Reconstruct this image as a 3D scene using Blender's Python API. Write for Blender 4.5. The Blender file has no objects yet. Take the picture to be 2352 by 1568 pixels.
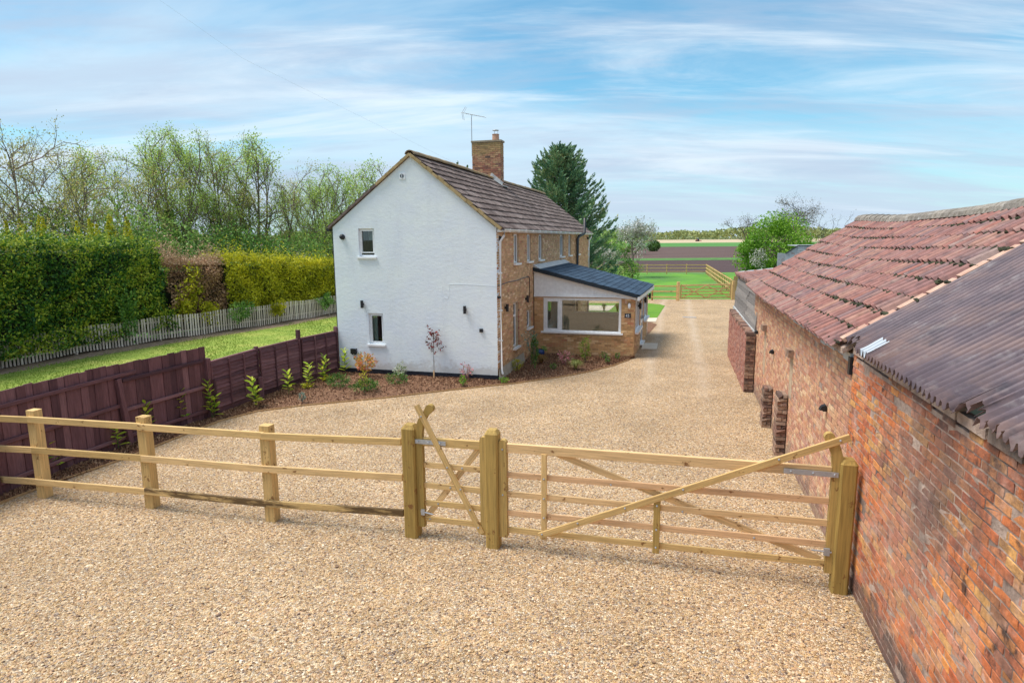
import bpy, math, random
import numpy as np
from mathutils import Vector, Matrix, Euler
rnd = random.Random(7)
rng = np.random.default_rng(11)
PI = math.pi
SC = bpy.context.scene
COL = SC.collection

# ------------------------------------------------------------------ camera
CAM_H = 4.2
PITCH = math.atan(235 / 1440.0)
ROLL = math.radians(0.42)
cd = bpy.data.cameras.new('camera')
cam = bpy.data.objects.new('camera', cd)
COL.objects.link(cam)
SC.camera = cam
cd.sensor_width = 36.0
cd.lens = 36.0 * 1440 / 2352
cd.clip_start = 0.1
cd.clip_end = 9000
_cp, _sp, _cr, _sr = math.cos(PITCH), math.sin(PITCH), math.cos(ROLL), math.sin(ROLL)
FW = Vector((0, _cp, -_sp))
UP0 = Vector((0, _sp, _cp))
CR = Vector((1, 0, 0)) * _cr - UP0 * _sr
CU = Vector((1, 0, 0)) * _sr + UP0 * _cr
CAM = Vector((0, 0, CAM_H))
m = Matrix.Identity(4)
for i in range(3):
    m[i][0], m[i][1], m[i][2], m[i][3] = CR[i], CU[i], -FW[i], CAM[i]
cam.matrix_world = m

# ------------------------------------------------------------------ sky, sun, exposure
SUN_ELEV, SUN_AZ = math.radians(65), math.radians(270)     # azimuth measured clockwise from +Y
world = bpy.data.worlds.new('World')
SC.world = world
world.use_nodes = True
wn, wl = world.node_tree.nodes, world.node_tree.links
wn.clear()


def node(nt, typ, ins=None, **kw):
    n = nt.nodes.new(typ)
    for k, v in kw.items():
        setattr(n, k, v)
    for k, v in (ins or {}).items():
        s = n.inputs[k]
        if isinstance(v, bpy.types.NodeSocket):
            nt.links.new(v, s)
        else:
            s.default_value = v
    return n


def ramp(nt, fac, stops, interp='LINEAR'):
    n = nt.nodes.new('ShaderNodeValToRGB')
    n.color_ramp.interpolation = interp
    el = n.color_ramp.elements
    while len(el) < len(stops):
        el.new(0.5)
    for e, (p, c) in zip(el, stops):
        e.position = p
        e.color = (c[0], c[1], c[2], 1) if not isinstance(c, (int, float)) else (c, c, c, 1)
    nt.links.new(fac, n.inputs[0])
    return n.outputs[0]


def mth(nt, op, a, b=0.0, clamp=False):
    return node(nt, 'ShaderNodeMath', {0: a, 1: b}, operation=op, use_clamp=clamp).outputs[0]


def mixc(nt, fac, a, b, mode='MIX'):
    n = nt.nodes.new('ShaderNodeMix')
    n.data_type = 'RGBA'
    n.blend_type = mode
    for s, v in ((n.inputs['Factor'], fac), (n.inputs[6], a), (n.inputs[7], b)):
        if isinstance(v, bpy.types.NodeSocket):
            nt.links.new(v, s)
        elif isinstance(v, (int, float)):
            s.default_value = v
        else:
            s.default_value = (v[0], v[1], v[2], 1)
    return n.outputs[2]


WT = world.node_tree
sky = node(WT, 'ShaderNodeTexSky', sky_type='NISHITA', sun_disc=False, sun_elevation=SUN_ELEV, sun_rotation=SUN_AZ,
           altitude=0, air_density=1.0, dust_density=0.4, ozone_density=1.6)
tc = node(WT, 'ShaderNodeTexCoord')
sep = node(WT, 'ShaderNodeSeparateXYZ', {0: tc.outputs['Generated']})
zz = mth(WT, 'MAXIMUM', sep.outputs[2], 0.0)
den = mth(WT, 'ADD', zz, 0.13)
px = mth(WT, 'DIVIDE', sep.outputs[0], den)
py = mth(WT, 'DIVIDE', sep.outputs[1], den)
pv = node(WT, 'ShaderNodeCombineXYZ', {0: px, 1: py, 2: 0.0}).outputs[0]


def cloudlayer(rot, sc, off, detail, rough, dist, lo, hi):
    mp = node(WT, 'ShaderNodeMapping', {'Vector': pv, 'Rotation': (0, 0, rot), 'Scale': sc, 'Location': off})
    nz = node(WT, 'ShaderNodeTexNoise', {'Vector': mp.outputs[0], 'Scale': 1.0, 'Detail': detail, 'Roughness': rough, 'Distortion': dist})
    return node(WT, 'ShaderNodeMapRange', {0: nz.outputs[0], 1: lo, 2: hi}, interpolation_type='SMOOTHSTEP').outputs[0]


c_veil = cloudlayer(0.30, (0.20, 0.55, 1), (4.3, 2.1, 0), 7, 0.58, 0.6, 0.38, 0.60)
c_wisp = cloudlayer(0.42, (0.34, 1.5, 1), (7.7, 1.2, 0), 9, 0.62, 0.8, 0.46, 0.72)
c_grey = cloudlayer(0.12, (0.26, 0.62, 1), (1.9, 8.6, 0), 8, 0.60, 0.6, 0.40, 0.60)
blue = mixc(WT, 1.0, sky.outputs[0], (0.62, 1.06, 1.07), 'MULTIPLY')
k1 = mixc(WT, mth(WT, 'MULTIPLY', c_veil, 0.80), blue, (4.5, 5.6, 6.5))
k2 = mixc(WT, mth(WT, 'MULTIPLY', c_grey, 0.75), k1, (3.5, 4.2, 5.3))
c_mot = cloudlayer(0.2, (0.75, 1.9, 1), (3.3, 0.4, 0), 8, 0.62, 0.5, 0.46, 0.64)
k2 = mixc(WT, mth(WT, 'MULTIPLY', c_mot, 0.45), k2, (3.1, 3.9, 5.1))
k3 = mixc(WT, mth(WT, 'MULTIPLY', c_wisp, 0.75), k2, (5.8, 6.5, 7.0))
hz = mth(WT, 'POWER', mth(WT, 'SUBTRACT', 1.0, mth(WT, 'MULTIPLY', zz, 4.2), True), 2.0)
k4 = mixc(WT, mth(WT, 'MULTIPLY', hz, 0.78), k3, (4.0, 4.85, 5.8))
bg = node(WT, 'ShaderNodeBackground', {'Color': k4, 'Strength': 0.1})
wo = node(WT, 'ShaderNodeOutputWorld', {'Surface': bg.outputs[0]})

sd = bpy.data.lights.new('sun', 'SUN')
sd.energy = 3.2
sd.angle = math.radians(28)
sd.color = (1.0, 0.95, 0.88)
sun = bpy.data.objects.new('sun', sd)
COL.objects.link(sun)
sdir = Vector((math.sin(SUN_AZ) * math.cos(SUN_ELEV), math.cos(SUN_AZ) * math.cos(SUN_ELEV), math.sin(SUN_ELEV)))
sun.rotation_euler = sdir.to_track_quat('Z', 'Y').to_euler()
sun.location = sdir * 50

vs = SC.view_settings
vs.view_transform = 'Standard'
vs.look = 'None'
vs.exposure = 0.66
vs.gamma = 1.0
vs.use_curve_mapping = False
SC.render.engine = 'CYCLES'
SC.cycles.max_bounces = 6
SC.cycles.diffuse_bounces = 4
SC.cycles.glossy_bounces = 3
SC.cycles.transparent_max_bounces = 10
SC.cycles.transmission_bounces = 4
SC.cycles.caustics_reflective = False
SC.cycles.caustics_refractive = False


# ------------------------------------------------------------------ materials
def surf(name, cols, scale=6.0, detail=4.0, rough=0.85, bump=0.3, bscale=None, bdist=0.01, piece=None, grey=(0.75, 1.25),
         coord='world', stretch=(1, 1, 1), stains=(), metallic=0.0, spec=0.3, isl=True, seed=0.0, zones=()):
    """cols: noise ramp of colours. piece: ramp of colours picked per piece (object or loose island), times the noise as a grey."""
    mt = bpy.data.materials.new(name)
    mt.use_nodes = True
    nt = mt.node_tree
    nt.nodes.clear()
    out = nt.nodes.new('ShaderNodeOutputMaterial')
    b = node(nt, 'ShaderNodeBsdfPrincipled', {'Roughness': rough, 'Metallic': metallic, 'Specular IOR Level': spec})
    nt.links.new(b.outputs[0], out.inputs[0])
    oi = nt.nodes.new('ShaderNodeObjectInfo')
    ge = nt.nodes.new('ShaderNodeNewGeometry')
    if coord == 'world':
        vec = ge.outputs['Position']
    else:
        t = nt.nodes.new('ShaderNodeTexCoord')
        o2 = node(nt, 'ShaderNodeCombineXYZ', {0: mth(nt, 'MULTIPLY', oi.outputs['Random'], 53.0), 1: mth(nt, 'MULTIPLY', oi.outputs['Random'], 91.0), 2: 0.0})
        vec = node(nt, 'ShaderNodeVectorMath', {0: t.outputs['Object'], 1: o2.outputs[0]}, operation='ADD').outputs[0]
    mp = node(nt, 'ShaderNodeMapping', {'Vector': vec, 'Scale': stretch, 'Location': (seed, seed * 1.7, seed * 0.3)}).outputs[0]
    nz = node(nt, 'ShaderNodeTexNoise', {'Vector': mp, 'Scale': scale, 'Detail': detail, 'Roughness': 0.6}).outputs[0]
    if piece:
        r = mth(nt, 'FRACT', mth(nt, 'ADD', mth(nt, 'MULTIPLY', oi.outputs['Random'], 7.31), ge.outputs['Random Per Island'] if isl else 0.0))
        pc = ramp(nt, r, piece)
        g = node(nt, 'ShaderNodeMapRange', {0: nz, 1: 0.25, 2: 0.75, 3: grey[0], 4: grey[1]}).outputs[0]
        gc = node(nt, 'ShaderNodeCombineColor', {0: g, 1: g, 2: g}).outputs[0]
        col = mixc(nt, 1.0, pc, gc, 'MULTIPLY')
    else:
        col = ramp(nt, nz, cols)
    for (sc_, s_s, lo, hi, amt, st) in stains:
        mp2 = node(nt, 'ShaderNodeMapping', {'Vector': vec, 'Scale': st, 'Location': (s_s * 3.1, 1.3, s_s)}).outputs[0]
        n2 = node(nt, 'ShaderNodeTexNoise', {'Vector': mp2, 'Scale': s_s, 'Detail': 6.0, 'Roughness': 0.65}).outputs[0]
        f = mth(nt, 'MULTIPLY', node(nt, 'ShaderNodeMapRange', {0: n2, 1: lo, 2: hi}).outputs[0], amt)
        col = mixc(nt, f, col, sc_)
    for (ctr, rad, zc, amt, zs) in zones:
        # worn patches and plain darker bands, ragged in outline, round a point of the wall
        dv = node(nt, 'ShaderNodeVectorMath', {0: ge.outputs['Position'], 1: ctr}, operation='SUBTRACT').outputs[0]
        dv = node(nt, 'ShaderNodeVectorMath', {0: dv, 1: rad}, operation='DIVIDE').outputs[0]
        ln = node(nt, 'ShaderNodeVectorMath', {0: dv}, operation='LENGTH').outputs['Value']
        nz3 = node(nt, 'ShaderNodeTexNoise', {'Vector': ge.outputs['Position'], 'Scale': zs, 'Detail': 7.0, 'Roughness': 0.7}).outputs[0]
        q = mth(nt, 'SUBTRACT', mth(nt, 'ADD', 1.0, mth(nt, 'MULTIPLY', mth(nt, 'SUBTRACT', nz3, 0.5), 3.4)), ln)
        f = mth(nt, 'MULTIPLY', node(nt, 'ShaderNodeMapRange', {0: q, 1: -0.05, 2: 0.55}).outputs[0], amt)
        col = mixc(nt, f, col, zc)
    nt.links.new(col, b.inputs['Base Color'])
    if bump:
        nb = node(nt, 'ShaderNodeTexNoise', {'Vector': mp, 'Scale': bscale or scale * 3, 'Detail': 5.0, 'Roughness': 0.65}).outputs[0]
        bp = node(nt, 'ShaderNodeBump', {'Height': nb, 'Strength': bump, 'Distance': bdist})
        nt.links.new(bp.outputs[0], b.inputs['Normal'])
    return mt


def leafmat(name, stops, trans=0.25, patch=None, rough=0.55):
    """leaf-sized faces: colour per leaf, shifted by soft patches through the plant; thin leaves let light through."""
    mt = bpy.data.materials.new(name)
    mt.use_nodes = True
    nt = mt.node_tree
    nt.nodes.clear()
    out = nt.nodes.new('ShaderNodeOutputMaterial')
    ge = nt.nodes.new('ShaderNodeNewGeometry')
    oi = nt.nodes.new('ShaderNodeObjectInfo')
    r = mth(nt, 'FRACT', mth(nt, 'ADD', oi.outputs['Random'], ge.outputs['Random Per Island']))
    if patch:
        nz = node(nt, 'ShaderNodeTexNoise', {'Vector': ge.outputs['Position'], 'Scale': patch, 'Detail': 3.0}).outputs[0]
        pm = node(nt, 'ShaderNodeMapRange', {0: nz, 1: 0.3, 2: 0.7}).outputs[0]
        r = mth(nt, 'ADD', mth(nt, 'MULTIPLY', r, 0.58), mth(nt, 'MULTIPLY', pm, 0.42), True)
    col = ramp(nt, r, stops)
    d = node(nt, 'ShaderNodeBsdfPrincipled', {'Base Color': col, 'Roughness': rough, 'Specular IOR Level': 0.3})
    t = node(nt, 'ShaderNodeBsdfTranslucent', {'Color': col})
    mx = node(nt, 'ShaderNodeMixShader', {0: trans, 1: d.outputs[0], 2: t.outputs[0]})
    nt.links.new(mx.outputs[0], out.inputs[0])
    return mt


def plain(name, c, rough=0.5, metallic=0.0, spec=0.4):
    return surf(name, [(0.3, tuple(x * 0.92 for x in c)), (0.7, tuple(min(1, x * 1.06) for x in c))], scale=9, rough=rough, bump=0.05, metallic=metallic, spec=spec)


def glassmat(name, tint=(0.9, 0.96, 0.95), refl=0.9, gain=1.6):
    mt = bpy.data.materials.new(name)
    mt.use_nodes = True
    nt = mt.node_tree
    nt.nodes.clear()
    out = nt.nodes.new('ShaderNodeOutputMaterial')
    fr = node(nt, 'ShaderNodeFresnel', {'IOR': 1.52})
    g = node(nt, 'ShaderNodeBsdfGlossy', {'Color': (refl, refl, refl, 1), 'Roughness': 0.015})
    t = node(nt, 'ShaderNodeBsdfTransparent', {'Color': (*tint, 1)})
    mx = node(nt, 'ShaderNodeMixShader', {0: mth(nt, 'MULTIPLY', fr.outputs[0], gain, True), 1: t.outputs[0], 2: g.outputs[0]})
    nt.links.new(mx.outputs[0], out.inputs[0])
    return mt


def gravelmat(name, scale, tracks=False):
    mt = bpy.data.materials.new(name)
    mt.use_nodes = True
    nt = mt.node_tree
    nt.nodes.clear()
    out = nt.nodes.new('ShaderNodeOutputMaterial')
    b = node(nt, 'ShaderNodeBsdfPrincipled', {'Roughness': 0.85, 'Specular IOR Level': 0.25})
    nt.links.new(b.outputs[0], out.inputs[0])
    ge = nt.nodes.new('ShaderNodeNewGeometry')
    wob = node(nt, 'ShaderNodeTexNoise', {'Vector': ge.outputs['Position'], 'Scale': scale * 0.8, 'Detail': 2.0})
    vec = node(nt, 'ShaderNodeVectorMath', {0: ge.outputs['Position'], 1: node(nt, 'ShaderNodeVectorMath', {0: wob.outputs[1], 1: (0.012, 0.012, 0.0)}, operation='MULTIPLY').outputs[0]}, operation='ADD').outputs[0]
    v = node(nt, 'ShaderNodeTexVoronoi', {'Vector': vec, 'Scale': scale})
    v2 = node(nt, 'ShaderNodeTexVoronoi', {'Vector': vec, 'Scale': scale}, feature='DISTANCE_TO_EDGE')
    rs = node(nt, 'ShaderNodeSeparateColor', {0: v.outputs['Color']})
    col = ramp(nt, rs.outputs[0], GRAVEL)
    big = node(nt, 'ShaderNodeTexNoise', {'Vector': ge.outputs['Position'], 'Scale': 0.55, 'Detail': 5.0, 'Roughness': 0.6}).outputs[0]
    gm = node(nt, 'ShaderNodeMapRange', {0: big, 1: 0.3, 2: 0.7, 3: 0.84, 4: 1.14}).outputs[0]
    gc = node(nt, 'ShaderNodeCombineColor', {0: gm, 1: gm, 2: gm}).outputs[0]
    col = mixc(nt, 1.0, col, gc, 'MULTIPLY')
    # wheel tracks: two strips along the drive where the stones are ground paler, and damp darker drifts
    u_ = node(nt, 'ShaderNodeVectorMath', {0: ge.outputs['Position'], 1: (0.968, -0.252, 0.0)}, operation='DOT_PRODUCT').outputs['Value']
    v_ = node(nt, 'ShaderNodeVectorMath', {0: ge.outputs['Position'], 1: (0.252, 0.968, 0.0)}, operation='DOT_PRODUCT').outputs['Value']
    wv = node(nt, 'ShaderNodeTexNoise', {'Vector': ge.outputs['Position'], 'Scale': 0.25, 'Detail': 3.0}).outputs[0]
    uu_ = mth(nt, 'ADD', u_, mth(nt, 'MULTIPLY', wv, 0.5))
    tr = None
    for c0 in (-0.45, 1.15):
        q = mth(nt, 'SUBTRACT', 1.0, mth(nt, 'DIVIDE', mth(nt, 'ABSOLUTE', mth(nt, 'SUBTRACT', uu_, c0)), 0.30), True)
        tr = q if tr is None else mth(nt, 'ADD', tr, q, True)
    far_ = node(nt, 'ShaderNodeMapRange', {0: v_, 1: 14.0, 2: 22.0}).outputs[0]
    pat = node(nt, 'ShaderNodeTexNoise', {'Vector': ge.outputs['Position'], 'Scale': 1.3, 'Detail': 5.0}).outputs[0]
    trf = mth(nt, 'MULTIPLY', mth(nt, 'MULTIPLY', tr, far_), mth(nt, 'MULTIPLY', pat, 1.25), )
    col = mixc(nt, trf, col, (0.66, 0.52, 0.38))
    dn_ = node(nt, 'ShaderNodeTexNoise', {'Vector': ge.outputs['Position'], 'Scale': 0.9, 'Detail': 8.0, 'Roughness': 0.7}).outputs[0]
    col = mixc(nt, mth(nt, 'MULTIPLY', node(nt, 'ShaderNodeMapRange', {0: dn_, 1: 0.54, 2: 0.70}).outputs[0], 0.38), col, (0.27, 0.19, 0.125))
    nt.links.new(col, b.inputs['Base Color'])
    h = node(nt, 'ShaderNodeMapRange', {0: v2.outputs['Distance'], 1: 0.0, 2: 0.28}, interpolation_type='SMOOTHSTEP').outputs[0]
    h2 = mth(nt, 'MULTIPLY', h, mth(nt, 'ADD', rs.outputs[1], 0.35))
    bp = node(nt, 'ShaderNodeBump', {'Height': h2, 'Strength': 1.0, 'Distance': 0.016})
    nt.links.new(bp.outputs[0], b.inputs['Normal'])
    return mt


GRAVEL = [(0.0, (0.13, 0.085, 0.070)), (0.10, (0.43, 0.268, 0.132)), (0.26, (0.62, 0.415, 0.213)), (0.40, (0.45, 0.270, 0.158)), (0.54, (0.73, 0.522, 0.308)),
          (0.66, (0.28, 0.215, 0.185)), (0.78, (0.77, 0.605, 0.408)), (0.90, (0.53, 0.340, 0.150)), (1.0, (0.83, 0.72, 0.56))]
W1 = (1, 1, 1)
M = {}
M['gravel'] = gravelmat('gravel_stones', 44)
M['stone'] = surf('loose_stone', [], scale=30, piece=[(p, tuple(x * 1.02 for x in c)) for p, c in GRAVEL], bump=0.1, rough=0.8)
M['earth'] = surf('field_earth', [(0.3, (0.10, 0.075, 0.05)), (0.7, (0.09, 0.12, 0.045))], scale=0.15, bump=0)
M['soil'] = surf('ploughed_soil', [(0.3, (0.067, 0.040, 0.036)), (0.55, (0.110, 0.066, 0.055)), (0.75, (0.162, 0.103, 0.078))], scale=0.05, stretch=(0.35, 3.2, 1), detail=9, bump=0.6, bscale=1.4, bdist=0.2)
M['soil_near'] = surf('fresh_tilled_soil', [(0.3, (0.053, 0.029, 0.029)), (0.7, (0.083, 0.048, 0.043))], scale=0.12, stretch=(0.3, 3, 1), detail=8, bump=0.6, bscale=2, bdist=0.1)
M['crop'] = surf('young_crop', [(0.3, (0.050, 0.171, 0.027)), (0.7, (0.090, 0.243, 0.045))], scale=0.05, stretch=(0.3, 2, 1), bump=0)
M['stubble'] = surf('pale_stubble', [(0.3, (0.40, 0.31, 0.19)), (0.7, (0.52, 0.42, 0.27))], scale=0.02, stretch=(0.3, 2, 1), bump=0)
M['verge'] = surf('rough_verge', [(0.3, (0.04, 0.13, 0.025)), (0.7, (0.11, 0.24, 0.05))], scale=0.6, bump=0.8, bdist=0.3)
M['paddock'] = surf('paddock_grass', [(0.25, (0.088, 0.132, 0.053)), (0.42, (0.075, 0.211, 0.022)), (0.7, (0.141, 0.317, 0.026))], scale=0.22, detail=7, bump=0.6, bscale=9, bdist=0.06,
                    stains=[((0.17, 0.16, 0.12), 0.24, 0.55, 0.72, 0.55, W1)])
M['lawn'] = surf('lawn_grass', [(0.25, (0.123, 0.203, 0.027)), (0.5, (0.234, 0.313, 0.048)), (0.75, (0.406, 0.407, 0.101))], scale=0.9, detail=8, bump=0.8, bscale=30, bdist=0.04)
M['turf'] = surf('new_turf', [(0.3, (0.079, 0.202, 0.014)), (0.7, (0.144, 0.288, 0.022))], scale=1.4, stretch=(0.4, 2.2, 1), bump=0.6, bscale=25, bdist=0.03)
M['mulch'] = surf('bark_mulch', [(0.25, (0.077, 0.038, 0.021)), (0.5, (0.189, 0.096, 0.054)), (0.75, (0.318, 0.182, 0.104))], scale=17, detail=8, bump=1.0, bscale=40, bdist=0.03)
M['chip'] = surf('bark_chip', [], piece=[(0, (0.085, 0.039, 0.022)), (0.4, (0.212, 0.102, 0.056)), (0.75, (0.340, 0.184, 0.101)), (1, (0.510, 0.326, 0.192))], scale=20, bump=0)
M['bare'] = surf('bare_earth', [(0.3, (0.20, 0.135, 0.09)), (0.7, (0.36, 0.26, 0.18))], scale=5, bump=0.6, bdist=0.03)
M['paving'] = surf('pale_paving', [(0.3, (0.55, 0.47, 0.37)), (0.7, (0.66, 0.57, 0.46))], scale=4, bump=0.1)
M['edging'] = surf('edging_board', [(0.3, (0.36, 0.22, 0.10)), (0.7, (0.50, 0.32, 0.16))], scale=8, bump=0.2)
M['render'] = surf('white_render', [(0.3, (0.710, 0.770, 0.850)), (0.7, (0.777, 0.838, 0.850))], scale=1.3, detail=6, bump=0.42, bscale=7.5, bdist=0.022, rough=0.9, spec=0.2, stretch=(1, 1, 1.6),
                   stains=[((0.50, 0.54, 0.57), 1.1, 0.52, 0.75, 0.26, (1.6, 1.6, 0.30)), ((0.45, 0.46, 0.45), 3.0, 0.62, 0.75, 0.18, (1, 1, .5))],
                    zones=[((-2.9, 19.0, 0.15), (6, 6, 0.35), (0.42, 0.38, 0.33), 0.45, 3.0)])
M['plinth'] = surf('black_bitumen', [(0.3, (0.010, 0.013, 0.022)), (0.7, (0.022, 0.027, 0.04))], scale=6, rough=0.5, bump=0.3)
M['upvc'] = plain('white_upvc', (0.82, 0.835, 0.85), 0.35)
M['white'] = plain('white_paint', (0.83, 0.87, 0.91), 0.5)
M['black'] = plain('black_plastic', (0.018, 0.020, 0.024), 0.4)
M['galv'] = surf('galvanised_steel', [(0.3, (0.36, 0.38, 0.41)), (0.7, (0.52, 0.54, 0.57))], scale=12, metallic=0.6, rough=0.5, bump=0.1)
M['lead'] = surf('lead_flashing', [(0.3, (0.36, 0.38, 0.39)), (0.7, (0.60, 0.61, 0.60))], scale=5, rough=0.6, bump=0.4)
M['mortar'] = surf('lime_mortar', [(0.3, (0.27, 0.215, 0.15)), (0.7, (0.40, 0.33, 0.24))], scale=9, bump=0.6, bdist=0.01)
M['mortar_old'] = surf('old_wall_mortar', [(0.3, (0.288, 0.200, 0.163)), (0.7, (0.550, 0.425, 0.350))], scale=7, bump=1.0, bdist=0.02,
                       stains=[((0.05, 0.045, 0.045), 1.0, 0.50, 0.66, 0.8, W1)])
M['mortar_buff'] = surf('buff_mortar', [(0.3, (0.391, 0.276, 0.184)), (0.7, (0.575, 0.448, 0.310))], scale=8, bump=0.8, bdist=0.015)
M['verge_mortar'] = surf('verge_mortar', [(0.3, (0.30, 0.215, 0.10)), (0.7, (0.46, 0.35, 0.19))], scale=6, bump=0.6)
BUFF = [(0, (0.30, 0.175, 0.085)), (0.2, (0.46, 0.285, 0.135)), (0.45, (0.40, 0.225, 0.11)), (0.62, (0.53, 0.35, 0.18)), (0.8, (0.42, 0.205, 0.105)), (0.92, (0.60, 0.43, 0.25)), (1, (0.38, 0.155, 0.09))]
M['brick_buff'] = surf('buff_brick', [], piece=[(p, (c[0] * 1.25, c[1] * 1.28, c[2] * 1.38)) for p, c in BUFF], scale=11, grey=(0.8, 1.2), bump=0.5, bdist=0.006,
                       stains=[((0.13, 0.115, 0.065), 1.4, 0.58, 0.74, 0.45, W1)])
M['brick_sun'] = surf('sunroom_brick', [], piece=[(p, (c[0] * 1.22, c[1] * 1.2, c[2] * 1.15)) for p, c in BUFF], scale=12, grey=(0.85, 1.15), bump=0.4, bdist=0.005)
M['brick_red'] = surf('chimney_brick', [], piece=[(0, (0.10, 0.07, 0.065)), (0.12, (0.36, 0.16, 0.10)), (0.35, (0.46, 0.27, 0.16)), (0.55, (0.40, 0.19, 0.125)), (0.75, (0.50, 0.33, 0.18)), (0.9, (0.34, 0.13, 0.09)), (1, (0.20, 0.11, 0.09))], scale=11, bump=0.5, bdist=0.006,
                      zones=[((-0.9, 26.6, 8.1), (2.5, 2.5, 0.55), (0.42, 0.30, 0.12), 0.6, 4.0)])
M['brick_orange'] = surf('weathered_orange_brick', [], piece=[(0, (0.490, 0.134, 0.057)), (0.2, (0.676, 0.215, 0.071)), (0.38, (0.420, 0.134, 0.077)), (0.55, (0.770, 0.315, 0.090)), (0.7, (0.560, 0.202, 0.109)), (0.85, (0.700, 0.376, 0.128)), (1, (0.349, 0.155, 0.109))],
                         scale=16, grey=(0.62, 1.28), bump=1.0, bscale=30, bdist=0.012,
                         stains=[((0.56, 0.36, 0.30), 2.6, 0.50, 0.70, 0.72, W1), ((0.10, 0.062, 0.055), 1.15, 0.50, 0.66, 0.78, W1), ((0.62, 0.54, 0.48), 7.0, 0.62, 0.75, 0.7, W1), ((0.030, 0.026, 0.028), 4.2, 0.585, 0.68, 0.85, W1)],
                         zones=[((3.55, 5.1, 2.3), (1.3, 1.35, 0.85), (0.14, 0.085, 0.072), 0.66, 5.0), ((3.62, 5.6, 1.2), (1.2, 1.0, 1.1), (0.42, 0.25, 0.19), 0.38, 6.0), ((4.0, 6.2, 0.0), (1.6, 4.0, 0.40), (0.10, 0.080, 0.072), 0.8, 4.0), ((3.5, 5.0, 2.85), (1.5, 3.0, 0.16), (0.06, 0.05, 0.05), 0.75, 4.0)])  # zones: worn patches, then darker bands at the wall's foot and top
M['brick_pink'] = surf('weathered_pink_brick', [], piece=[(0, (0.439, 0.201, 0.126)), (0.2, (0.610, 0.311, 0.197)), (0.4, (0.512, 0.244, 0.161)), (0.55, (0.683, 0.415, 0.239)), (0.7, (0.561, 0.275, 0.155)), (0.85, (0.732, 0.512, 0.311)), (1, (0.488, 0.244, 0.191))],
                       scale=14, grey=(0.72, 1.22), bump=0.8, bdist=0.01, stains=[((0.50, 0.38, 0.30), 1.6, 0.52, 0.72, 0.45, W1), ((0.12, 0.085, 0.075), 1.9, 0.58, 0.72, 0.6, W1)], zones=[((5.0, 12.0, 0.0), (40, 40, 0.42), (0.17, 0.135, 0.115), 0.65, 4.0)])  # zone: darker band along the foot of the wall
M['brick_dark'] = surf('dark_pier_brick', [], piece=[(0, (0.110, 0.072, 0.062)), (0.4, (0.264, 0.145, 0.106)), (0.7, (0.374, 0.249, 0.175)), (1, (0.198, 0.131, 0.100))], scale=14, bump=1.0, bdist=0.012,
                       stains=[((0.03, 0.03, 0.03), 3.0, 0.55, 0.7, 0.7, W1)])
M['brick_low'] = surf('low_wall_brick', [], piece=[(0, (0.30, 0.12, 0.09)), (0.4, (0.40, 0.18, 0.13)), (0.7, (0.34, 0.17, 0.14)), (1, (0.46, 0.25, 0.18))], scale=12, bump=0.8, bdist=0.01,
                      stains=[((0.16, 0.12, 0.11), 1.4, 0.52, 0.7, 0.6, W1)])
M['conc_tile'] = surf('concrete_roof_tile', [], piece=[(0, (0.124, 0.095, 0.087)), (0.5, (0.187, 0.144, 0.130)), (1, (0.248, 0.199, 0.182))], scale=10, stretch=(0.782, 0.833, 0.850), grey=(0.55, 1.4), bump=0.9, bdist=0.015, rough=0.95, spec=0.1,
                      stains=[((0.045, 0.036, 0.034), 4.0, 0.54, 0.68, 0.7, (1, 1, 1)), ((0.27, 0.22, 0.185), 6.0, 0.60, 0.75, 0.6, W1)])
M['ridge'] = surf('lichen_ridge_tile', [], piece=[(0, (0.20, 0.15, 0.10)), (0.6, (0.28, 0.205, 0.12)), (1, (0.33, 0.21, 0.09))], scale=9, grey=(0.7, 1.3), bump=0.6,
                  stains=[((0.40, 0.24, 0.06), 2.2, 0.58, 0.7, 0.5, W1)])
M['pantile'] = surf('clay_pantile', [], piece=[(0, (0.230, 0.110, 0.099)), (0.2, (0.307, 0.145, 0.119)), (0.4, (0.248, 0.136, 0.128)), (0.55, (0.359, 0.194, 0.148)), (0.72, (0.201, 0.128, 0.130)), (0.88, (0.316, 0.132, 0.104)), (1, (0.290, 0.211, 0.189))],
                    scale=9, grey=(0.72, 1.25), bump=0.5, bdist=0.006, stains=[((0.085, 0.066, 0.072), 5.0, 0.52, 0.68, 0.7, W1), ((0.40, 0.33, 0.28), 2.2, 0.58, 0.72, 0.5, W1)])
M['verge_pale'] = surf('pale_verge_tile', [(0.3, (0.40, 0.22, 0.16)), (0.7, (0.58, 0.40, 0.30))], scale=5, bump=0.4)
M['old_ridge'] = surf('lichened_barn_ridge', [], piece=[(0, (0.202, 0.180, 0.155)), (1, (0.317, 0.281, 0.238))], scale=14, bump=0.8, grey=(0.6, 1.3), stains=[((0.12, 0.10, 0.07), 9.0, 0.5, 0.65, 0.8, W1), ((0.55, 0.53, 0.50), 3.0, 0.6, 0.72, 0.6, W1)])
M['moss'] = surf('dark_moss', [(0.3, (0.020, 0.020, 0.014)), (0.7, (0.06, 0.065, 0.03))], scale=20, bump=0.8)
M['corrugated'] = surf('weathered_corrugated_sheet', [(0.25, (0.067, 0.051, 0.066)), (0.5, (0.115, 0.085, 0.101)), (0.75, (0.189, 0.129, 0.130))], scale=2.2, detail=8, rough=0.6, bump=0.3, bscale=50, bdist=0.004, spec=0.35,
                       stains=[((0.27, 0.165, 0.13), 1.1, 0.52, 0.70, 0.6, (1, 0.4, 1)), ((0.30, 0.27, 0.27), 3.1, 0.56, 0.70, 0.5, W1), ((0.035, 0.035, 0.05), 2.6, 0.55, 0.7, 0.6, W1)])
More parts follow.
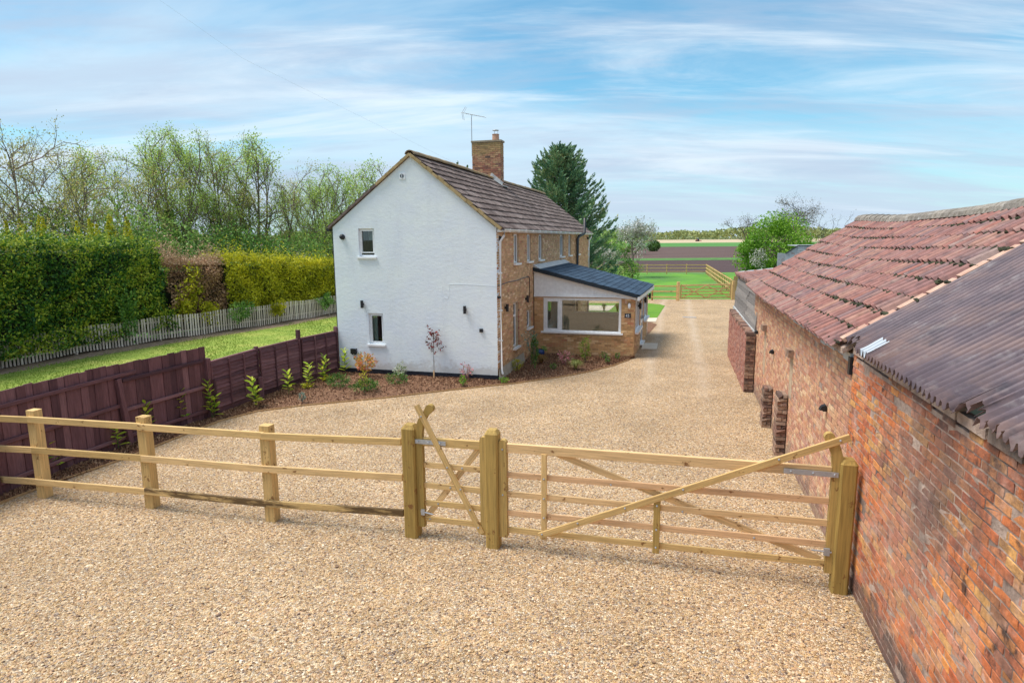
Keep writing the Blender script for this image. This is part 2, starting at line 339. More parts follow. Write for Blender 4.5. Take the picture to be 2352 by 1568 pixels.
M['greyplank'] = surf('grey_weathered_plank', [], piece=[(0, (0.20, 0.185, 0.175)), (0.5, (0.27, 0.25, 0.235)), (1, (0.34, 0.31, 0.285))], coord='object', stretch=(0.6, 9, 9), scale=5, grey=(0.65, 1.25), bump=0.6)
WOOD = [(0, (0.56, 0.370, 0.145)), (0.5, (0.67, 0.450, 0.190)), (1, (0.73, 0.490, 0.235))]
KNOT = ((0.20, 0.085, 0.028), 5.5, 0.615, 0.66, 0.9, (1.0, 1.5, 1.5))


def wood(name, piece, grey=(0.62, 1.28), extra=()):
    return surf(name, [], piece=piece, coord='object', stretch=(0.55, 13, 13), scale=4, detail=7, grey=grey, bump=0.25, bscale=9, bdist=0.006, rough=0.75, stains=[KNOT, *extra], isl=False)


M['wood'] = wood('treated_softwood', WOOD)
M['wood_pink'] = wood('fresh_pink_softwood', [(0, (0.70, 0.435, 0.235)), (0.5, (0.76, 0.485, 0.265)), (1, (0.70, 0.480, 0.225))])
M['wood_green'] = wood('green_treated_post', [(0, (0.36, 0.235, 0.065)), (0.5, (0.44, 0.290, 0.088)), (1, (0.50, 0.335, 0.115))])
M['wood_dirty'] = wood('stained_softwood', WOOD, extra=[((0.08, 0.045, 0.02), 1.4, 0.40, 0.52, 0.9, (0.8, 4, 4))])
M['wood_far'] = wood('far_softwood', [(0, (0.598, 0.377, 0.156)), (1, (0.728, 0.481, 0.221))])
M['brown'] = surf('brown_stained_timber', [], piece=[(0, (0.070, 0.030, 0.038)), (0.35, (0.12, 0.052, 0.058)), (0.7, (0.155, 0.070, 0.078)), (1, (0.21, 0.105, 0.112))], coord='object', stretch=(0.8, 9, 9), scale=5, grey=(0.65, 1.35), bump=0.3, rough=0.75)
M['paling'] = surf('grey_pale', [], piece=[(0, (0.420, 0.352, 0.300)), (0.5, (0.600, 0.510, 0.450)), (1, (0.750, 0.660, 0.585))], coord='object', stretch=(0.8, 9, 9), scale=5, grey=(0.7, 1.2), bump=0.3)
M['bark'] = surf('tree_bark', [(0.3, (0.14, 0.105, 0.085)), (0.7, (0.26, 0.205, 0.165))], scale=5, bump=0.5)
M['bark_dark'] = surf('dark_tree_bark', [(0.3, (0.05, 0.042, 0.04)), (0.7, (0.10, 0.082, 0.075))], scale=5, bump=0.4)
M['twig'] = surf('pale_twig', [(0.3, (0.15, 0.11, 0.085)), (0.7, (0.24, 0.18, 0.14))], scale=5, bump=0)
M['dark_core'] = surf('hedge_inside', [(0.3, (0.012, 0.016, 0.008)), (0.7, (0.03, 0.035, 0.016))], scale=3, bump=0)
M['shingle'] = surf('felt_shingle', [], piece=[(0, (0.016, 0.033, 0.058)), (0.5, (0.025, 0.050, 0.085)), (1, (0.036, 0.069, 0.111))], scale=60, grey=(0.7, 1.35), bump=0.4, bscale=200, bdist=0.003, rough=0.85, isl=False)
M['felt_edge'] = plain('felt_edge', (0.016, 0.026, 0.038), 0.8)
M['slate'] = plain('slate_plaque', (0.02, 0.028, 0.045), 0.5)
M['plaster'] = plain('room_plaster', (0.82, 0.80, 0.72), 0.9)
M['ceil'] = plain('white_ceiling', (0.85, 0.85, 0.82), 0.9)
M['roomdark'] = plain('room_wall', (0.30, 0.29, 0.27), 0.9)
M['blind'] = plain('pale_blind', (0.62, 0.66, 0.62), 0.8)
M['carpet'] = plain('pale_floor', (0.58, 0.55, 0.50), 0.9)
M['furn'] = plain('dark_furniture', (0.03, 0.03, 0.035), 0.6)
M['pot'] = plain('terracotta_pot', (0.52, 0.30, 0.20), 0.8)
M['bluepot'] = plain('blue_glazed_pot', (0.015, 0.045, 0.16), 0.25)
M['concrete'] = surf('grey_concrete', [(0.3, (0.30, 0.27, 0.21)), (0.7, (0.42, 0.38, 0.31))], scale=5, bump=0.5)
M['tin'] = surf('grey_sheet_metal', [(0.3, (0.38, 0.42, 0.47)), (0.7, (0.50, 0.54, 0.58))], scale=3, rough=0.6, metallic=0.0, bump=0.2, stains=[((0.30, 0.10, 0.05), 3.0, 0.58, 0.7, 0.8, W1)])
M['glass'] = glassmat('window_glass', (0.80, 0.88, 0.86))
M['glass_clear'] = glassmat('clear_glass', (0.97, 0.985, 0.975), 0.85, 2.6)
M['pane_dark'] = surf('dark_pane', [(0.3, (0.05, 0.07, 0.08)), (0.7, (0.10, 0.13, 0.14))], scale=1.2, rough=0.06, bump=0, spec=0.8)
M['redpaint'] = plain('red_paint', (0.35, 0.03, 0.03), 0.4)
M['bluepaint'] = plain('dark_blue_paint', (0.03, 0.04, 0.12), 0.4)
M['rubber'] = plain('tyre_rubber', (0.02, 0.02, 0.02), 0.9)

LG = lambda *c: [(i / (len(c) - 1), x) for i, x in enumerate(c)]
M['l_hedge'] = leafmat('hedge_leaf', [(0.10, (0.014, 0.055, 0.013)), (0.38, (0.040, 0.135, 0.022)), (0.52, (0.12, 0.245, 0.026)), (0.66, (0.34, 0.43, 0.040)), (0.88, (0.56, 0.58, 0.07))], 0.28, 0.9)
M['l_hedge_top'] = leafmat('new_hedge_leaf', LG((0.084, 0.180, 0.024), (0.204, 0.312, 0.036), (0.360, 0.396, 0.048)), 0.3, 0.9)
M['l_gold'] = leafmat('golden_conifer_leaf', [(0.12, (0.10, 0.125, 0.014)), (0.34, (0.30, 0.32, 0.018)), (0.56, (0.56, 0.53, 0.022)), (0.85, (0.76, 0.69, 0.05))], 0.35, 1.1)
M['l_dead'] = leafmat('brown_dead_leaf', LG((0.120, 0.066, 0.042), (0.360, 0.204, 0.114), (0.696, 0.432, 0.252)), 0.15, 1.2)
M['l_ivy'] = leafmat('ivy_leaf', LG((0.058, 0.132, 0.032), (0.142, 0.296, 0.060), (0.381, 0.563, 0.120)), 0.15, 1.2)
M['l_spring'] = leafmat('spring_leaf', LG((0.198, 0.341, 0.061), (0.378, 0.562, 0.113), (0.709, 0.798, 0.170)), 0.35)
M['l_spring2'] = leafmat('bronze_spring_leaf', LG((0.244, 0.283, 0.076), (0.420, 0.452, 0.126), (0.711, 0.565, 0.190)), 0.35)
M['l_under'] = leafmat('undergrowth_leaf', LG((0.099, 0.208, 0.054), (0.230, 0.393, 0.091), (0.460, 0.578, 0.136)), 0.3, 0.6)
M['l_conifer'] = leafmat('dark_conifer_spray', LG((0.057, 0.144, 0.107), (0.120, 0.250, 0.149), (0.250, 0.376, 0.184), (0.484, 0.412, 0.205)), 0.1, 0.7)
M['l_bush'] = leafmat('bright_hawthorn_leaf', LG((0.054, 0.149, 0.016), (0.135, 0.297, 0.027), (0.257, 0.459, 0.041), (0.365, 0.540, 0.068)), 0.35, 0.5)
M['l_blossom'] = leafmat('white_blossom', LG((0.13, 0.17, 0.08), (0.34, 0.35, 0.27), (0.56, 0.54, 0.50), (0.78, 0.74, 0.72)), 0.3)
M['l_wood'] = leafmat('distant_woodland_leaf', LG((0.16, 0.21, 0.09), (0.26, 0.31, 0.11), (0.36, 0.39, 0.14), (0.33, 0.33, 0.19)), 0.2, 0.012)
M['l_wood_low'] = leafmat('distant_scrub_leaf', LG((0.10, 0.17, 0.07), (0.20, 0.27, 0.12), (0.32, 0.35, 0.16)), 0.2, 0.02)
M['l_laurel'] = leafmat('laurel_leaf', LG((0.24, 0.42, 0.03), (0.50, 0.64, 0.05), (0.74, 0.76, 0.10)), 0.5, None, 0.45)
M['l_yellow'] = leafmat('yellow_green_leaf', LG((0.25, 0.32, 0.02), (0.45, 0.46, 0.03), (0.62, 0.50, 0.03)), 0.3)
M['l_pieris'] = leafmat('orange_pink_leaf', LG((0.22, 0.28, 0.04), (0.62, 0.40, 0.08), (0.70, 0.24, 0.10), (0.72, 0.30, 0.22), (0.55, 0.40, 0.06)), 0.3)
M['l_red'] = leafmat('dark_red_leaf', LG((0.05, 0.06, 0.025), (0.10, 0.035, 0.03), (0.25, 0.035, 0.04), (0.38, 0.06, 0.06)), 0.25)
M['l_dk'] = leafmat('dark_green_leaf', LG((0.030, 0.090, 0.018), (0.068, 0.165, 0.030), (0.165, 0.270, 0.045)), 0.2)
M['l_white'] = leafmat('cream_flower', LG((0.12, 0.22, 0.06), (0.40, 0.45, 0.30), (0.70, 0.72, 0.58)), 0.3)
M['l_pink'] = leafmat('pink_variegated_leaf', LG((0.15, 0.25, 0.06), (0.60, 0.30, 0.28), (0.72, 0.25, 0.33)), 0.3)
M['l_grey'] = leafmat('blue_grey_leaf', LG((0.12, 0.22, 0.18), (0.22, 0.34, 0.28)), 0.2)
M['l_bronze'] = leafmat('bronze_grass_blade', LG((0.18, 0.10, 0.03), (0.32, 0.20, 0.06)), 0.2)
M['l_stipa'] = leafmat('pale_grass_blade', LG((0.20, 0.25, 0.05), (0.42, 0.42, 0.14)), 0.3)
M['l_bud'] = leafmat('reddish_bud', LG((0.10, 0.07, 0.05), (0.20, 0.14, 0.08), (0.24, 0.24, 0.09)), 0.2)
M['l_tan'] = leafmat('dry_tan_twig', LG((0.34, 0.22, 0.13), (0.58, 0.40, 0.25)), 0.2)
M['l_grass'] = leafmat('grass_blade', LG((0.106, 0.188, 0.025), (0.213, 0.308, 0.039), (0.401, 0.410, 0.097)), 0.3, 0.8)


# ------------------------------------------------------------------ mesh helpers
def link(o, parent=None):
    COL.objects.link(o)
    if parent:
        o.parent = parent
    return o


def tag(o, label=None, cat=None, group=None, kind=None):
    for k, v in (('label', label), ('category', cat), ('group', group), ('kind', kind)):
        if v:
            o[k] = v
    return o


def thing(name, label, cat, loc=(0, 0, 0), rz=0.0, group=None):
    o = bpy.data.objects.new(name, None)
    o.empty_display_size = 0.2
    o.location = loc
    o.rotation_euler = (0, 0, rz)
    link(o)
    return tag(o, label, cat, group)


def obj(name, me, parent=None, mtx=None):
    o = bpy.data.objects.new(name, me)
    link(o, parent)
    if mtx is not None:
        o.matrix_basis = mtx
    return o


def np_me(name, V, F, mat, smooth=False):
    """V (n,3), F (m,k) -> mesh data"""
    V = np.asarray(V, np.float32)
    F = np.asarray(F, np.int32)
    me = bpy.data.meshes.new(name)
    k = F.shape[1]
    me.vertices.add(len(V))
    me.vertices.foreach_set('co', V.ravel())
    me.loops.add(F.size)
    me.loops.foreach_set('vertex_index', F.ravel())
    me.polygons.add(len(F))
    me.polygons.foreach_set('loop_start', np.arange(len(F), dtype=np.int32) * k)
    me.polygons.foreach_set('use_smooth', np.full(len(F), bool(smooth)))
    me.update(calc_edges=True)
    if mat:
        me.materials.append(mat)
    return me


class MB:
    """collects simple solids into one mesh"""

    def __init__(s):
        s.v, s.f = [], []

    def add(s, vs, fs):
        o = len(s.v)
        s.v += [tuple(p) for p in vs]
        s.f += [tuple(i + o for i in f) for f in fs]
        return s

    def box(s, x0, x1, y0, y1, z0, z1):
        vs = [(x, y, z) for z in (z0, z1) for y in (y0, y1) for x in (x0, x1)]
        return s.add(vs, [(0, 2, 3, 1), (4, 5, 7, 6), (0, 1, 5, 4), (2, 6, 7, 3), (0, 4, 6, 2), (1, 3, 7, 5)])

    def bar(s, p, q, w, h, up=(0, 0, 1)):
        p, q = Vector(p), Vector(q)
        d = (q - p).normalized()
        side = d.cross(Vector(up))
        if side.length < 1e-4:
            side = d.cross(Vector((1, 0, 0)))
        side.normalize()
        u = side.cross(d)
        vs = [a + side * (sx * w / 2) + u * (su * h / 2) for a in (p, q) for sx, su in ((-1, -1), (1, -1), (1, 1), (-1, 1))]
        return s.add(vs, [(0, 1, 2, 3)[::-1], (4, 5, 6, 7), (0, 1, 5, 4), (1, 2, 6, 5), (2, 3, 7, 6), (3, 0, 4, 7)])

    def tube(s, pts, r, n=8, caps=True):
        pts = [Vector(p) for p in pts]
        rs = r if isinstance(r, (list, tuple)) else [r] * len(pts)
        rings = []
        for i, p in enumerate(pts):
            d = (pts[min(i + 1, len(pts) - 1)] - pts[max(i - 1, 0)]).normalized()
            a = d.cross(Vector((0, 0, 1)))
            if a.length < 1e-3:
                a = d.cross(Vector((1, 0, 0)))
            a.normalize()
            b = a.cross(d)
            rings.append([p + (a * math.cos(2 * PI * k / n) + b * math.sin(2 * PI * k / n)) * rs[i] for k in range(n)])
        vs = [v for ring in rings for v in ring]
        fs = [(i * n + k, i * n + (k + 1) % n, (i + 1) * n + (k + 1) % n, (i + 1) * n + k) for i in range(len(pts) - 1) for k in range(n)]
        if caps:
            fs += [tuple(range(n))[::-1], tuple((len(pts) - 1) * n + k for k in range(n))]
        return s.add(vs, fs)

    def prism(s, poly, axis, a, b):
        """poly: 2D points; extruded along axis ('x','y','z') from a to b"""
        def P(p, t):
            return {'x': (t, p[0], p[1]), 'y': (p[0], t, p[1]), 'z': (p[0], p[1], t)}[axis]
        n = len(poly)
        vs = [P(p, a) for p in poly] + [P(p, b) for p in poly]
        fs = [tuple(range(n)), tuple(range(n, 2 * n))[::-1]] + [(i, i + n, (i + 1) % n + n, (i + 1) % n) for i in range(n)]
        return s.add(vs, fs)

    def quad(s, *ps):
        return s.add(ps, [tuple(range(len(ps)))])

    def me(s, name, mat, smooth=False):
        me = bpy.data.meshes.new(name)
        me.from_pydata(s.v, [], s.f)
        if smooth:
            me.polygons.foreach_set('use_smooth', [True] * len(me.polygons))
        me.update()
        if mat:
            me.materials.append(mat)
        return me

    def build(s, name, mat, parent=None, mtx=None, smooth=False):
        me = s.me(name, mat, smooth)
        import bmesh
        bm = bmesh.new()
        bm.from_mesh(me)
        bmesh.ops.recalc_face_normals(bm, faces=bm.faces)
        bm.to_mesh(me)
        bm.free()
        return obj(name, me, parent, mtx)


_cham = {}


def beam_me(L, w, h, mat, c=0.006, key=''):
    """chamfered bar lying along +X from 0 to L, section w (y) by h (z)"""
    k = (round(L, 2), round(w, 3), round(h, 3), mat.name, key)
    if k not in _cham:
        a, b = w / 2, h / 2
        sec = [(-a + c, -b), (a - c, -b), (a, -b + c), (a, b - c), (a - c, b), (-a + c, b), (-a, b - c), (-a, -b + c)]
        vs = [(x, y, z) for x in (0, L) for y, z in sec]
        fs = [tuple(range(8))[::-1], tuple(range(8, 16))] + [(i, (i + 1) % 8, (i + 1) % 8 + 8, i + 8) for i in range(8)]
        me = bpy.data.meshes.new('beam')
        me.from_pydata(vs, [], fs)
        me.update()
        me.materials.append(mat)
        _cham[k] = me
    return _cham[k]


def frame_mtx(p, q, up=(0, 0, 1), roll=0.0):
    p, q = Vector(p), Vector(q)
    x = (q - p).normalized()
    y = Vector(up).cross(x)
    if y.length < 1e-4:
        y = Vector((0, 1, 0)) if abs(x.y) < 0.9 else Vector((1, 0, 0))
        y = (y - x * y.dot(x))
    y.normalize()
    z = x.cross(y)
    mt = Matrix((x, y, z)).transposed().to_4x4()
    mt.translation = p
    return mt @ Matrix.Rotation(roll, 4, 'X') if roll else mt


def beam(name, p, q, w, h, mat, parent=None, up=(0, 0, 1), c=0.006):
    """bar from p to q; h is the size along 'up', w across"""
    return obj(name, beam_me((Vector(q) - Vector(p)).length, w, h, mat, c), parent, frame_mtx(p, q, up))


def project(p):
    d = Vector(p) - CAM
    z = d.dot(FW)
    if z <= 0.05:
        return None
    return 0.5 + 0.6122 * d.dot(CR) / z, 0.5 - 0.6122 * 1.5 * d.dot(CU) / z, z


# ------------------------------------------------------------------ brickwork
def jcube(seed, amt):
    r = random.Random(seed)
    vs = [((x - .5) * 1.0 + r.uniform(-amt, amt) * 0.5, (y - .5) + r.uniform(-amt, amt) * 0.4, (z - .5) + r.uniform(-amt, amt)) for z in (0, 1) for y in (0, 1) for x in (0, 1)]
    return np.array(vs), [(0, 2, 3, 1), (4, 5, 7, 6), (0, 1, 5, 4), (2, 6, 7, 3), (0, 4, 6, 2), (1, 3, 7, 5)]


def rounded_brick(seed, amt):
    """brick with a worn, chipped front: 16 vertices, front face pulled in at the edges (front is -y)"""
    r = random.Random(seed)
    j = lambda a: r.uniform(-a, a)
    vs, ins = [], 0.016
    for (x, z) in ((-.5, -.5), (.5, -.5), (.5, .5), (-.5, .5)):
        vs.append((x, 0.5, z))
    for (x, z) in ((-.5, -.5), (.5, -.5), (.5, .5), (-.5, .5)):
        vs.append((x + j(amt * .4), -0.38 + j(.04), z + j(amt)))
    for (x, z) in ((-.5, -.5), (.5, -.5), (.5, .5), (-.5, .5)):
        vs.append((x * (1 - ins * 1.6) + j(amt * .5), -0.5 + j(.07), z * (1 - ins * 4) + j(amt)))
    fs = [(0, 1, 5, 4), (1, 2, 6, 5), (2, 3, 7, 6), (3, 0, 4, 7), (4, 5, 9, 8), (5, 6, 10, 9), (6, 7, 11, 10), (7, 4, 8, 11), (8, 9, 10, 11)]
    return np.array(vs), fs


BRICK_SET = {}


def brick_variants(mat, amt):
    k = (mat.name, amt)
    if k not in BRICK_SET:
        out = []
        for i in range(7):
            V, F = rounded_brick(100 + i, amt)
            me = bpy.data.meshes.new('brick')
            me.from_pydata([tuple(v) for v in V], [], F)
            me.update()
            me.materials.append(mat)
            out.append((me, V, np.array(F)))
        BRICK_SET[k] = out
    return BRICK_SET[k]


def lay(s0, s1, z0, z1, holes=(), L=0.225, H=0.075, bond='stretcher', j=0.010, seed=1):
    """brick rectangles (s, z, w, h centre and size) on a wall s0..s1 by z0..z1 around rectangular holes"""
    r = random.Random(seed)
    out = []
    row, z = 0, z0
    while z + H * 0.5 < z1:
        hz = min(H, z1 - z)
        s = s0
        seqs = [L, L / 2] if bond == 'flemish' else [L]
        k = row % 2
        first = L / 2 if (row % 2 and bond != 'flemish') else (L * 0.75 if row % 2 else L)
        ivs, cuts = [], []
        i = 0
        while s < s1 - 0.01:
            w = first if i == 0 else (seqs[(i + k) % len(seqs)])
            e = min(s + w, s1)
            ivs.append((s, e))
            s = e
            i += 1
        hs = [h for h in holes if h[2] < z + hz * 0.75 and h[3] > z + hz * 0.25]
        for a, b in ivs:
            segs = [(a, b)]
            for h in hs:
                ns = []
                for (c, d) in segs:
                    if h[0] >= d or h[1] <= c:
                        ns.append((c, d))
                    else:
                        if h[0] > c:
                            ns.append((c, h[0]))
                        if h[1] < d:
                            ns.append((h[1], d))
                segs = ns
            for c, d in segs:
                if d - c > 0.035:
                    out.append(((c + d) / 2, z + hz / 2, d - c - j, hz - j))
        z += H
        row += 1
    return out


def wall_pt(o, phi, s, out, z):
    return Vector((o[0] + s * math.cos(phi) + out * math.sin(phi), o[1] + s * math.sin(phi) - out * math.cos(phi), z))


def set_bricks(root, rects, o, phi, mat, proud=0.012, depth=0.06, amt=0.02, cap=300, jit=0.003, parent=None, drop=0.0, seed=3, name='brick', stuffname='brickwork', tilt=0.0):
    r = random.Random(seed)
    var = brick_variants(mat, amt)
    mw = root.matrix_basis
    items = []
    for (s, z, w, h) in rects:
        if drop and r.random() < drop:
            continue
        out = proud - depth / 2 + r.uniform(-jit, jit)
        p = wall_pt(o, phi, s, out, z)
        pr = project(mw @ p)
        vis = pr is not None and -0.03 < pr[0] < 1.03 and -0.03 < pr[1] < 1.03
        items.append(((0 if vis else 1, pr[2] if pr else 99), p, w, h, r.randrange(len(var)), r.uniform(-tilt, tilt)))
    items.sort(key=lambda t: t[0])
    par = parent or root
    inv = Matrix.Identity(4)
    for it in items[:cap]:
        _, p, w, h, vi, tl = it
        mt = Matrix.Translation(p) @ Matrix.Rotation(phi, 4, 'Z') @ Matrix.Rotation(tl, 4, 'Y') @ Matrix.Diagonal((w, depth, h, 1))
        obj(name, var[vi][0], par, mt)
    rest = items[cap:]
    if rest:
        c, sn = math.cos(phi), math.sin(phi)
        Vs, Fs, n = [], [], 0
        for it in rest:
            _, p, w, h, vi, tl = it
            V = var[vi][1] * np.array([w, depth, h])
            X = V[:, 0] * c - V[:, 1] * sn + p.x
            Y = V[:, 0] * sn + V[:, 1] * c + p.y
            Vs.append(np.stack([X, Y, V[:, 2] + p.z], 1))
            Fs.append(var[vi][2] + n)
            n += len(V)
        ob = obj(stuffname, np_me(stuffname, np.concatenate(Vs), np.concatenate(Fs), mat), par)
        tag(ob, kind='stuff')


def panel(o, phi, s0, s1, z0, z1, holes=(), t=0.25, mb=None, out=0.0):
    """solid wall slab with rectangular holes; front face at 'out', thickness t inwards"""
    mb = mb or MB()
    ss = sorted({s0, s1, *[max(s0, min(s1, h[0])) for h in holes], *[max(s0, min(s1, h[1])) for h in holes]})
    zs = sorted({z0, z1, *[max(z0, min(z1, h[2])) for h in holes], *[max(z0, min(z1, h[3])) for h in holes]})
    P = lambda s, d, z: wall_pt(o, phi, s, d, z)
    for a, b in zip(ss, ss[1:]):
        for c, d in zip(zs, zs[1:]):
            mx, mz = (a + b) / 2, (c + d) / 2
            if any(h[0] < mx < h[1] and h[2] < mz < h[3] for h in holes):
                continue
            mb.quad(P(a, out, c), P(b, out, c), P(b, out, d), P(a, out, d))
            mb.quad(P(a, out - t, d), P(b, out - t, d), P(b, out - t, c), P(a, out - t, c))
    i, q = out, out - t
    for h in holes:
        a, b, c, d = max(s0, h[0]), min(s1, h[1]), max(z0, h[2]), min(z1, h[3])
        mb.quad(P(a, i, c), P(a, i, d), P(a, q, d), P(a, q, c))
        mb.quad(P(b, i, d), P(b, i, c), P(b, q, c), P(b, q, d))
        mb.quad(P(b, i, c), P(a, i, c), P(a, q, c), P(b, q, c))
        mb.quad(P(a, i, d), P(b, i, d), P(b, q, d), P(a, q, d))
    mb.quad(P(s0, i, z0), P(s0, i, z1), P(s0, q, z1), P(s0, q, z0))
    mb.quad(P(s1, i, z1), P(s1, i, z0), P(s1, q, z0), P(s1, q, z1))
    mb.quad(P(s0, i, z1), P(s1, i, z1), P(s1, q, z1), P(s0, q, z1))
    return mb


def wbox(mb, o, phi, s0, s1, d0, d1, z0, z1):
    vs = [wall_pt(o, phi, s, d, z) for z in (z0, z1) for d in (d1, d0) for s in (s0, s1)]
    return mb.add(vs, [(0, 2, 3, 1), (4, 5, 7, 6), (0, 1, 5, 4), (2, 6, 7, 3), (0, 4, 6, 2), (1, 3, 7, 5)])


def window(root, o, phi, s0, s1, z0, z1, recess=0.06, fw=0.06, mull=(), trans=(), pane='pane_dark', sill=0.05, sill_over=0.08, sill_z=None, name='window', fd=0.06, frame_mat='upvc', sash=()):
    """white frame (the part), its panes and sill (sub-parts)"""
    mb = MB()
    d0, d1 = -recess - fd, -recess
    for a, b, c, d in ((s0, s0 + fw, z0, z1), (s1 - fw, s1, z0, z1), (s0 + fw, s1 - fw, z0, z0 + fw), (s0 + fw, s1 - fw, z1 - fw, z1)):
        wbox(mb, o, phi, a, b, d0, d1, c, d)
    for x, w in mull:
        wbox(mb, o, phi, x - w / 2, x + w / 2, d0, d1 - 0.002, z0 + fw, z1 - fw)
    for zc, w in trans:
        wbox(mb, o, phi, s0 + fw, s1 - fw, d0, d1 - 0.004, zc - w / 2, zc + w / 2)
    for (a, b, c, d, w) in sash:
        for e, f, g, h in ((a, a + w, c, d), (b - w, b, c, d), (a + w, b - w, c, c + w), (a + w, b - w, d - w, d)):
            wbox(mb, o, phi, e, f, d0, d1 + 0.012, g, h)
    w = mb.build(name, M[frame_mat], root)
    xs = [s0 + fw] + [x for x, _ in mull] + [s1 - fw]
    for a, b in zip(xs, xs[1:]):
        zs = [z0 + fw] + [z for z, _ in trans] + [z1 - fw]
        for c, d in zip(zs, zs[1:]):
            wbox(MB(), o, phi, a, b, d1 - fd * 0.6, d1 - fd * 0.45, c, d).build('pane', M[pane], w)
    if sill:
        sz = sill_z if sill_z is not None else z0
        wbox(MB(), o, phi, s0 - sill_over, s1 + sill_over, -recess - 0.002, sill, sz - 0.06, sz - 0.002).build('sill', M[frame_mat], w)
    return w


# ------------------------------------------------------------------ foliage helpers
def leaf_quads(C, size, seed=0, flat=0.0, aspect=0.55, up=None):
    """rhombic leaves at centres C; size scalar or array; flat>0 biases normals up; returns V,F"""
    r = np.random.default_rng(seed)
    n = len(C)
    a = r.normal(size=(n, 3))
    if up is not None:
        a = a * (1 - abs(flat)) + np.asarray(up) * flat
    a /= np.linalg.norm(a, axis=1, keepdims=True) + 1e-9
    b = np.cross(a, r.normal(size=(n, 3)))
    b /= np.linalg.norm(b, axis=1, keepdims=True) + 1e-9
    s = (np.asarray(size) * r.uniform(0.6, 1.3, n))[:, None] * 0.5
    V = np.stack([C - a * s, C + b * s * aspect, C + a * s, C - b * s * aspect], 1).reshape(-1, 3)
    F = np.arange(4 * n).reshape(-1, 4)
    return V, F


def join(parts):
    Vs, Fs, n = [], [], 0
    for V, F in parts:
        Vs.append(V)
        Fs.append(F + n)
        n += len(V)
    return np.concatenate(Vs), np.concatenate(Fs)


def lump(P, sc, seed):
    r = np.random.default_rng(seed)
    v = np.zeros(len(P))
    for k in range(5):
        w = r.normal(size=3) * sc * (1 + k * 0.7)
        v += np.sin(P @ w + r.uniform(0, 6.28)) / (1 + 0.5 * k)
    return v / 2.2


def tubes_np(segs, n=4):
    """segs: list of (p0, p1, r0, r1) arrays -> V,F of open n-sided tubes"""
    P0 = np.array([s[0] for s in segs])
    P1 = np.array([s[1] for s in segs])
    R0 = np.array([s[2] for s in segs])
    R1 = np.array([s[3] for s in segs])
    d = P1 - P0
    d /= np.linalg.norm(d, axis=1, keepdims=True) + 1e-9
    ref = np.where(np.abs(d[:, 2:3]) > 0.9, np.array([[1.0, 0, 0]]), np.array([[0, 0, 1.0]]))
    a = np.cross(d, ref)
    a /= np.linalg.norm(a, axis=1, keepdims=True) + 1e-9
    b = np.cross(a, d)
    rows = []
    for P, R in ((P0, R0), (P1, R1)):
        for k in range(n):
            t = 2 * PI * k / n
            rows.append(P + (a * math.cos(t) + b * math.sin(t)) * R[:, None])
    V = np.stack(rows, 1).reshape(-1, 3)
    m = len(segs)
    base = (np.arange(m) * 2 * n)[:, None]
    F = np.concatenate([base + np.array([[k, (k + 1) % n, n + (k + 1) % n, n + k]]) for k in range(n)], 0)
    return V, F


def grow(seed, h, stems=1, spread=0.35, levels=3, bare=0.25, r0=0.09, kids=(9, 5, 3), lift=0.45, lean=0.12, length=0.34):
    """branch skeleton; returns segments and twig points"""
    r = random.Random(seed)
    segs, tips = [], []

    def branch(p, d, L, rad, lvl):
        n = 5 if lvl == 0 else (4 if lvl == 1 else 2)
        pts = [Vector(p)]
        dd = Vector(d).normalized()
        for i in range(n):
            wob = 0.10 if lvl == 0 else 0.22
            dd = (dd + Vector((r.gauss(0, wob), r.gauss(0, wob), r.gauss(0, wob) + (lift * 0.18 if lvl else 0.03)))).normalized()
            pts.append(pts[-1] + dd * (L / n))
        for i in range(n):
            ra, rb = rad * (1 - 0.75 * i / n), rad * (1 - 0.75 * (i + 1) / n)
            segs.append((np.array(pts[i]), np.array(pts[i + 1]), ra, rb))
        if lvl >= levels:
            tips.extend([np.array(pts[-1]), np.array(pts[-2]), np.array((pts[-1] + pts[-2]) / 2)])
            return
        k = kids[lvl]
        for i in range(k):
            t = (bare if lvl == 0 else 0.2) + (1 - (bare if lvl == 0 else 0.2)) * (i + r.random()) / k
            x = t * n
            i0 = min(int(x), n - 1)
            q = pts[i0].lerp(pts[i0 + 1], x - i0)
            ax = (pts[i0 + 1] - pts[i0]).normalized()
            az = r.uniform(0, 2 * PI)
            side = Vector((math.cos(az), math.sin(az), 0))
            side = (side - ax * side.dot(ax)).normalized()
            nd = ax * (1 - spread) + side * spread * 1.6 + Vector((0, 0, lift * 0.4))
            branch(q, nd, L * length * (1.25 - 0.6 * t) * r.uniform(0.7, 1.25) * (1.35 if lvl else 1), rad * (0.42 if lvl == 0 else 0.5), lvl + 1)

    for s in range(stems):
        a = 2 * PI * s / max(1, stems) + r.uniform(-.5, .5)
        l = lean * (1.0 if stems > 1 else 0.3)
        branch((0.12 * stems * 0.4 * math.cos(a), 0.12 * stems * 0.4 * math.sin(a), 0), (math.cos(a) * l, math.sin(a) * l, 1), h * r.uniform(0.82, 1.0) if s else h * 0.98, r0 * r.uniform(0.7, 1.0), 0)
    return segs, np.array(tips)


def make_tree(name, label, loc, h, seed, leaf, leaf_size, per_tip, spreadpts, group=None, cat='tree', bark='bark', crown='crown', **kw):
    t = thing(name, label, cat, loc, rnd.uniform(0, 6.28), group)
    segs, tips = grow(seed, h, **kw)
    V, F = tubes_np(segs, 4)
    obj('trunk', np_me('trunk', V, F, M[bark], True), t)
    r = np.random.default_rng(seed)
    C = np.repeat(tips, per_tip, 0) + r.normal(size=(len(tips) * per_tip, 3)) * spreadpts
    V, F = leaf_quads(C, leaf_size, seed)
    obj(crown, np_me(crown, V, F, M[leaf]), t)
    return t


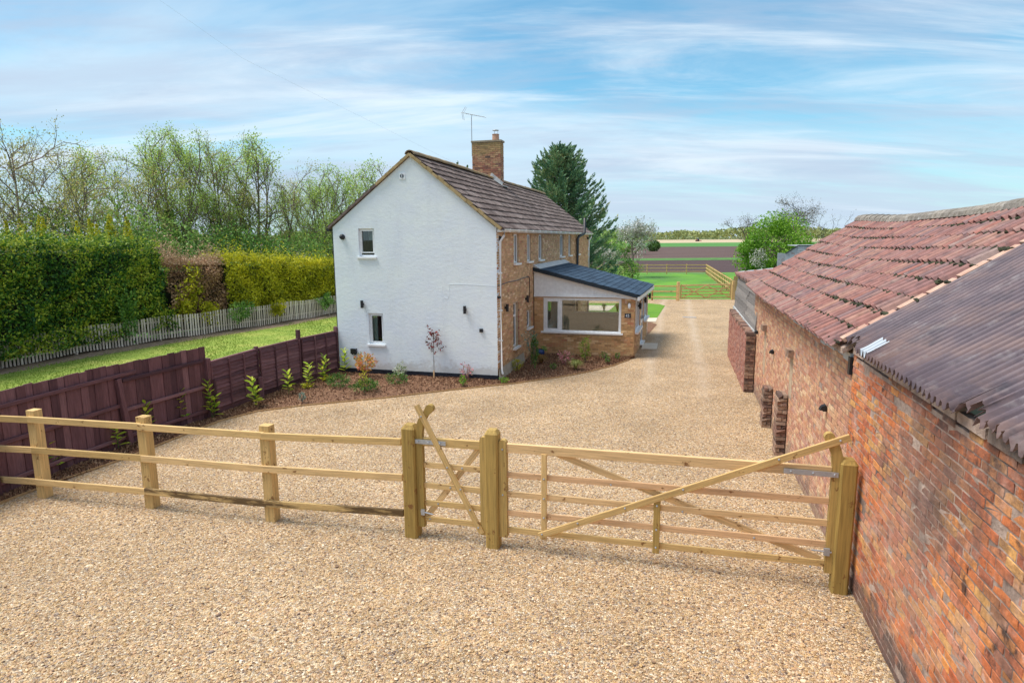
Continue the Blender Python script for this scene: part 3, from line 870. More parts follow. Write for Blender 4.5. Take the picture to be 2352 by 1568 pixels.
def copy_thing(src, name, label, loc, rz, sc, group=None, cat=None):
    c = src.copy()
    c.name = name
    COL.objects.link(c)
    c.location = loc
    c.rotation_euler = (0, 0, rz)
    c.scale = sc if isinstance(sc, tuple) else (sc, sc, sc)
    c['label'] = label
    if group:
        c['group'] = group
    if cat:
        c['category'] = cat
    for ch in [o for o in src.children]:
        d = ch.copy()
        COL.objects.link(d)
        d.parent = c
    return c


def blob_points(n, rx, ry, rz, seed, lumpiness=0.25, shell=0.55, zmin=-1.0):
    r = np.random.default_rng(seed)
    d = r.normal(size=(n, 3))
    d /= np.linalg.norm(d, axis=1, keepdims=True)
    d[:, 2] = np.where(d[:, 2] < zmin, -d[:, 2], d[:, 2])
    rad = (shell + (1 - shell) * r.random(n) ** 0.6) * (1 + lumpiness * lump(d, 2.2, seed))
    return d * rad[:, None] * np.array([rx, ry, rz])


def poly_sheet(name, pts, z, mat, label, cat, kind='structure'):
    """flat sheet from an outline (may be concave)"""
    import bmesh
    bm = bmesh.new()
    vs = [bm.verts.new((p[0], p[1], z)) for p in pts]
    f = bm.faces.new(vs)
    bmesh.ops.triangulate(bm, faces=[f])
    bmesh.ops.recalc_face_normals(bm, faces=bm.faces)
    me = bpy.data.meshes.new(name)
    bm.to_mesh(me)
    bm.free()
    if len(me.polygons) and me.polygons[0].normal.z < 0:
        me.flip_normals()
    me.materials.append(mat)
    return tag(obj(name, me), label, cat, kind=kind)


# ================================================================== THE GROUND
def circle(r, n=64):
    return [(r * math.cos(2 * PI * i / n), r * math.sin(2 * PI * i / n)) for i in range(n)]


poly_sheet('ground', circle(6000), -0.06, M['earth'], 'flat open farmland stretching to the horizon', 'ground')


def strip(name, y0, y1, z, mat, label, cat='field', x0=-500, x1=1500, skew=0.0):
    return poly_sheet(name, [(x0, y0 + skew), (x1, y0 - skew), (x1, y1 - skew), (x0, y1 + skew)], z, M[mat], label, cat)


strip('field', 76, 122, -0.040, 'soil_near', 'nearest dark ploughed field just beyond the paddock fence', x0=4, x1=260)
strip('field_verge', 121, 134, -0.034, 'verge', 'green grassy bank dividing the two ploughed fields', 'verge', 14, 400)
strip('field', 133, 312, -0.040, 'soil', 'wide brown ploughed field beyond the grassy bank', x0=24, x1=700)
strip('field', 306, 540, -0.034, 'crop', 'bright green strip of young crop beyond the ploughed fields', x0=40, x1=1200)
strip('field', 538, 1500, -0.030, 'stubble', 'pale stubble field below the distant woodland', x0=-300, x1=2500)
poly_sheet('ground_rough', [(-60, 19), (-17.6, 20.2), (-10.4, 36.6), (-6, 46), (14, 80), (4, 140), (-70, 140)], -0.03, M['verge'], 'rough green ground under the trees behind the hedge', 'ground')

BED_EDGE = [(-9.0, 7.4), (-8.62, 8.7), (-8.32, 9.88), (-8.1, 10.54), (-7.62, 11.7), (-7.25, 13.1), (-6.9, 14.35), (-6.35, 15.15), (-5.35, 15.68), (-3.47, 16.38), (-1.57, 17.31), (-0.01, 17.96), (1.52, 18.85),
            (2.4, 19.52), (3.4, 20.53), (4.05, 21.45), (4.28, 21.95)]
poly_sheet('gravel_drive', [(-30, -8), (6, -8), (6, 3), (3.95, 5.4), (4.06, 6.95), (7.0, 17.6), (9.3, 24.0), (15.6, 43.0), (9.3, 43.6), (2.0, 44.2), (2.0, 30.0), (4.6, 23.0), (3.0, 22.0), (-6.2, 16.5), (-8.0, 13.4), (-9.3, 8.0), (-11, 4)], 0.0, M['gravel'],
           'broad driveway of golden beige gravel', 'driveway')

# loose gravel stones standing proud near the camera
ico_v, ico_f = None, None
import bmesh
_bm = bmesh.new()
bmesh.ops.create_icosphere(_bm, subdivisions=1, radius=1.0)
ico_v = np.array([v.co[:] for v in _bm.verts])
_bm.verts.index_update()
ico_f = np.array([[v.index for v in f.verts] for f in _bm.faces])
_bm.free()


def scatter_stones(n, seed):
    r = np.random.default_rng(seed)
    y = 4.2 + 12.0 * r.random(n * 3) ** 1.9
    x = r.uniform(-1, 1, n * 3) * (0.86 * y + 1.5)
    ok = (x < 3.6 + (y - 5.4) * 0.257 - 0.05)
    bx = np.interp(y, [p[1] for p in BED_EDGE], [p[0] for p in BED_EDGE])
    ok &= (x > bx + 0.05) | (y < 7.6)
    x, y = x[ok][:n], y[ok][:n]
    n = len(x)
    sz = r.lognormal(math.log(0.0088), 0.28, n)
    V = ico_v[None] * (1 + 0.22 * r.normal(size=(n, len(ico_v), 1))) * np.stack([sz * r.uniform(0.8, 1.6, n), sz * r.uniform(0.7, 1.2, n), sz * r.uniform(0.55, 0.9, n)], 1)[:, None, :]
    a = r.uniform(0, 6.28, n)
    c, s = np.cos(a)[:, None], np.sin(a)[:, None]
    X = V[:, :, 0] * c - V[:, :, 1] * s + x[:, None]
    Y = V[:, :, 0] * s + V[:, :, 1] * c + y[:, None]
    Z = V[:, :, 2] + (sz * 0.45)[:, None]
    V = np.stack([X, Y, Z], 2).reshape(-1, 3)
    F = (ico_f[None] + (np.arange(n) * len(ico_v))[:, None, None]).reshape(-1, 3)
    return np_me('gravel', V, F, M['stone'])


tag(obj('gravel', scatter_stones(42000, 5)), 'loose rounded gravel stones lying on the driveway', 'gravel', kind='stuff')

# mulch bed: a low mound between the timber edging, the brown fence and the house
HOUSE_O, HOUSE_R = (-0.43, 18.32, 0.0), math.radians(-15.3)
_hc, _hs = math.cos(HOUSE_R), math.sin(HOUSE_R)


def hw(u, v, z=0.0):
    return (HOUSE_O[0] + u * _hc - v * _hs, HOUSE_O[1] + u * _hs + v * _hc, z)


FENCE_LINE = [(-9.45, 7.2), (-8.66, 9.9), (-8.05, 12.6), (-7.30, 14.55), (-6.86, 16.5), (-6.30, 18.2), (-5.62, 19.75)]


def mulch_bed():
    back = [(-9.3, 7.2), (-8.55, 9.9), (-7.95, 12.6), (-7.2, 14.5), (-6.8, 16.45), (-6.2, 18.2), (-5.5, 19.7), hw(-4.0, 0.05)[:2], hw(-2.0, 0.05)[:2], hw(-0.05, 0.05)[:2], hw(0.05, 2.0)[:2], hw(0.05, 4.6)[:2], hw(1.2, 4.6)[:2], hw(2.4, 4.6)[:2], hw(3.3, 4.6)[:2], hw(3.68, 4.6)[:2], (4.32, 21.98)]

    def resamp(P, n):
        P = np.array(P)
        d = np.concatenate([[0], np.cumsum(np.linalg.norm(np.diff(P, axis=0), axis=1))])
        t = np.linspace(0, d[-1], n)
        return np.stack([np.interp(t, d, P[:, 0]), np.interp(t, d, P[:, 1])], 1)
    # pair up by hand-chosen correspondence
    pf = [0, 1, 2, 4, 6, 7, 8, 9, 10, 11, 12, 13, 14, 14.4, 15, 15.6, 16]
    E = np.array(BED_EDGE)
    F_ = np.stack([np.interp(pf, np.arange(len(E)), E[:, 0]), np.interp(pf, np.arange(len(E)), E[:, 1])], 1)
    n = 150
    tt = np.linspace(0, len(back) - 1, n)
    B = np.stack([np.interp(tt, np.arange(len(back)), np.array(back)[:, k]) for k in (0, 1)], 1)
    A = np.stack([np.interp(tt, np.arange(len(back)), F_[:, k]) for k in (0, 1)], 1)
    m_ = 22
    w = np.linspace(0, 1, m_)
    G = A[:, None] * (1 - w)[None, :, None] + B[:, None] * w[None, :, None]
    z = 0.004 + 0.042 * np.minimum(1, w * 4)[None, :] * np.ones((n, 1))
    P = np.concatenate([G, z[..., None]], 2).reshape(-1, 3)
    P[:, 2] += 0.014 * lump(P * np.array([1, 1, 0]), 2.5, 4) + 0.010 * lump(P * np.array([1, 1, 0]), 9, 6)
    Fq = [(i * m_ + j, (i + 1) * m_ + j, (i + 1) * m_ + j + 1, i * m_ + j + 1) for i in range(n - 1) for j in range(m_ - 1)]
    return P, np.array(Fq), A, B


mP, mF, mA, mB = mulch_bed()
o = obj('mulch_bed', np_me('mulch_bed', mP, mF, M['mulch'], True))
tag(o, 'planting bed of brown bark mulch along the fence and house', 'flower bed', kind='structure')
_r = np.random.default_rng(9)
_n = 26000
_fi = _r.integers(0, len(mF), _n)
_uv = _r.random((_n, 2))
_c = mP[mF[_fi]]
_cp_ = (_c[:, 0] * ((1 - _uv[:, 0]) * (1 - _uv[:, 1]))[:, None] + _c[:, 1] * (_uv[:, 0] * (1 - _uv[:, 1]))[:, None] + _c[:, 2] * (_uv[:, 0] * _uv[:, 1])[:, None] + _c[:, 3] * ((1 - _uv[:, 0]) * _uv[:, 1])[:, None])
_cp_[:, 2] += 0.012
V, F = leaf_quads(_cp_, 0.075, 3, 0.6, 0.32, (0, 0, 1))
tag(obj('mulch', np_me('mulch', V, F, M['chip'])), 'loose bark chippings scattered over the planting bed', 'mulch', kind='stuff')
# timber edging between bed and gravel
ed = thing('edging', 'thin timber edging curving between the mulch bed and the gravel', 'edging', (0, 0, 0))
for a, b in zip(BED_EDGE, BED_EDGE[1:]):
    beam('edging_board', (a[0], a[1], -0.022), (b[0], b[1], -0.022), 0.020, 0.12, M['edging'], ed, c=0.002)

# lawn between the brown fence and the pale fence
PICKET = [(-17.9, 18.0), (-17.15, 20.69), (-16.39, 23.3), (-15.62, 25.2), (-14.97, 26.5), (-13.28, 29.5), (-11.95, 32.0), (-10.37, 35.6), (-8.6, 39.5)]
poly_sheet('lawn', [(-9.5, 7.0), (-8.75, 9.9), (-8.15, 12.65), (-7.4, 14.6), (-6.95, 16.5), (-6.4, 18.3), (-5.72, 19.9), hw(-5.4, 0.2)[:2], hw(-5.4, 18)[:2], (-3, 42), (-8.2, 39.3), (-10.0, 35.4), (-11.6, 31.8), (-12.95, 29.3), (-14.6, 26.2), (-15.2, 24.9), (-16.0, 23.0), (-16.8, 20.3), (-17.6, 17.6), (-22, 7)],
           0.006, M['lawn'], 'bright mown lawn between the brown fence and the pale fence', 'lawn')
poly_sheet('bare_soil', [(-19.0, 16.0), (-17.2, 16.9), (-16.35, 20.1), (-15.62, 22.7), (-14.8, 24.5), (-14.2, 25.8), (-12.5, 28.9), (-11.2, 31.2), (-9.65, 35.0), (-7.9, 39.1), (-9.0, 39.8), (-11.0, 36.0), (-12.5, 32.0), (-14.0, 29.5), (-15.8, 26.3), (-17.4, 22.5), (-18.4, 19.0)],
           0.010, M['bare'], 'bare brown earth along the foot of the pale fence', 'soil')
_n = 60000
_y = _r.uniform(13, 36, _n)
_x = _r.uniform(-17, -4.5, _n)
_left = np.interp(_y, [p[1] for p in PICKET], [p[0] + 0.75 for p in PICKET]) + 0.25 * np.sin(_y * 2.3) * _r.random(_n)
_right = np.interp(_y, [7.2, 9.9, 12.6, 14.55, 16.5, 18.2, 19.75, 37], [-9.6, -8.8, -8.2, -7.5, -7.0, -6.4, -5.75, -1])
_ok = (_x > _left) & (_x < _right)
_x, _y = _x[_ok][:30000], _y[_ok][:30000]
_s = _r.uniform(0.03, 0.075, len(_x)) * (0.75 + 0.35 * np.sin(_x * 1.1 + _y * .6))
_C = np.stack([_x, _y, _s * 0.5 + 0.006], 1)
_d = np.stack([_r.normal(0, .45, len(_x)), _r.normal(0, .45, len(_x)), np.ones(len(_x))], 1) * _s[:, None] * 0.9
_w = np.stack([_r.normal(0, 1, len(_x)), _r.normal(0, 1, len(_x)), np.zeros(len(_x))], 1)
_w = _w / (np.linalg.norm(_w, axis=1, keepdims=True) + 1e-6) * 0.016
V = np.stack([_C - _d / 2 - _w, _C - _d / 2 + _w, _C + _d / 2], 1).reshape(-1, 3)
tag(obj('grass', np_me('grass', V, np.arange(len(V)).reshape(-1, 3), M['l_grass'])), 'short uneven grass blades over the left lawn', 'grass', kind='stuff')

# beyond the drive: small lawn, paving, paddock, bare earth
poly_sheet('lawn_corner', [(2.5, 33.2), (7.74, 33.15), (9.61, 39.15), (9.5, 39.9), (8.91, 40.7), (2.5, 41.4)], 0.012, M['turf'], 'small striped new lawn behind the sunroom', 'lawn')
poly_sheet('paving', [(2.5, 31.7), (7.3, 31.55), (7.74, 33.1), (2.5, 33.15)], 0.016, M['paving'], 'pale paving beside the small lawn behind the sunroom', 'paving')
poly_sheet('patio', [(2.6, 36.9), (5.67, 36.5), (6.54, 39.45), (2.6, 40.1)], 0.022, M['paving'], 'pale paved patio in the small lawn seen through the sunroom windows', 'patio')
poly_sheet('soil_patch', [(5.6, 27.5), (6.1, 27.6), (7.15, 30.6), (7.0, 31.5), (5.2, 31.6), (4.4, 29.0)], 0.008, M['mulch'], 'dark earth patch beside the sunroom wall', 'soil')
poly_sheet('turf_strip', [(2.5, 26.0), (4.6, 26.0), (5.2, 31.5), (2.5, 31.6)], 0.006, M['turf'], 'strip of turf behind the sunroom', 'lawn')
poly_sheet('paddock', [(1.0, 44.0), (9.4, 43.3), (16.2, 42.6), (24.0, 73.4), (24.3, 77.0), (2, 78.5)], -0.012, M['paddock'], 'green grass paddock behind the far gate', 'paddock')
poly_sheet('paddock_side', [(16.3, 44.0), (40, 44.0), (60, 77), (24.4, 77)], -0.016, M['paddock'], 'rough grass outside the paddock side fence', 'paddock')


# ================================================================== THE HOUSE
house = thing('house', 'two storey cottage with white rendered gable, buff brick side and brown tiled roof', 'house', HOUSE_O, HOUSE_R)
W, LEN, EAVE, RX, RZ = 5.28, 18.2, 4.46, -2.6, 6.62
G_HOLES = [(-4.41, -3.88, 3.70, 4.55), (-4.19, -3.69, 0.985, 1.955)]
mb = MB()
panel((-W, 0), 0.0, 0, W, 0.17, 4.555, [(h[0] + W, h[1] + W, h[2], h[3]) for h in G_HOLES], 0.28, mb)
zl, zr = 4.62, 4.50


def gpoly(y):
    return [(-W, y, 4.555), (0.0, y, 4.555 - 0.06), (0.0, y, 4.555)]


mb2 = MB().prism([(-W, 4.5552), (-0.055, 4.5552), (RX, RZ), (-W, 4.60)], 'y', 0.0, 0.28)
mb.add(mb2.v, mb2.f)
mb.build('gable_wall', M['render'], house)
# rear wall and far gable (seen only from elsewhere)
mb = MB()
panel((-W, LEN), math.radians(-90), 0.0, LEN - 0.29, 0.0, 4.45, (), 0.2, mb)
panel((0, LEN), math.radians(180), 0.0, W - 0.21, 0.0, 4.45, (), 0.2, mb)
mb.prism([(-W, 4.46), (0, 4.46), (RX, RZ)], 'y', LEN - 0.2, LEN)
mb.build('rear_wall', M['render'], house)
mb = MB().box(-W - 0.012, 0.012, -0.014, 0.0, -0.12, 0.185)
mb.box(-W - 0.012, 0.012, 0.0, 0.26, -0.12, 0.165)
mb.build('plinth', M['plinth'], house)
MB().box(0.03, 0.06, -0.01, 3.2, -0.05, 0.06).build('plinth', M['plinth'], house)
MB().prism([(0.03, -0.05), (0.10, -0.05), (0.10, 0.04), (0.035, 0.36)], 'y', 0.02, 3.0).build('concrete_fillet', M['concrete'], house)

# long brick wall
UPW = [(1.94, 2.55), (3.70, 4.30), (5.50, 6.18), (9.66, 10.52), (11.78, 12.46), (14.16, 14.88)]
L_HOLES = [(a, b, 3.43, 4.36) for a, b in UPW] + [(1.82, 2.42, 0.70, 2.15), (3.64, 4.25, 1.10, 1.70)]
SR_HOLE = [(4.62, 10.65, -1, 3.17)]
PHL = math.radians(90)
mb = panel((-0.012, 0), PHL, 0.02, LEN, 0.0, 4.45, L_HOLES, 0.26)
mb.build('side_wall', M['mortar_buff'], house)
HB = [(a - 0.005, b + 0.005, c - 0.0, d + 0.0) for a, b, c, d in L_HOLES]
set_bricks(house, lay(0.0, LEN, 0.02, 4.44, HB + SR_HOLE, seed=3), (-0.012, 0), PHL, M['brick_buff'], proud=0.014, cap=300, jit=0.004, amt=0.03)
for (a, b) in UPW:
    # side-hung pair of sashes in each narrow window
    window(house, (-0.012, 0), PHL, a, b, 3.43, 4.36, recess=0.05, fw=0.05, mull=[((a + b) / 2, 0.06)], pane='pane_dark', sill=0.10, sill_over=0.06, sash=[(a + 0.05, (a + b) / 2 - 0.03, 3.48, 4.31, 0.035)])
dw = window(house, (-0.012, 0), PHL, 1.82, 2.42, 0.70, 2.15, recess=0.07, fw=0.055, trans=[(1.72, 0.06)], pane='pane_dark', sill=0.10, sill_over=0.06)
window(house, (-0.012, 0), PHL, 3.64, 4.25, 1.10, 1.70, recess=0.06, fw=0.055, pane='pane_dark', sill=0.10, sill_over=0.06)
# red brick quoins beside the tall window and under the small one
for z in np.arange(0.72, 2.1, 0.075):
    obj('brick', brick_variants(M['brick_red'], 0.03)[int(z * 40) % 7][0], house, Matrix.Translation((0.004, 2.48, z + 0.035)) @ Matrix.Rotation(PHL, 4, 'Z') @ Matrix.Diagonal((0.10, 0.03, 0.064, 1)))

# gable windows with a shallow lined room behind the glass
for (a, b, c, d), nm in zip(G_HOLES, ('up', 'down')):
    w = window(house, (0, 0), 0.0, a, b, c, d, recess=0.07, fw=0.05, pane='glass', sill=0.06, sill_over=0.06, sash=[(a + 0.05, b - 0.05, c + 0.05 + (0.06 if nm == 'up' else 0.0), d - 0.05, 0.03)])
    room = MB()
    y0, y1 = 0.285, 1.4
    room.quad((a - .5, y1, c - .4), (b + .5, y1, c - .4), (b + .5, y1, d + .3), (a - .5, y1, d + .3))
    room.quad((a - .5, y0, c - .4), (a - .5, y1, c - .4), (a - .5, y1, d + .3), (a - .5, y0, d + .3))
    room.quad((b + .5, y0, c - .4), (b + .5, y1, c - .4), (b + .5, y1, d + .3), (b + .5, y0, d + .3))
    room.quad((a - .5, y0, c - .4), (b + .5, y0, c - .4), (b + .5, y1, c - .4), (a - .5, y1, c - .4))
    room.quad((a - .5, y0, d + .3), (b + .5, y0, d + .3), (b + .5, y1, d + .3), (a - .5, y1, d + .3))
    obj('room_interior', room.me('room_interior', M['roomdark']), house)
    if nm == 'down':
        MB().box(a + 0.05, a + 0.20, 0.20, 0.22, c, d).build('curtain', M['blind'], house)
        MB().box(a + 0.23, b + 0.1, 0.75, 0.80, c, d - 0.05).build('door_panel', M['roomdark'], house)
    else:
        MB().box(a + 0.05, b - 0.04, 0.55, 0.56, c + 0.5, d).build('curtain', M['blind'], house)
        MB().box(a + 0.26, b + 0.05, 0.7, 0.9, c, c + 0.42).build('furniture', M['furn'], house)

# roof: timber slopes under tiles
RIDGE_Z, RE_X, RE_Z, LE_X, LE_Z = 6.70, 0.16, 4.52, -5.42, 4.60
LENR = LEN + 0.12
rs = MB()
rs.prism([(RX, RIDGE_Z - 0.03), (RE_X, RE_Z - 0.03), (RE_X, RE_Z - 0.07), (RX, RIDGE_Z - 0.08)], 'y', -0.04, LENR)
rs.prism([(RX, RIDGE_Z - 0.031), (RX, RIDGE_Z - 0.081), (LE_X, LE_Z - 0.07), (LE_X, LE_Z - 0.02)], 'y', -0.02, LENR)
roof = rs.build('roof', M['conc_tile'], house)


def tile_slab(w, l, t, seed):
    """flat interlocking roof tile: length along +x down the slope, slight roll along its side, ragged tail"""
    r = random.Random(seed)
    ys = [-w / 2, -w * 0.30, -w * 0.22, w * 0.05, w * 0.30, w / 2]
    zs = [0.008, 0.008, 0.0, 0.001, 0.0, 0.006]
    vs = []
    for x, zb in ((0, 0.0), (l * 0.5, 0.018), (l, 0.038)):
        for y, z in zip(ys, zs):
            vs.append((x + (r.uniform(-.012, .012) if x == l else 0), y, z + zb + r.uniform(-.002, .002)))
    for y, z in zip(ys, zs):
        vs.append((vs[len(ys) * 2 + ys.index(y)][0], y, z + 0.038 - t))
    n = len(ys)
    fs = [(i * n + k, (i + 1) * n + k, (i + 1) * n + k + 1, i * n + k + 1) for i in range(3) for k in range(n - 1)]
    return vs, fs


def lay_tiles(root, parent, org, down, along, nrm, rows, gauge, cols, width, variants, mat, cap, keep=None, warp=None, name='tile', stuffname='tiling', jit=0.006, seed=1, rot=0.010):
    """tiles laid from the eave upwards; org = top-left corner on the slope, 'down' and 'along' unit vectors"""
    r = random.Random(seed)
    mes = []
    for i, (vs, fs) in enumerate(variants):
        me = bpy.data.meshes.new(name)
        me.from_pydata(vs, [], fs)
        me.update()
        me.materials.append(mat)
        mes.append((me, np.array(vs), np.array(fs)))
    items = []
    B3 = Matrix((down, along, nrm)).transposed()
    for i in range(rows):
        for k in range(cols):
            if keep and not keep(i, k):
                continue
            p = Vector(org) + down * (i * gauge + r.uniform(-jit, jit)) + along * ((k + 0.5) * width) + nrm * r.uniform(0, jit * 0.5)
            if warp:
                p = p + Vector((0, 0, warp(i, k)))
            mt = (B3 @ Matrix.Rotation(r.gauss(0, rot), 3, 'Z')).to_4x4()
            mt.translation = p
            pr = project(root.matrix_basis @ p)
            vis = pr is not None and -0.02 < pr[0] < 1.02 and -0.02 < pr[1] < 1.02
            items.append(((0 if vis else 1, pr[2] if pr else 99), mt, r.randrange(len(mes))))
    items.sort(key=lambda t: t[0])
    for _, mt, vi in items[:cap]:
        obj(name, mes[vi][0], parent, mt)
    rest = items[cap:]
    if rest:
        Vs, Fs, n = [], [], 0
        for _, mt, vi in rest:
            A_ = np.array(mt)
            V = mes[vi][1] @ A_[:3, :3].T + A_[:3, 3]
            Vs.append(V)
            Fs.append(mes[vi][2] + n)
            n += len(V)
        tag(obj(stuffname, np_me(stuffname, np.concatenate(Vs), np.concatenate(Fs), mat), parent), kind='stuff')


dn = Vector((RE_X - RX, 0, RE_Z - RIDGE_Z))
SL = dn.length
dn.normalize()
nr = Vector((-dn.z, 0, dn.x))
rows = 11
gz = SL / rows
tv = [tile_slab(0.325, gz + 0.045, 0.060, 40 + i) for i in range(6)]
ch_keep = lambda i, k: not (7.95 < (k + .5) * 0.33 - 0.05 < 8.40 and i < 2)
lay_tiles(house, house, (RX, -0.06, RIDGE_Z), dn, Vector((0, 1, 0)), nr, rows, gz, 55, 0.3305, tv, M['conc_tile'], 300, keep=ch_keep, name='roof_tile', stuffname='roof_tiling', jit=0.007)
dl = Vector((LE_X - RX, 0, LE_Z - RIDGE_Z))
SLl = dl.length
dl.normalize()
nl = Vector((dl.z, 0, -dl.x))
if nl.z < 0:
    nl = -nl
tv2 = [tile_slab(0.325, SLl / 11 + 0.045, 0.03, 60 + i) for i in range(3)]
lay_tiles(house, house, (RX, -0.04, RIDGE_Z), dl, Vector((0, 1, 0)), nl, 11, SLl / 11, 55, 0.3305, tv2, M['conc_tile'], 0, name='roof_tile', stuffname='roof_tiling_rear')
# ridge tiles
for k in range(40):
    y0 = -0.08 + k * 0.456
    if 7.98 < y0 + 0.2 < 8.45:
        continue
    t = MB()
    n = 7
    top = [(RX + 0.15 * math.cos(PI * i / (n - 1)), RIDGE_Z - 0.035 + 0.125 * math.sin(PI * i / (n - 1))) for i in range(n)]
    inn = [(RX + 0.125 * math.cos(PI * i / (n - 1)), RIDGE_Z - 0.04 + 0.10 * math.sin(PI * i / (n - 1))) for i in range(n)]
    dz = 0.004 * math.sin(k * 2.1) + 0.02 * math.sin(k * 0.22)
    t.prism([(x, z + dz) for x, z in top] + [(x, z + dz) for x, z in inn[::-1]], 'y', y0, y0 + 0.446)
    t.build('ridge_tile', M['ridge'], house)
# mortar verge along the gable
vm = MB()
for x0, z0, x1, z1, wd in ((RX, RIDGE_Z, RE_X, RE_Z, 0.085), ):
    N_ = 16
    for i in range(N_):
        a, b = i / N_, (i + 1) / N_
        j = 0.012 * math.sin(i * 2.7)
        vm.bar((x0 + (x1 - x0) * a, -0.055 + j * .5, z0 + (z1 - z0) * a - 0.035 + j), (x0 + (x1 - x0) * b, -0.055 + j * .5, z0 + (z1 - z0) * b - 0.035 + j), 0.07, 0.085 + j)
for i in range(6):
    a, b = i / 15, (i + 1) / 15
    vm.bar((RX + (LE_X - RX) * a, -0.05, RIDGE_Z + (LE_Z - RIDGE_Z) * a - 0.02), (RX + (LE_X - RX) * b, -0.05, RIDGE_Z + (LE_Z - RIDGE_Z) * b - 0.02), 0.06, 0.075)
vm.build('verge', M['verge_mortar'], house)
vm = MB()
vm.bar((RX + (LE_X - RX) * 0.4, -0.035, RIDGE_Z + (LE_Z - RIDGE_Z) * 0.4 - 0.02), (LE_X, -0.035, LE_Z - 0.02), 0.05, 0.06)
vm.build('verge', M['conc_tile'], house)

# gutter, downpipes, soil pipe
gut = MB()
n = 7
arc = [(0.20 + 0.058 * math.cos(PI + PI * i / (n - 1)), 4.49 + 0.065 * math.sin(PI + PI * i / (n - 1))) for i in range(n)]
arc_in = [(0.20 + 0.048 * math.cos(PI + PI * i / (n - 1)), 4.49 + 0.055 * math.sin(PI + PI * i / (n - 1))) for i in range(n)]
gut.prism(arc + arc_in[::-1], 'y', 0.02, LEN + 0.1)
gut.box(0.02, 0.142, 0.02, LEN + 0.05, 4.40, 4.49)
gt = gut.build('gutter', M['upvc'], house)
for k in range(18):
    MB().box(0.135, 0.268, 0.6 + k, 0.63 + k, 4.415, 4.495).build('bracket', M['upvc'], gt)
dp = MB().tube([(0.20, 0.14, 4.44), (0.20, 0.14, 4.30), (0.075, 0.14, 4.13), (0.075, 0.14, 0.33), (0.10, 0.13, 0.25), (0.13, 0.10, 0.20)], 0.036, 10)
d_ = dp.build('downpipe', M['upvc'], house, smooth=True)
for z in (3.2, 2.1, 1.2):
    MB().box(0.0, 0.115, 0.09, 0.19, z, z + 0.04).build('bracket', M['upvc'], d_)
dp = MB().tube([(0.20, 17.95, 4.44), (0.20, 17.95, 4.30), (0.075, 17.9, 4.08), (0.075, 17.9, 0.15)], 0.036, 10)
dp.build('downpipe', M['upvc'], house, smooth=True)
sp = MB().tube([(0.10, 13.75, 0.1), (0.10, 13.75, 4.18), (0.14, 13.9, 4.30), (0.26, 14.4, 4.40), (0.31, 14.6, 4.48), (0.31, 14.62, 5.22)], 0.072, 12)
spo = sp.build('soil_pipe', M['black'], house, smooth=True)
for z in (3.4, 3.9):
    MB().tube([(0.10, 13.75, z), (0.10, 13.75, z + 0.05)], 0.068, 12).build('collar', M['black'], spo)
MB().tube([(0.31, 14.62, 5.1), (0.31, 14.62, 5.24)], 0.066, 12).build('collar', M['black'], spo)
# black gutter end at the left eave and pipe down the left corner
MB().tube([(-5.46, 0.0, 4.52), (-5.46, 2.0, 4.52)], 0.055, 8).build('gutter', M['black'], house)
MB().tube([(-5.33, 0.10, 4.45), (-5.33, 0.10, 0.1)], 0.035, 8).build('downpipe', M['black'], house)

# chimney
CX0, CX1, CY0, CY1, CZ = -3.40, -2.17, 8.0, 8.46, 8.14
chim = MB().box(CX0 + 0.01, CX1 - 0.01, CY0 + 0.01, CY1 - 0.01, 5.9, CZ).build('chimney', M['mortar'], house)
set_bricks(house, lay(0, CX1 - CX0, 6.24, CZ, (), seed=8), (CX0, CY0 + 0.01), 0.0, M['brick_red'], proud=0.012, amt=0.04, cap=160, parent=chim, jit=0.004)
set_bricks(house, lay(0, CY1 - CY0, 6.24, CZ, (), seed=9), (CX1 - 0.01, CY0), PHL, M['brick_red'], proud=0.012, amt=0.04, cap=80, parent=chim, jit=0.004)
set_bricks(house, lay(0, CY1 - CY0, 6.24, CZ, (), seed=10), (CX0 + 0.01, CY1), math.radians(-90), M['brick_red'], proud=0.012, amt=0.04, cap=50, parent=chim, jit=0.004)
MB().box(CX0 - 0.035, CX1 + 0.035, CY0 - 0.035, CY1 + 0.035, CZ, CZ + 0.07).build('chimney_cap', M['mortar'], chim)
MB().tube([(-2.44, 8.23, CZ + 0.06), (-2.44, 8.23, CZ + 0.30)], [0.15, 0.135], 14).build('chimney_pot', M['pot'], chim, smooth=False)
MB().tube([(-2.44, 8.23, CZ + 0.30), (-2.44, 8.23, CZ + 0.325)], [0.15, 0.15], 14).build('chimney_pot_rim', M['pot'], chim)
cw = MB().tube([(-2.44, 8.23, CZ + 0.475), (-2.44, 8.23, CZ + 0.485), (-2.44, 8.23, CZ + 0.51)], [0.14, 0.135, 0.03], 14)
for a in (0.3, 2.4, 4.5):
    cw.tube([(-2.44 + .09 * math.cos(a), 8.23 + .09 * math.sin(a), CZ + 0.28), (-2.44 + .09 * math.cos(a), 8.23 + .09 * math.sin(a), CZ + 0.48)], 0.008, 4)
cw.build('cowl', M['galv'], chim)
fl = MB()
fl.bar((RX - 0.02, CY0 - 0.012, RIDGE_Z + 0.12), (CX1 + 0.05, CY0 - 0.012, RIDGE_Z - 0.8 * (CX1 - RX) + 0.05), 0.03, 0.22)
fl.bar((RX - 0.02, CY0 - 0.07, RIDGE_Z + 0.05), (CX1 + 0.10, CY0 - 0.07, RIDGE_Z - 0.8 * (CX1 + .05 - RX) + 0.06), 0.15, 0.02)
fl.bar((CX1 + 0.06, CY0 - 0.10, RIDGE_Z - 0.8 * (CX1 + .06 - RX) + 0.05), (CX1 + 0.06, CY1 + 0.12, RIDGE_Z - 0.8 * (CX1 + .06 - RX) + 0.05), 0.18, 0.03)
fl.build('flashing', M['lead'], chim)

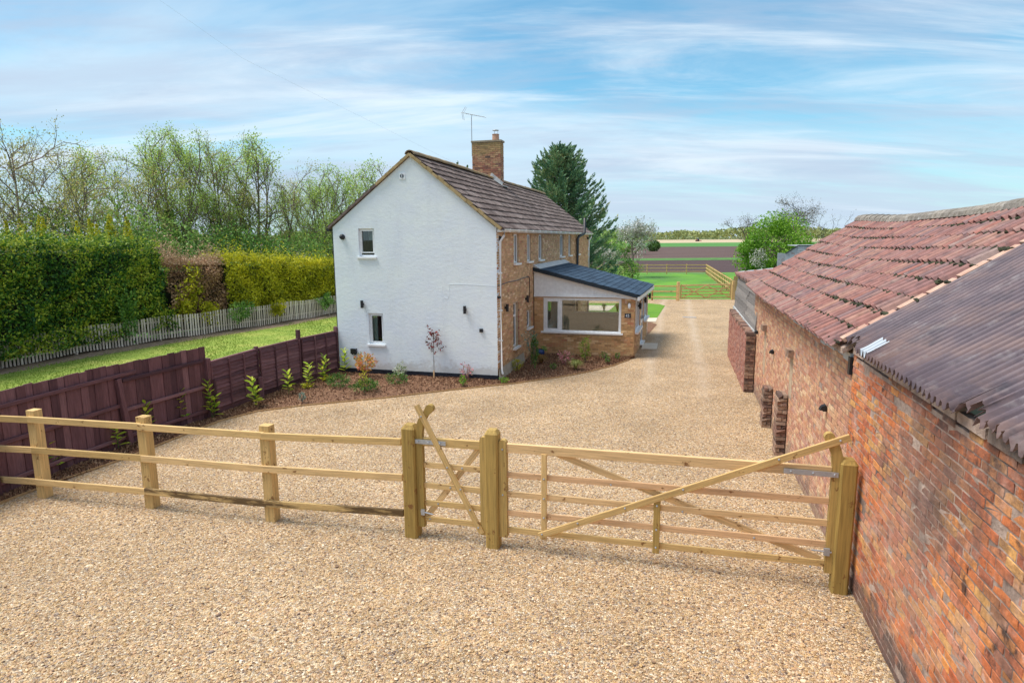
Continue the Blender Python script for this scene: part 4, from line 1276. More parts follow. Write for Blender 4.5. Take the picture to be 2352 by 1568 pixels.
# television aerial on the chimney
ax_, ay_ = -3.41, 8.02
ae = MB().tube([(ax_, ay_, 7.6), (ax_, ay_, 9.15)], 0.016, 6).build('television_aerial', M['galv'], house)
a0, a1 = Vector((-3.86, 8.0, 9.36)), Vector((-2.80, 8.05, 9.12))
boom = MB().tube([a0, a1], 0.010, 5)
ad = (a1 - a0).normalized()
cr_ = Vector((0, 1, 0)).cross(ad).normalized()
for i in range(11):
    p = a0 + (a1 - a0) * (0.18 + 0.078 * i)
    boom.tube([p - Vector((0, .16 - .006 * i, 0)) - ad * 0.03, p + Vector((0, .16 - .006 * i, 0)) + ad * 0.03], 0.006, 4)
for sgn in (1, -1):
    p = a0 + (a1 - a0) * 0.04
    boom.tube([p, p + cr_ * sgn * 0.26 - ad * -0.12 * 0.9], 0.008, 4)
    boom.tube([p + Vector((0, .16, 0)), p + Vector((0, .16, 0)) + cr_ * sgn * 0.26 + ad * 0.11], 0.006, 4)
boom.tube([(ax_, ay_, 9.12), (ax_ + 0.02, ay_, 9.24)], 0.014, 5)
boom.build('aerial_array', M['galv'], ae)


def wall_lamp(root, o, phi, s, z, kind='updown', parent=None):
    mb = MB()
    if kind == 'updown':
        c = wall_pt(o, phi, s, 0.085, z)
        mb.tube([c + Vector((0, 0, -0.115)), c + Vector((0, 0, 0.115))], 0.045, 12)
        wbox(mb, o, phi, s - 0.03, s + 0.03, 0.0, 0.05, z - 0.035, z + 0.035)
    elif kind == 'pir':
        wbox(mb, o, phi, s - 0.05, s + 0.05, 0.0, 0.04, z - 0.07, z + 0.07)
        c = wall_pt(o, phi, s, 0.10, z)
        mb.tube([wall_pt(o, phi, s, 0.03, z + .02), wall_pt(o, phi, s, 0.11, z - .03)], 0.05, 10)
    return mb.build('wall_lamp', M['black'], root)


wall_lamp(house, (0, 0), 0.0, -4.35, 2.24)
wall_lamp(house, (0, 0), 0.0, -0.98, 2.14)
wall_lamp(house, (0, 0), PHL, 0.81, 2.13)
wall_lamp(house, (0, 0), PHL, 3.41, 2.16)
wall_lamp(house, (0, 0), PHL, 0.30, 4.22, 'pir')
wall_lamp(house, (0, 0), PHL, 17.5, 4.22, 'pir')
cm = MB().tube([(-4.95, 0, 4.30), (-4.95, -0.05, 4.30), (-4.95, -0.09, 4.29), (-4.95, -0.12, 4.27)], [0.085, 0.085, 0.065, 0.02], 14)
cm.build('dome_camera', M['black'], house, smooth=True)
vt = MB().box(-2.97, -2.79, -0.025, 0.0, 5.97, 6.15).build('wall_vent', M['white'], house)
MB().tube([(-2.88, -0.027, 6.06), (-2.88, -0.031, 6.06)], 0.06, 14).build('vent_opening', M['black'], vt)
MB().box(-2.90, -2.86, -0.04, -0.027, 6.01, 6.11).build('vent_flap', M['galv'], vt)
mb = MB().box(-4.83, -4.64, -0.085, 0.0, 0.66, 0.82)
mb.box(-4.80, -4.77, -0.07, -0.03, 0.63, 0.66).box(-4.70, -4.67, -0.07, -0.03, 0.63, 0.66)
mb.build('outdoor_socket', M['black'], house)
MB().box(-0.54, -0.44, -0.06, 0.0, 1.48, 1.58).build('junction_box', M['black'], house)
MB().tube([(0.02, 0.05, 2.52), (0.09, 0.02, 2.52)], 0.04, 8).build('sensor', M['black'], house)
# white trunking and cable on the gable
tr = MB().box(-1.73, -1.70, -0.003, 0.0, 0.19, 2.60)
tr.tube([(-1.72, -0.003, 2.6), (-1.72, -0.003, 2.83)], 0.004, 5)
tr.tube([(-1.66, -0.003, 2.55), (-1.62, -0.004, 2.47), (-1.55, -0.004, 2.45), (-1.50, -0.003, 2.55), (-1.49, -0.003, 2.885), (-1.3, -0.003, 2.895), (-0.7, -0.003, 2.88), (-0.2, -0.003, 2.855), (0.0, -0.003, 2.85)], 0.0045, 5)
tr.build('cable_trunking', M['render'], house)
cb = MB().tube([(0.02, 0.05, 2.86), (0.02, 0.4, 2.86), (0.02, 1.2, 2.885), (0.02, 2.2, 2.87), (0.02, 3.0, 2.90), (0.02, 3.85, 2.90), (0.02, 3.95, 2.84), (0.02, 3.98, 2.15)], 0.012, 5)
cb.build('cable', M['black'], house)
# telephone wire down to the chimney
wire = MB().tube([(-30.0, -1.5, 28.0), (-17.3, 13.4, 16.2), (-8.6, 21.5, 10.0), (-0.9, 26.62, 6.62)], 0.0018, 4)
tag(wire.build('telephone_wire', M['galv']), 'thin overhead wire running from the sky down to the chimney', 'wire')
# moss and birds' weeds on the ridge
for (y, h) in ((4.0, 0.16), (5.05, 0.13)):
    C_ = blob_points(40, 0.035, 0.04, h / 2, int(y * 10), 0.2, 0.2) + np.array([RX, y, RIDGE_Z + 0.08 + h / 2])
    V, F = leaf_quads(C_, 0.06, 3)
    obj('weed', np_me('weed', V, F, M['l_dk']), house)

# ================================================================== THE SUNROOM
SR_LOC = Vector(hw(0.0, 4.65, 0.0))
sr = thing('sunroom', 'lean-to sunroom with dark shingle roof, white cladding and the number 45 plaque', 'sunroom', SR_LOC, HOUSE_R)
SW, SD = 3.63, 5.95
PHR = math.atan2(SD, 0.14)
F_HOLE = [(0.37, 3.17, 0.84, 2.10)]
R_HOLE = [(0.42, 2.34, 0.84, 2.05), (2.50, 3.55, 0.02, 2.05), (3.93, 5.72, 0.84, 2.05)]
B_HOLE = [(0.50, 2.60, 0.88, 2.0)]   # back wall, measured from the house wall
panel((0.0, 0.012), 0.0, 0.02, SW - 0.01, -0.05, 2.13, F_HOLE, 0.2).build('front_wall', M['mortar_buff'], sr)
panel((SW - 0.012, 0.03), PHR, 0, SD - .05, -0.05, 2.05, R_HOLE, 0.2).build('side_wall', M['mortar_buff'], sr)
set_bricks(sr, lay(0.02, SW, 0.0, 2.13, [(0.36, 3.18, 0.78, 2.10)], seed=21), (0, 0.012), 0.0, M['brick_sun'], proud=0.013, cap=300, jit=0.003, amt=0.025)
set_bricks(sr, lay(0.0, SD - .02, 0.0, 2.05, [(a - .01, b + .01, c - 0.06, d) for a, b, c, d in R_HOLE], seed=22), (SW - 0.012, 0.0), PHR, M['brick_sun'], proud=0.013, cap=0, jit=0.003, amt=0.025, stuffname='side_brickwork')
# damp stained lowest courses
mb = panel((SW + 0.14, SD), math.radians(180), 0, SW + 0.1, 0.0, 2.2, [(SW + 0.14 - b, SW + 0.14 - a, c, d) for a, b, c, d in B_HOLE], 0.2)
mb.prism([(0.04, 2.2), (SW + .1, 2.2), (0.04, 3.1)], 'y', SD - 0.2, SD)
mb.build('back_wall', M['plaster'], sr)
mb = MB()
mb.quad((0.035, 0.15, 0.03), (SW - 0.1, 0.15, 0.03), (SW, SD - 0.1, 0.03), (0.035, SD - 0.1, 0.03))
mb.build('room_floor', M['carpet'], sr)
mb = MB().box(0.015, 0.03, 0.22, SD - 0.21, 0.0, 3.0)
mb.box(0.22, SW - 0.21, 0.214, 0.222, 0.0, 0.80)
mb.build('room_lining', M['plaster'], sr)
MB().box(0.03, 0.06, 2.2, 2.9, 0.9, 2.0).build('inner_window', M['upvc'], sr)
MB().box(0.061, 0.066, 2.27, 2.83, 0.97, 1.93).build('inner_pane', M['pane_dark'], sr)
window(sr, (0, 0.012), 0.0, 0.37, 3.17, 0.84, 2.10, recess=0.03, fw=0.085, mull=[(0.995, 0.11)], pane='glass_clear', sill=0.09, sill_over=0.08, sill_z=0.88, sash=[(0.45, 0.945, 0.92, 2.02, 0.06)])
window(sr, (SW + 0.14, SD), math.radians(180), SW + 0.14 - 2.60, SW + 0.14 - 0.50, 0.88, 2.0, recess=0.05, fw=0.06, mull=[(SW + 0.14 - 1.12, 0.08)], pane='glass_clear', sill=0.05)
window(sr, (SW - 0.012, 0.0), PHR, 0.42, 2.34, 0.84, 2.05, recess=0.02, fw=0.07, mull=[(1.05, 0.08), (1.70, 0.08)], pane='glass_clear', sill=0.12, sill_over=0.04, sill_z=0.86)
window(sr, (SW - 0.012, 0.0), PHR, 3.93, 5.72, 0.84, 2.05, recess=0.02, fw=0.07, mull=[(4.55, 0.08), (5.15, 0.08)], pane='glass_clear', sill=0.12, sill_over=0.04, sill_z=0.86)
dr = window(sr, (SW - 0.012, 0.0), PHR, 2.50, 3.55, 0.02, 2.05, recess=-0.005, fw=0.09, trans=[(0.95, 0.12)], pane='glass_clear', sill=0.12, sill_over=0.02, sill_z=0.10, name='door')
wbox(MB(), (SW - 0.012, 0), PHR, 3.42, 3.45, 0.01, 0.07, 0.98, 1.12).build('handle', M['galv'], dr)
MB().add([(0.03, 0.2, 2.96), (SW - .1, 0.2, 2.09), (SW, SD - .2, 2.09), (0.03, SD - .2, 2.96)], [(0, 1, 2, 3)]).build('ceiling', M['ceil'], sr)
# cabinet inside
MB().box(2.1, 3.2, SD - 0.55, SD - 0.25, 0.03, 0.72).build('low_cabinet', M['plaster'], sr)
MB().box(3.05, 3.18, 0.35, 0.5, 0.84, 1.0).build('ornament', M['furn'], sr)
# white cladding above the window
RT0, RT1 = 3.10, 2.20       # underside of the roof at the house wall and at the eave (front edge)
SLOPE = (RT1 - RT0) / 3.66
mb = MB().prism([(0.02, 2.20), (3.30, 2.20), (3.30, RT0 + SLOPE * 3.30 - 0.10), (0.02, RT0 - 0.10)], 'y', 0.03, 0.10)
mb.build('gable_backing', M['white'], sr)
np_ = 28
for k in range(np_):
    x0, x1 = 0.02 + k * 3.3 / np_, 0.02 + (k + 1) * 3.3 / np_ - 0.005
    za, zb = RT0 + SLOPE * x0 - 0.10, RT0 + SLOPE * x1 - 0.10
    if za < 2.215:
        break
    MB().prism([(x0, 2.20), (x1, 2.20), (x1, max(2.202, zb)), (x0, za)], 'y', 0.012, 0.029).build('cladding_board', M['white'], sr)
MB().box(0.015, SW - 0.4, -0.012, 0.02, 2.135, 2.20).build('bottom_trim', M['white'], sr)
mb = MB().prism([(0.0, RT0 - 0.10), (3.69, RT0 + SLOPE * 3.69 - 0.13), (3.69, RT0 + SLOPE * 3.69), (0.0, RT0)], 'y', -0.035, 0.009)
mb.prism([(3.0, 2.135), (3.69, 2.08), (3.69, RT0 + SLOPE * 3.69 - 0.132), (3.2, RT0 + SLOPE * 3.2 - 0.125), (2.9, 2.2)], 'y', -0.030, 0.008)
mb.build('barge_board', M['white'], sr)
# roof deck, felt edge, shingles (the eave runs slightly outwards like the side wall)
EX0, EX1, YF, YB = 3.74, 3.96, -0.12, SD + 0.12
roofz = lambda x: RT0 + SLOPE * x + 0.075
deck = MB()
P4 = [(0.0, YF), (EX0, YF), (EX1, YB), (0.0, YB)]
vs = [(x, y, roofz(x) - 0.07) for x, y in P4] + [(x, y, roofz(x)) for x, y in P4]
deck.add(vs, [(3, 2, 1, 0), (4, 5, 6, 7), (0, 1, 5, 4), (1, 2, 6, 5), (2, 3, 7, 6), (3, 0, 4, 7)])
sroof = deck.build('roof', M['felt_edge'], sr)
MB().prism([(0.0, roofz(0) - 0.115), (EX0 - .01, roofz(EX0) - 0.115), (EX0 - .01, roofz(EX0) + 0.012), (0.0, roofz(0) + 0.012)], 'y', YF - 0.022, YF - 0.001).build('felt_edge', M['felt_edge'], sr)
dn2 = Vector((1, 0, SLOPE)).normalized()
nr2 = Vector((-dn2.z, 0, dn2.x))
srows, sg = 17, (math.hypot(3.80, 3.80 * SLOPE) - 0.16) / 17
scols, swid = 17, (YB - YF) / 17


def shingle(w, l, seed):
    r = random.Random(seed)
    c = w * 0.13
    out = [(0, -w / 2), (l - c, -w / 2), (l, -w / 2 + c), (l + r.uniform(-.006, .006), -c * .4), (l - c * 0.8, 0), (l + r.uniform(-.006, .006), c * .4), (l, w / 2 - c), (l - c, w / 2), (0, w / 2)]
    n = len(out)
    vs = [(x, y, 0.004 + 0.012 * x / l) for x, y in out] + [(x, y, -0.006 + 0.012 * x / l) for x, y in out]
    return vs, [tuple(range(n)), tuple(range(n, 2 * n))[::-1]] + [(i, i + n, (i + 1) % n + n, (i + 1) % n) for i in range(n)]


def set_shingles():
    r = random.Random(5)
    mes = []
    for i in range(4):
        vs, fs = shingle(swid * 0.985, sg + 0.03, i)
        me = bpy.data.meshes.new('shingle')
        me.from_pydata(vs, [], fs)
        me.update()
        me.materials.append(M['shingle'])
        mes.append(me)
    B3 = Matrix((dn2, Vector((0, 1, 0)), nr2)).transposed()
    for i in range(srows):
        for k in range(scols):
            off = 0.25 * swid if i % 2 else -0.25 * swid
            y = YF + (k + 0.5) * swid + off
            y = min(max(y, YF + swid * .5), YB - swid * .5)
            x = 0.16 + i * sg
            stretch = (EX0 + (EX1 - EX0) * (y - YF) / (YB - YF)) / EX0
            p = Vector((x * stretch * dn2.x, y, roofz(x * stretch * dn2.x) + 0.008))
            mt = (B3 @ Matrix.Rotation(r.gauss(0, .006), 3, 'Z')).to_4x4()
            mt.translation = p
            obj('shingle', mes[r.randrange(4)], sroof, mt)


set_shingles()
MB().prism([(0.0, roofz(0) + 0.02), (0.26, roofz(0.26) + 0.026), (0.26, roofz(0.26) + 0.034), (0.01, roofz(0) + 0.11)], 'y', YF + 0.04, YB).build('flashing', M['lead'], sr)
# eave fascia and gutter along the drive side
gm = MB()
for (a, b, dx, z0, z1) in ((0, 1, 0.0, -0.20, -0.02),):
    gm.add([(EX0 - 0.02, YF, roofz(EX0) - 0.2), (EX0 + 0.06, YF, roofz(EX0) - 0.2), (EX1 + 0.06, YB, roofz(EX1) - 0.2), (EX1 - 0.02, YB, roofz(EX1) - 0.2),
            (EX0 - 0.02, YF, roofz(EX0) - 0.08), (EX0 + 0.06, YF, roofz(EX0) - 0.06), (EX1 + 0.06, YB, roofz(EX1) - 0.06), (EX1 - 0.02, YB, roofz(EX1) - 0.08)],
           [(3, 2, 1, 0), (4, 5, 6, 7), (0, 1, 5, 4), (1, 2, 6, 5), (2, 3, 7, 6), (3, 0, 4, 7)])
gm.build('gutter', M['upvc'], sr)
wall_lamp(sr, (SW - 0.012, 0), PHR, 1.4, 1.72)
wall_lamp(sr, (SW - 0.012, 0), PHR, 3.75, 1.72)
wall_lamp(sr, (SW + 0.14, SD), PHR, -0.06, 1.70)
bl = MB().tube([(3.45, 0.0, 1.855), (3.45, -0.03, 1.855), (3.45, -0.06, 1.855)], [0.05, 0.05, 0.03], 14)
for i, v in enumerate(bl.v):
    bl.v[i] = (v[0], v[1], 1.855 + (v[2] - 1.855) * 2.1)
bl.build('bulkhead_lamp', M['white'], sr, smooth=True)
MB().tube([(3.33, -0.008, 2.06), (3.33, -0.008, 1.94), (3.35, -0.008, 1.93)], 0.006, 4).build('cable', M['white'], sr)
plq = MB().box(3.30, 3.51, -0.022, -0.004, 1.44, 1.59).build('number_plaque', M['slate'], sr)


def digits():
    mb = MB()
    y0, y1 = -0.026, -0.0225
    ax, az, s = 3.335, 1.480, 0.080     # lower left corner and height of the figures

    def st(pts, w):
        pts = [(ax + p[0] * s, az + p[1] * s) for p in pts]
        for (xa, za), (xb, zb) in zip(pts, pts[1:]):
            d = Vector((xb - xa, zb - za)).normalized()
            nx, nz = -d.y * w / 2, d.x * w / 2
            mb.prism([(xa + nx, za + nz), (xa - nx, za - nz), (xb - nx, zb - nz), (xb + nx, zb + nz)], 'y', y0 - rnd.uniform(0, .0006), y1)
    st([(0.58, 0.30), (0.02, 0.30), (0.42, 1.0)], 0.006)
    st([(0.44, 1.02), (0.44, 0.0)], 0.013)
    st([(0.28, 0.02), (0.60, 0.02)], 0.005)
    st([(1.42, 0.96), (0.98, 0.96)], 0.011)
    st([(0.98, 0.96), (0.94, 0.55)], 0.007)
    st([(0.94, 0.55), (1.15, 0.64), (1.36, 0.56), (1.45, 0.34), (1.36, 0.10), (1.14, 0.0), (0.92, 0.08)], 0.010)
    mb.prism([(3.345, 1.455), (3.465, 1.455), (3.465, 1.459), (3.345, 1.459)], 'y', y0, y1)
    return mb


digits().build('number_lettering', M['white'], plq)
tag(MB().prism([(4.93, 23.55), (5.50, 23.50), (5.86, 24.83), (5.29, 24.95)], 'z', 0.004, 0.035).build('door_step', M['paving']), 'pale stone doorstep slab on the gravel by the sunroom door', 'doorstep', kind='structure')
tag(MB().prism([(9.17, 33.45), (9.84, 33.27), (9.82, 33.05), (9.15, 33.25)], 'z', 0.004, 0.02).build('drain_cover', M['galv']), 'grey metal drain cover set in the far gravel', 'drain cover')


# ================================================================== BARNS ON THE RIGHT
BARN_O, BARN_R = (4.03, 6.86, 0.0), math.radians(-14.6)
_bc, _bs = math.cos(BARN_R), math.sin(BARN_R)


def bw(u, v, z=0.0):
    return (BARN_O[0] + u * _bc - v * _bs, BARN_O[1] + u * _bs + v * _bc, z)


PHB = math.radians(-90)
VJ, VE = 0.80, 10.95          # joint between the two barns, far gable
RU, RZB, EU, EZ = 2.55, 4.62, -0.16, 2.86
barn = thing('pantile_barn', 'long brick barn with red clay pantile roof running beside the drive', 'barn', BARN_O, BARN_R)
# solid wall behind the bricks: s is measured from the far gable towards the camera
mb = panel((0.012, VE), PHB, 0.0, VE - VJ, -0.05, 2.72, (), 0.22)
mb.prism([(0.24, 0.0), (2 * RU, 0.0), (2 * RU, 2.7), (RU, RZB - 0.15), (0.24, 2.9)], 'y', VE - 0.22, VE - 0.005)
mb.build('wall', M['mortar_old'], barn)
sv = lambda v: VE - v
B_HOLES = [(sv(5.07), sv(4.76), 1.20, 1.98), (sv(8.68), sv(8.40), 0.88, 1.96)]
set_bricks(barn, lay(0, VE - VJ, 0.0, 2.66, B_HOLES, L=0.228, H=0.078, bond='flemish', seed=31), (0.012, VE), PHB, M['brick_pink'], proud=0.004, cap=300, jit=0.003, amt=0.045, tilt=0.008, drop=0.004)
for (a, b, c, d) in B_HOLES:
    wbox(MB(), (0.012, VE), PHB, a + 0.01, b - 0.01, -0.05, 0.004, c, d).build('render_strip', M['mortar_buff'], barn)
    wbox(MB(), (0.012, VE), PHB, a - 0.02, b + 0.02, 0.0, 0.10, d + 0.0, d + 0.14).build('corbel_stone', M['brick_dark'], barn)
# pale mortar under the eave
mb = MB()
r = random.Random(4)
v = VJ + 0.05
while v < VE - 1.2:
    L_ = r.uniform(0.25, 0.6)
    mb.box(-0.02 + r.uniform(-.006, .006), 0.02, v, v + L_, 2.655 + r.uniform(-.03, .03), 2.76)
    v += L_ + (0.02 if r.random() < .8 else 0.2)
mb.build('eaves_mortar', M['lead'], barn)
MB().box(-0.035, 0.0, VJ + 0.0, VJ + 0.09, 2.50, 2.72).build('dark_gap_block', M['black'], barn)  # black block put in for the dark gap where the barns join
# ragged brick piers
for nm, v0, v1, u0, hgt, sd_ in (('pier', 6.86, 7.2, -0.19, 0.88, 3), ('pier', 5.0, 5.36, -0.18, 1.18, 7)):
    pr_ = obj('pier', MB().box(u0 + 0.02, 0.0, v0 + 0.02, v1, -0.05, hgt - 0.05).me('pier', M['mortar_old']), barn)
    rr = random.Random(sd_)
    z, i = 0.0, 0
    while z < hgt - 0.02:
        for (p0, p1) in ((u0, u0 / 2), (u0 / 2, -0.005)) if i % 2 else ((u0, -0.005),):
            jx = rr.uniform(-0.022, 0.012) if p0 == u0 else 0
            wd, dp_ = (p1 - p0) - 0.01 - jx, v1 - v0
            me = brick_variants(M['brick_dark'], 0.03)[rr.randrange(7)][0]
            obj('brick', me, pr_, Matrix.Translation(((p0 + jx + p1) / 2, v0 + dp_ / 2 - 0.012 + rr.uniform(-.008, .008), z + 0.037)) @ Matrix.Rotation(rr.uniform(-.03, .03), 4, 'Z') @ Matrix.Diagonal((max(wd, .06), dp_, 0.066, 1)))
        z += 0.076
        i += 1
for i, (v, z) in enumerate(((1.95, 1.77), (7.06, 1.69), (9.89, 1.72))):
    m_ = MB().prism([(-0.02, z + 0.05), (-0.07, z + 0.03), (-0.10, z - 0.03), (-0.03, z - 0.03), (-0.02, z - 0.02)], 'y', v - 0.045, v + 0.045)
    m_.box(-0.05, 0.0, v - 0.02, v + 0.02, z - 0.05, z + 0.03)
    m_.build('security_light', M['black'], barn)
# roof
sag = lambda v: -0.10 * math.exp(-((v - 6.3) / 2.6) ** 2) + 0.02 * math.sin(v * 1.3)
mb = MB()
mb.prism([(EU + 0.04, EZ - 0.03), (RU, RZB - 0.06), (2 * RU + .2, EZ - 0.03), (2 * RU + .2, EZ - 0.10), (RU, RZB - 0.18), (EU + 0.04, EZ - 0.10)], 'y', VJ + 0.02, VE - 0.04)
for i in range(len(mb.v)):
    pass
broof = mb.build('roof', M['mortar_old'], barn)


def pantile(w, l, seed, t=0.022):
    """S-shaped clay pantile, length along +x"""
    r = random.Random(seed)
    prof = [(-0.54, 0.010), (-0.42, 0.058), (-0.26, 0.080), (-0.10, 0.060), (0.04, 0.006), (0.26, -0.006), (0.46, 0.004)]
    vs, n = [], len(prof)
    for x, zz_ in ((0.0, 0.0), (l, 0.036)):
        for y, z in prof:
            vs.append((x + (r.uniform(-.008, .008) if x else 0), y * w, z * 0.95 + zz_ + r.uniform(-.002, .002)))
    for y, z in prof:
        vs.append((l, y * w, z * 0.95 + 0.036 - t))
    fs = [(i * n + k, (i + 1) * n + k, (i + 1) * n + k + 1, i * n + k + 1) for i in range(2) for k in range(n - 1)]
    return vs, fs


dnb = Vector((EU - RU, 0, EZ - RZB))
SLB = dnb.length
dnb.normalize()
nrb = Vector((dnb.z, 0, -dnb.x))
if nrb.z < 0:
    nrb = -nrb
prow, pw = 9, 0.205
pg = SLB / prow
pcol = int((VE - VJ + 0.06) / pw)
pv_ = [pantile(0.212, pg + 0.07, 70 + i) for i in range(7)]
# B3 columns (down, along, nrm) must be right handed: along = -y here
al = Vector((0, -1, 0)) if dnb.cross(Vector((0, -1, 0))).dot(nrb) > 0 else Vector((0, 1, 0))
y_top = VE + 0.02 if al.y < 0 else VJ
vk = lambda k: y_top + al.y * (k + .5) * pw
lay_tiles(barn, barn, (RU, y_top, RZB - 0.01), dnb, al, nrb, prow, pg, pcol, pw, pv_, M['pantile'], 300, warp=lambda i, k: sag(vk(k)) * (1 - 0.75 * i / prow) + 0.012 * math.sin(i * 2.1 + vk(k) * 0.9),
          name='pantile', stuffname='pantiling', jit=0.010, seed=12, rot=0.02)
al2 = Vector((0, 1, 0)) if al.y < 0 else Vector((0, -1, 0))
dnb2 = Vector((-dnb.x, 0, dnb.z))
lay_tiles(barn, barn, (RU, VJ if al2.y > 0 else VE, RZB - 0.01), dnb2, al2, Vector((-nrb.x, 0, nrb.z)), prow, pg, pcol, pw, pv_[:2], M['pantile'], 0, name='pantile', stuffname='pantiling_rear', warp=lambda i, k: -0.03)
for k in range(24):
    y0 = VE + 0.05 - k * 0.44
    if y0 - 0.44 < VJ - 0.05 - 4.0:
        pass
    if y0 < VJ + 0.2:
        break
    t = MB()
    n = 7
    z_ = RZB + 0.015 + sag(y0 - 0.2)
    top = [(RU + 0.19 * math.cos(PI * i / (n - 1)), z_ - 0.04 + 0.155 * math.sin(PI * i / (n - 1))) for i in range(n)]
    inn = [(RU + 0.165 * math.cos(PI * i / (n - 1)), z_ - 0.05 + 0.13 * math.sin(PI * i / (n - 1))) for i in range(n)]
    t.prism(top + inn[::-1], 'y', y0 - 0.435, y0)
    t.build('ridge_tile', M['old_ridge'], barn)
# moss along the course edges
_r = np.random.default_rng(21)
Vs, Fs, n = [], [], 0
for i in range(1300):
    row = _r.integers(1, prow + 1)
    v = _r.uniform(VJ, VE)
    d = row * pg + _r.normal(0, 0.010) + 0.082
    p = Vector((RU, v, RZB)) + dnb * min(d, SLB) + nrb * 0.05
    p.z += sag(v) * (1 - 0.75 * row / prow)
    s = _r.uniform(0.014, 0.040)
    V = ico_v * (1 + 0.25 * _r.normal(size=(12, 1))) * np.array([s, s * 1.4, s * 0.8]) + np.array(p)
    Vs.append(V)
    Fs.append(ico_f + n)
    n += 12
for i in range(420):
    v = _r.normal(8.0, 1.0)
    d = _r.normal(SLB * 0.66, 0.22)
    if v > VE - .1 or d > SLB:
        continue
    p = Vector((RU, v, RZB)) + dnb * d + nrb * 0.05
    p.z += sag(v) * (1 - 0.75 * d / SLB)
    s = _r.uniform(0.006, 0.022)
    V = ico_v * (1 + 0.25 * _r.normal(size=(12, 1))) * np.array([s, s * 1.4, s * 0.7]) + np.array(p)
    Vs.append(V)
    Fs.append(ico_f + n)
    n += 12
tag(obj('moss', np_me('moss', np.concatenate(Vs), np.concatenate(Fs), M['moss']), barn), kind='stuff')

# ---- near barn: orange brick wall and corrugated sheet roof
V0 = -9.0
near = thing('corrugated_barn', 'near barn of weathered orange brick under a dark corrugated sheet roof', 'barn', BARN_O, BARN_R)
mb = panel((0.0, VJ - 0.03), PHB, 0.0, VJ - V0 - 0.03, -0.05, 2.74, (), 0.25)
mb.build('wall', M['mortar_old'], near)
_rb = random.Random(17)
near_rects = [q for q in lay(0, VJ - V0 - 0.03, 0.0, 2.80, (), L=0.236, H=0.082, bond='stretcher', j=0.014, seed=41) if not (q[1] > 2.55 and _rb.random() < (0.12 if q[1] < 2.68 else 0.30))]
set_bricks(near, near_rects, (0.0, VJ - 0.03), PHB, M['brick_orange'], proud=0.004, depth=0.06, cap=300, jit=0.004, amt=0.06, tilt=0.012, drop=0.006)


def sheet(u0, u1, z0, z1, v0, v1, seed, ragged=0.0):
    r = random.Random(seed)
    pitch, amp, n = 0.112, 0.036, 10
    cnt = int(round((v1 - v0) / pitch))
    cols = cnt * n + 1
    rws = 7
    vs = []
    for i in range(rws):
        t = i / (rws - 1)
        for k in range(cols):
            v = v0 + (v1 - v0) * k / (cols - 1)
            rag = 0.0
            if i == rws - 1:
                rag = r.uniform(0, 0.003) + ragged * (max(0, math.sin(v * 2.9 + seed)) ** 6) * r.uniform(0.4, 1.0)
            tt = t * (1 - rag)
            u = u0 + (u1 - u0) * tt
            cc = math.cos(2 * PI * (v / pitch))
            z = z0 + (z1 - z0) * tt + amp * math.copysign(abs(cc) ** 0.62, cc) - 0.012 * math.sin(PI * tt) + 0.006 * math.sin(v * 3 + tt * 5)
            vs.append((u, v, z))
    fs = [(i * cols + k, i * cols + k + 1, (i + 1) * cols + k + 1, (i + 1) * cols + k) for i in range(rws - 1) for k in range(cols - 1)]
    return vs, fs


nsh = 11
wsh = (VJ - V0 + 0.05) / nsh
for k in range(nsh):
    b = VJ + 0.03 - k * wsh
    vs, fs = sheet(RU, EU + 0.02 - 0.008 * (k % 2), RZB + 0.065 + 0.0015 * (k % 2), EZ + 0.055 + 0.0015 * (k % 2), b - wsh - 0.03, b, k, 0.06 if k in (0, 1, 2, 3) else 0.02)
    me = bpy.data.meshes.new('roof_sheet')
    me.from_pydata(vs, [], fs)
    me.polygons.foreach_set('use_smooth', [True] * len(fs))
    me.materials.append(M['corrugated'])
    so = obj('roof_sheet', me, near)
    md = so.modifiers.new('thick', 'SOLIDIFY')
    md.thickness = 0.004
    vs, fs = sheet(RU, 2 * RU - EU, RZB + 0.018, EZ, b - wsh - 0.03, b, k + 50)
    me = bpy.data.meshes.new('roof_sheet')
    me.from_pydata(vs, [], fs)
    me.materials.append(M['corrugated'])
    obj('roof_sheet', me, near)
MB().prism([(RU - .16, RZB + 0.0), (RU, RZB + 0.10), (RU + .16, RZB + 0.0), (RU + .15, RZB - 0.01), (RU, RZB + 0.085), (RU - .15, RZB - 0.01)], 'y', V0, VJ).build('ridge_cap', M['corrugated'], near)
# patched corner of bright bare metal at the eave
vs, fs = sheet(EU + 0.23, EU + 0.015, EZ + 0.205, EZ + 0.072, -0.24, 0.04, 3, 0.25)
me = bpy.data.meshes.new('metal_patch')
me.from_pydata(vs, [], fs)
me.materials.append(M['tin'])
obj('metal_patch', me, near)
mb = MB()
for k in range(20):
    mb.box(-0.02, 0.06, VJ - 0.5 - k * 0.5, VJ - 0.04 - k * 0.5, 2.78, 2.862 + 0.01 * (k % 3))
mb.build('wall_plate', M['mortar_old'], near)
# verge strip of pale tile where the two roofs meet
vm = MB()
for i in range(9):
    a, b = i / 9, (i + 1) / 9 - 0.012
    P = lambda t: Vector((RU, VJ + 0.06, RZB + 0.052)) + dnb * (SLB * t) + Vector((0, 0, -0.03 * (i % 2) * 0.3))
    vm.bar(P(a), P(b), 0.15, 0.05)
vm.build('verge_tile', M['verge_pale'], barn)

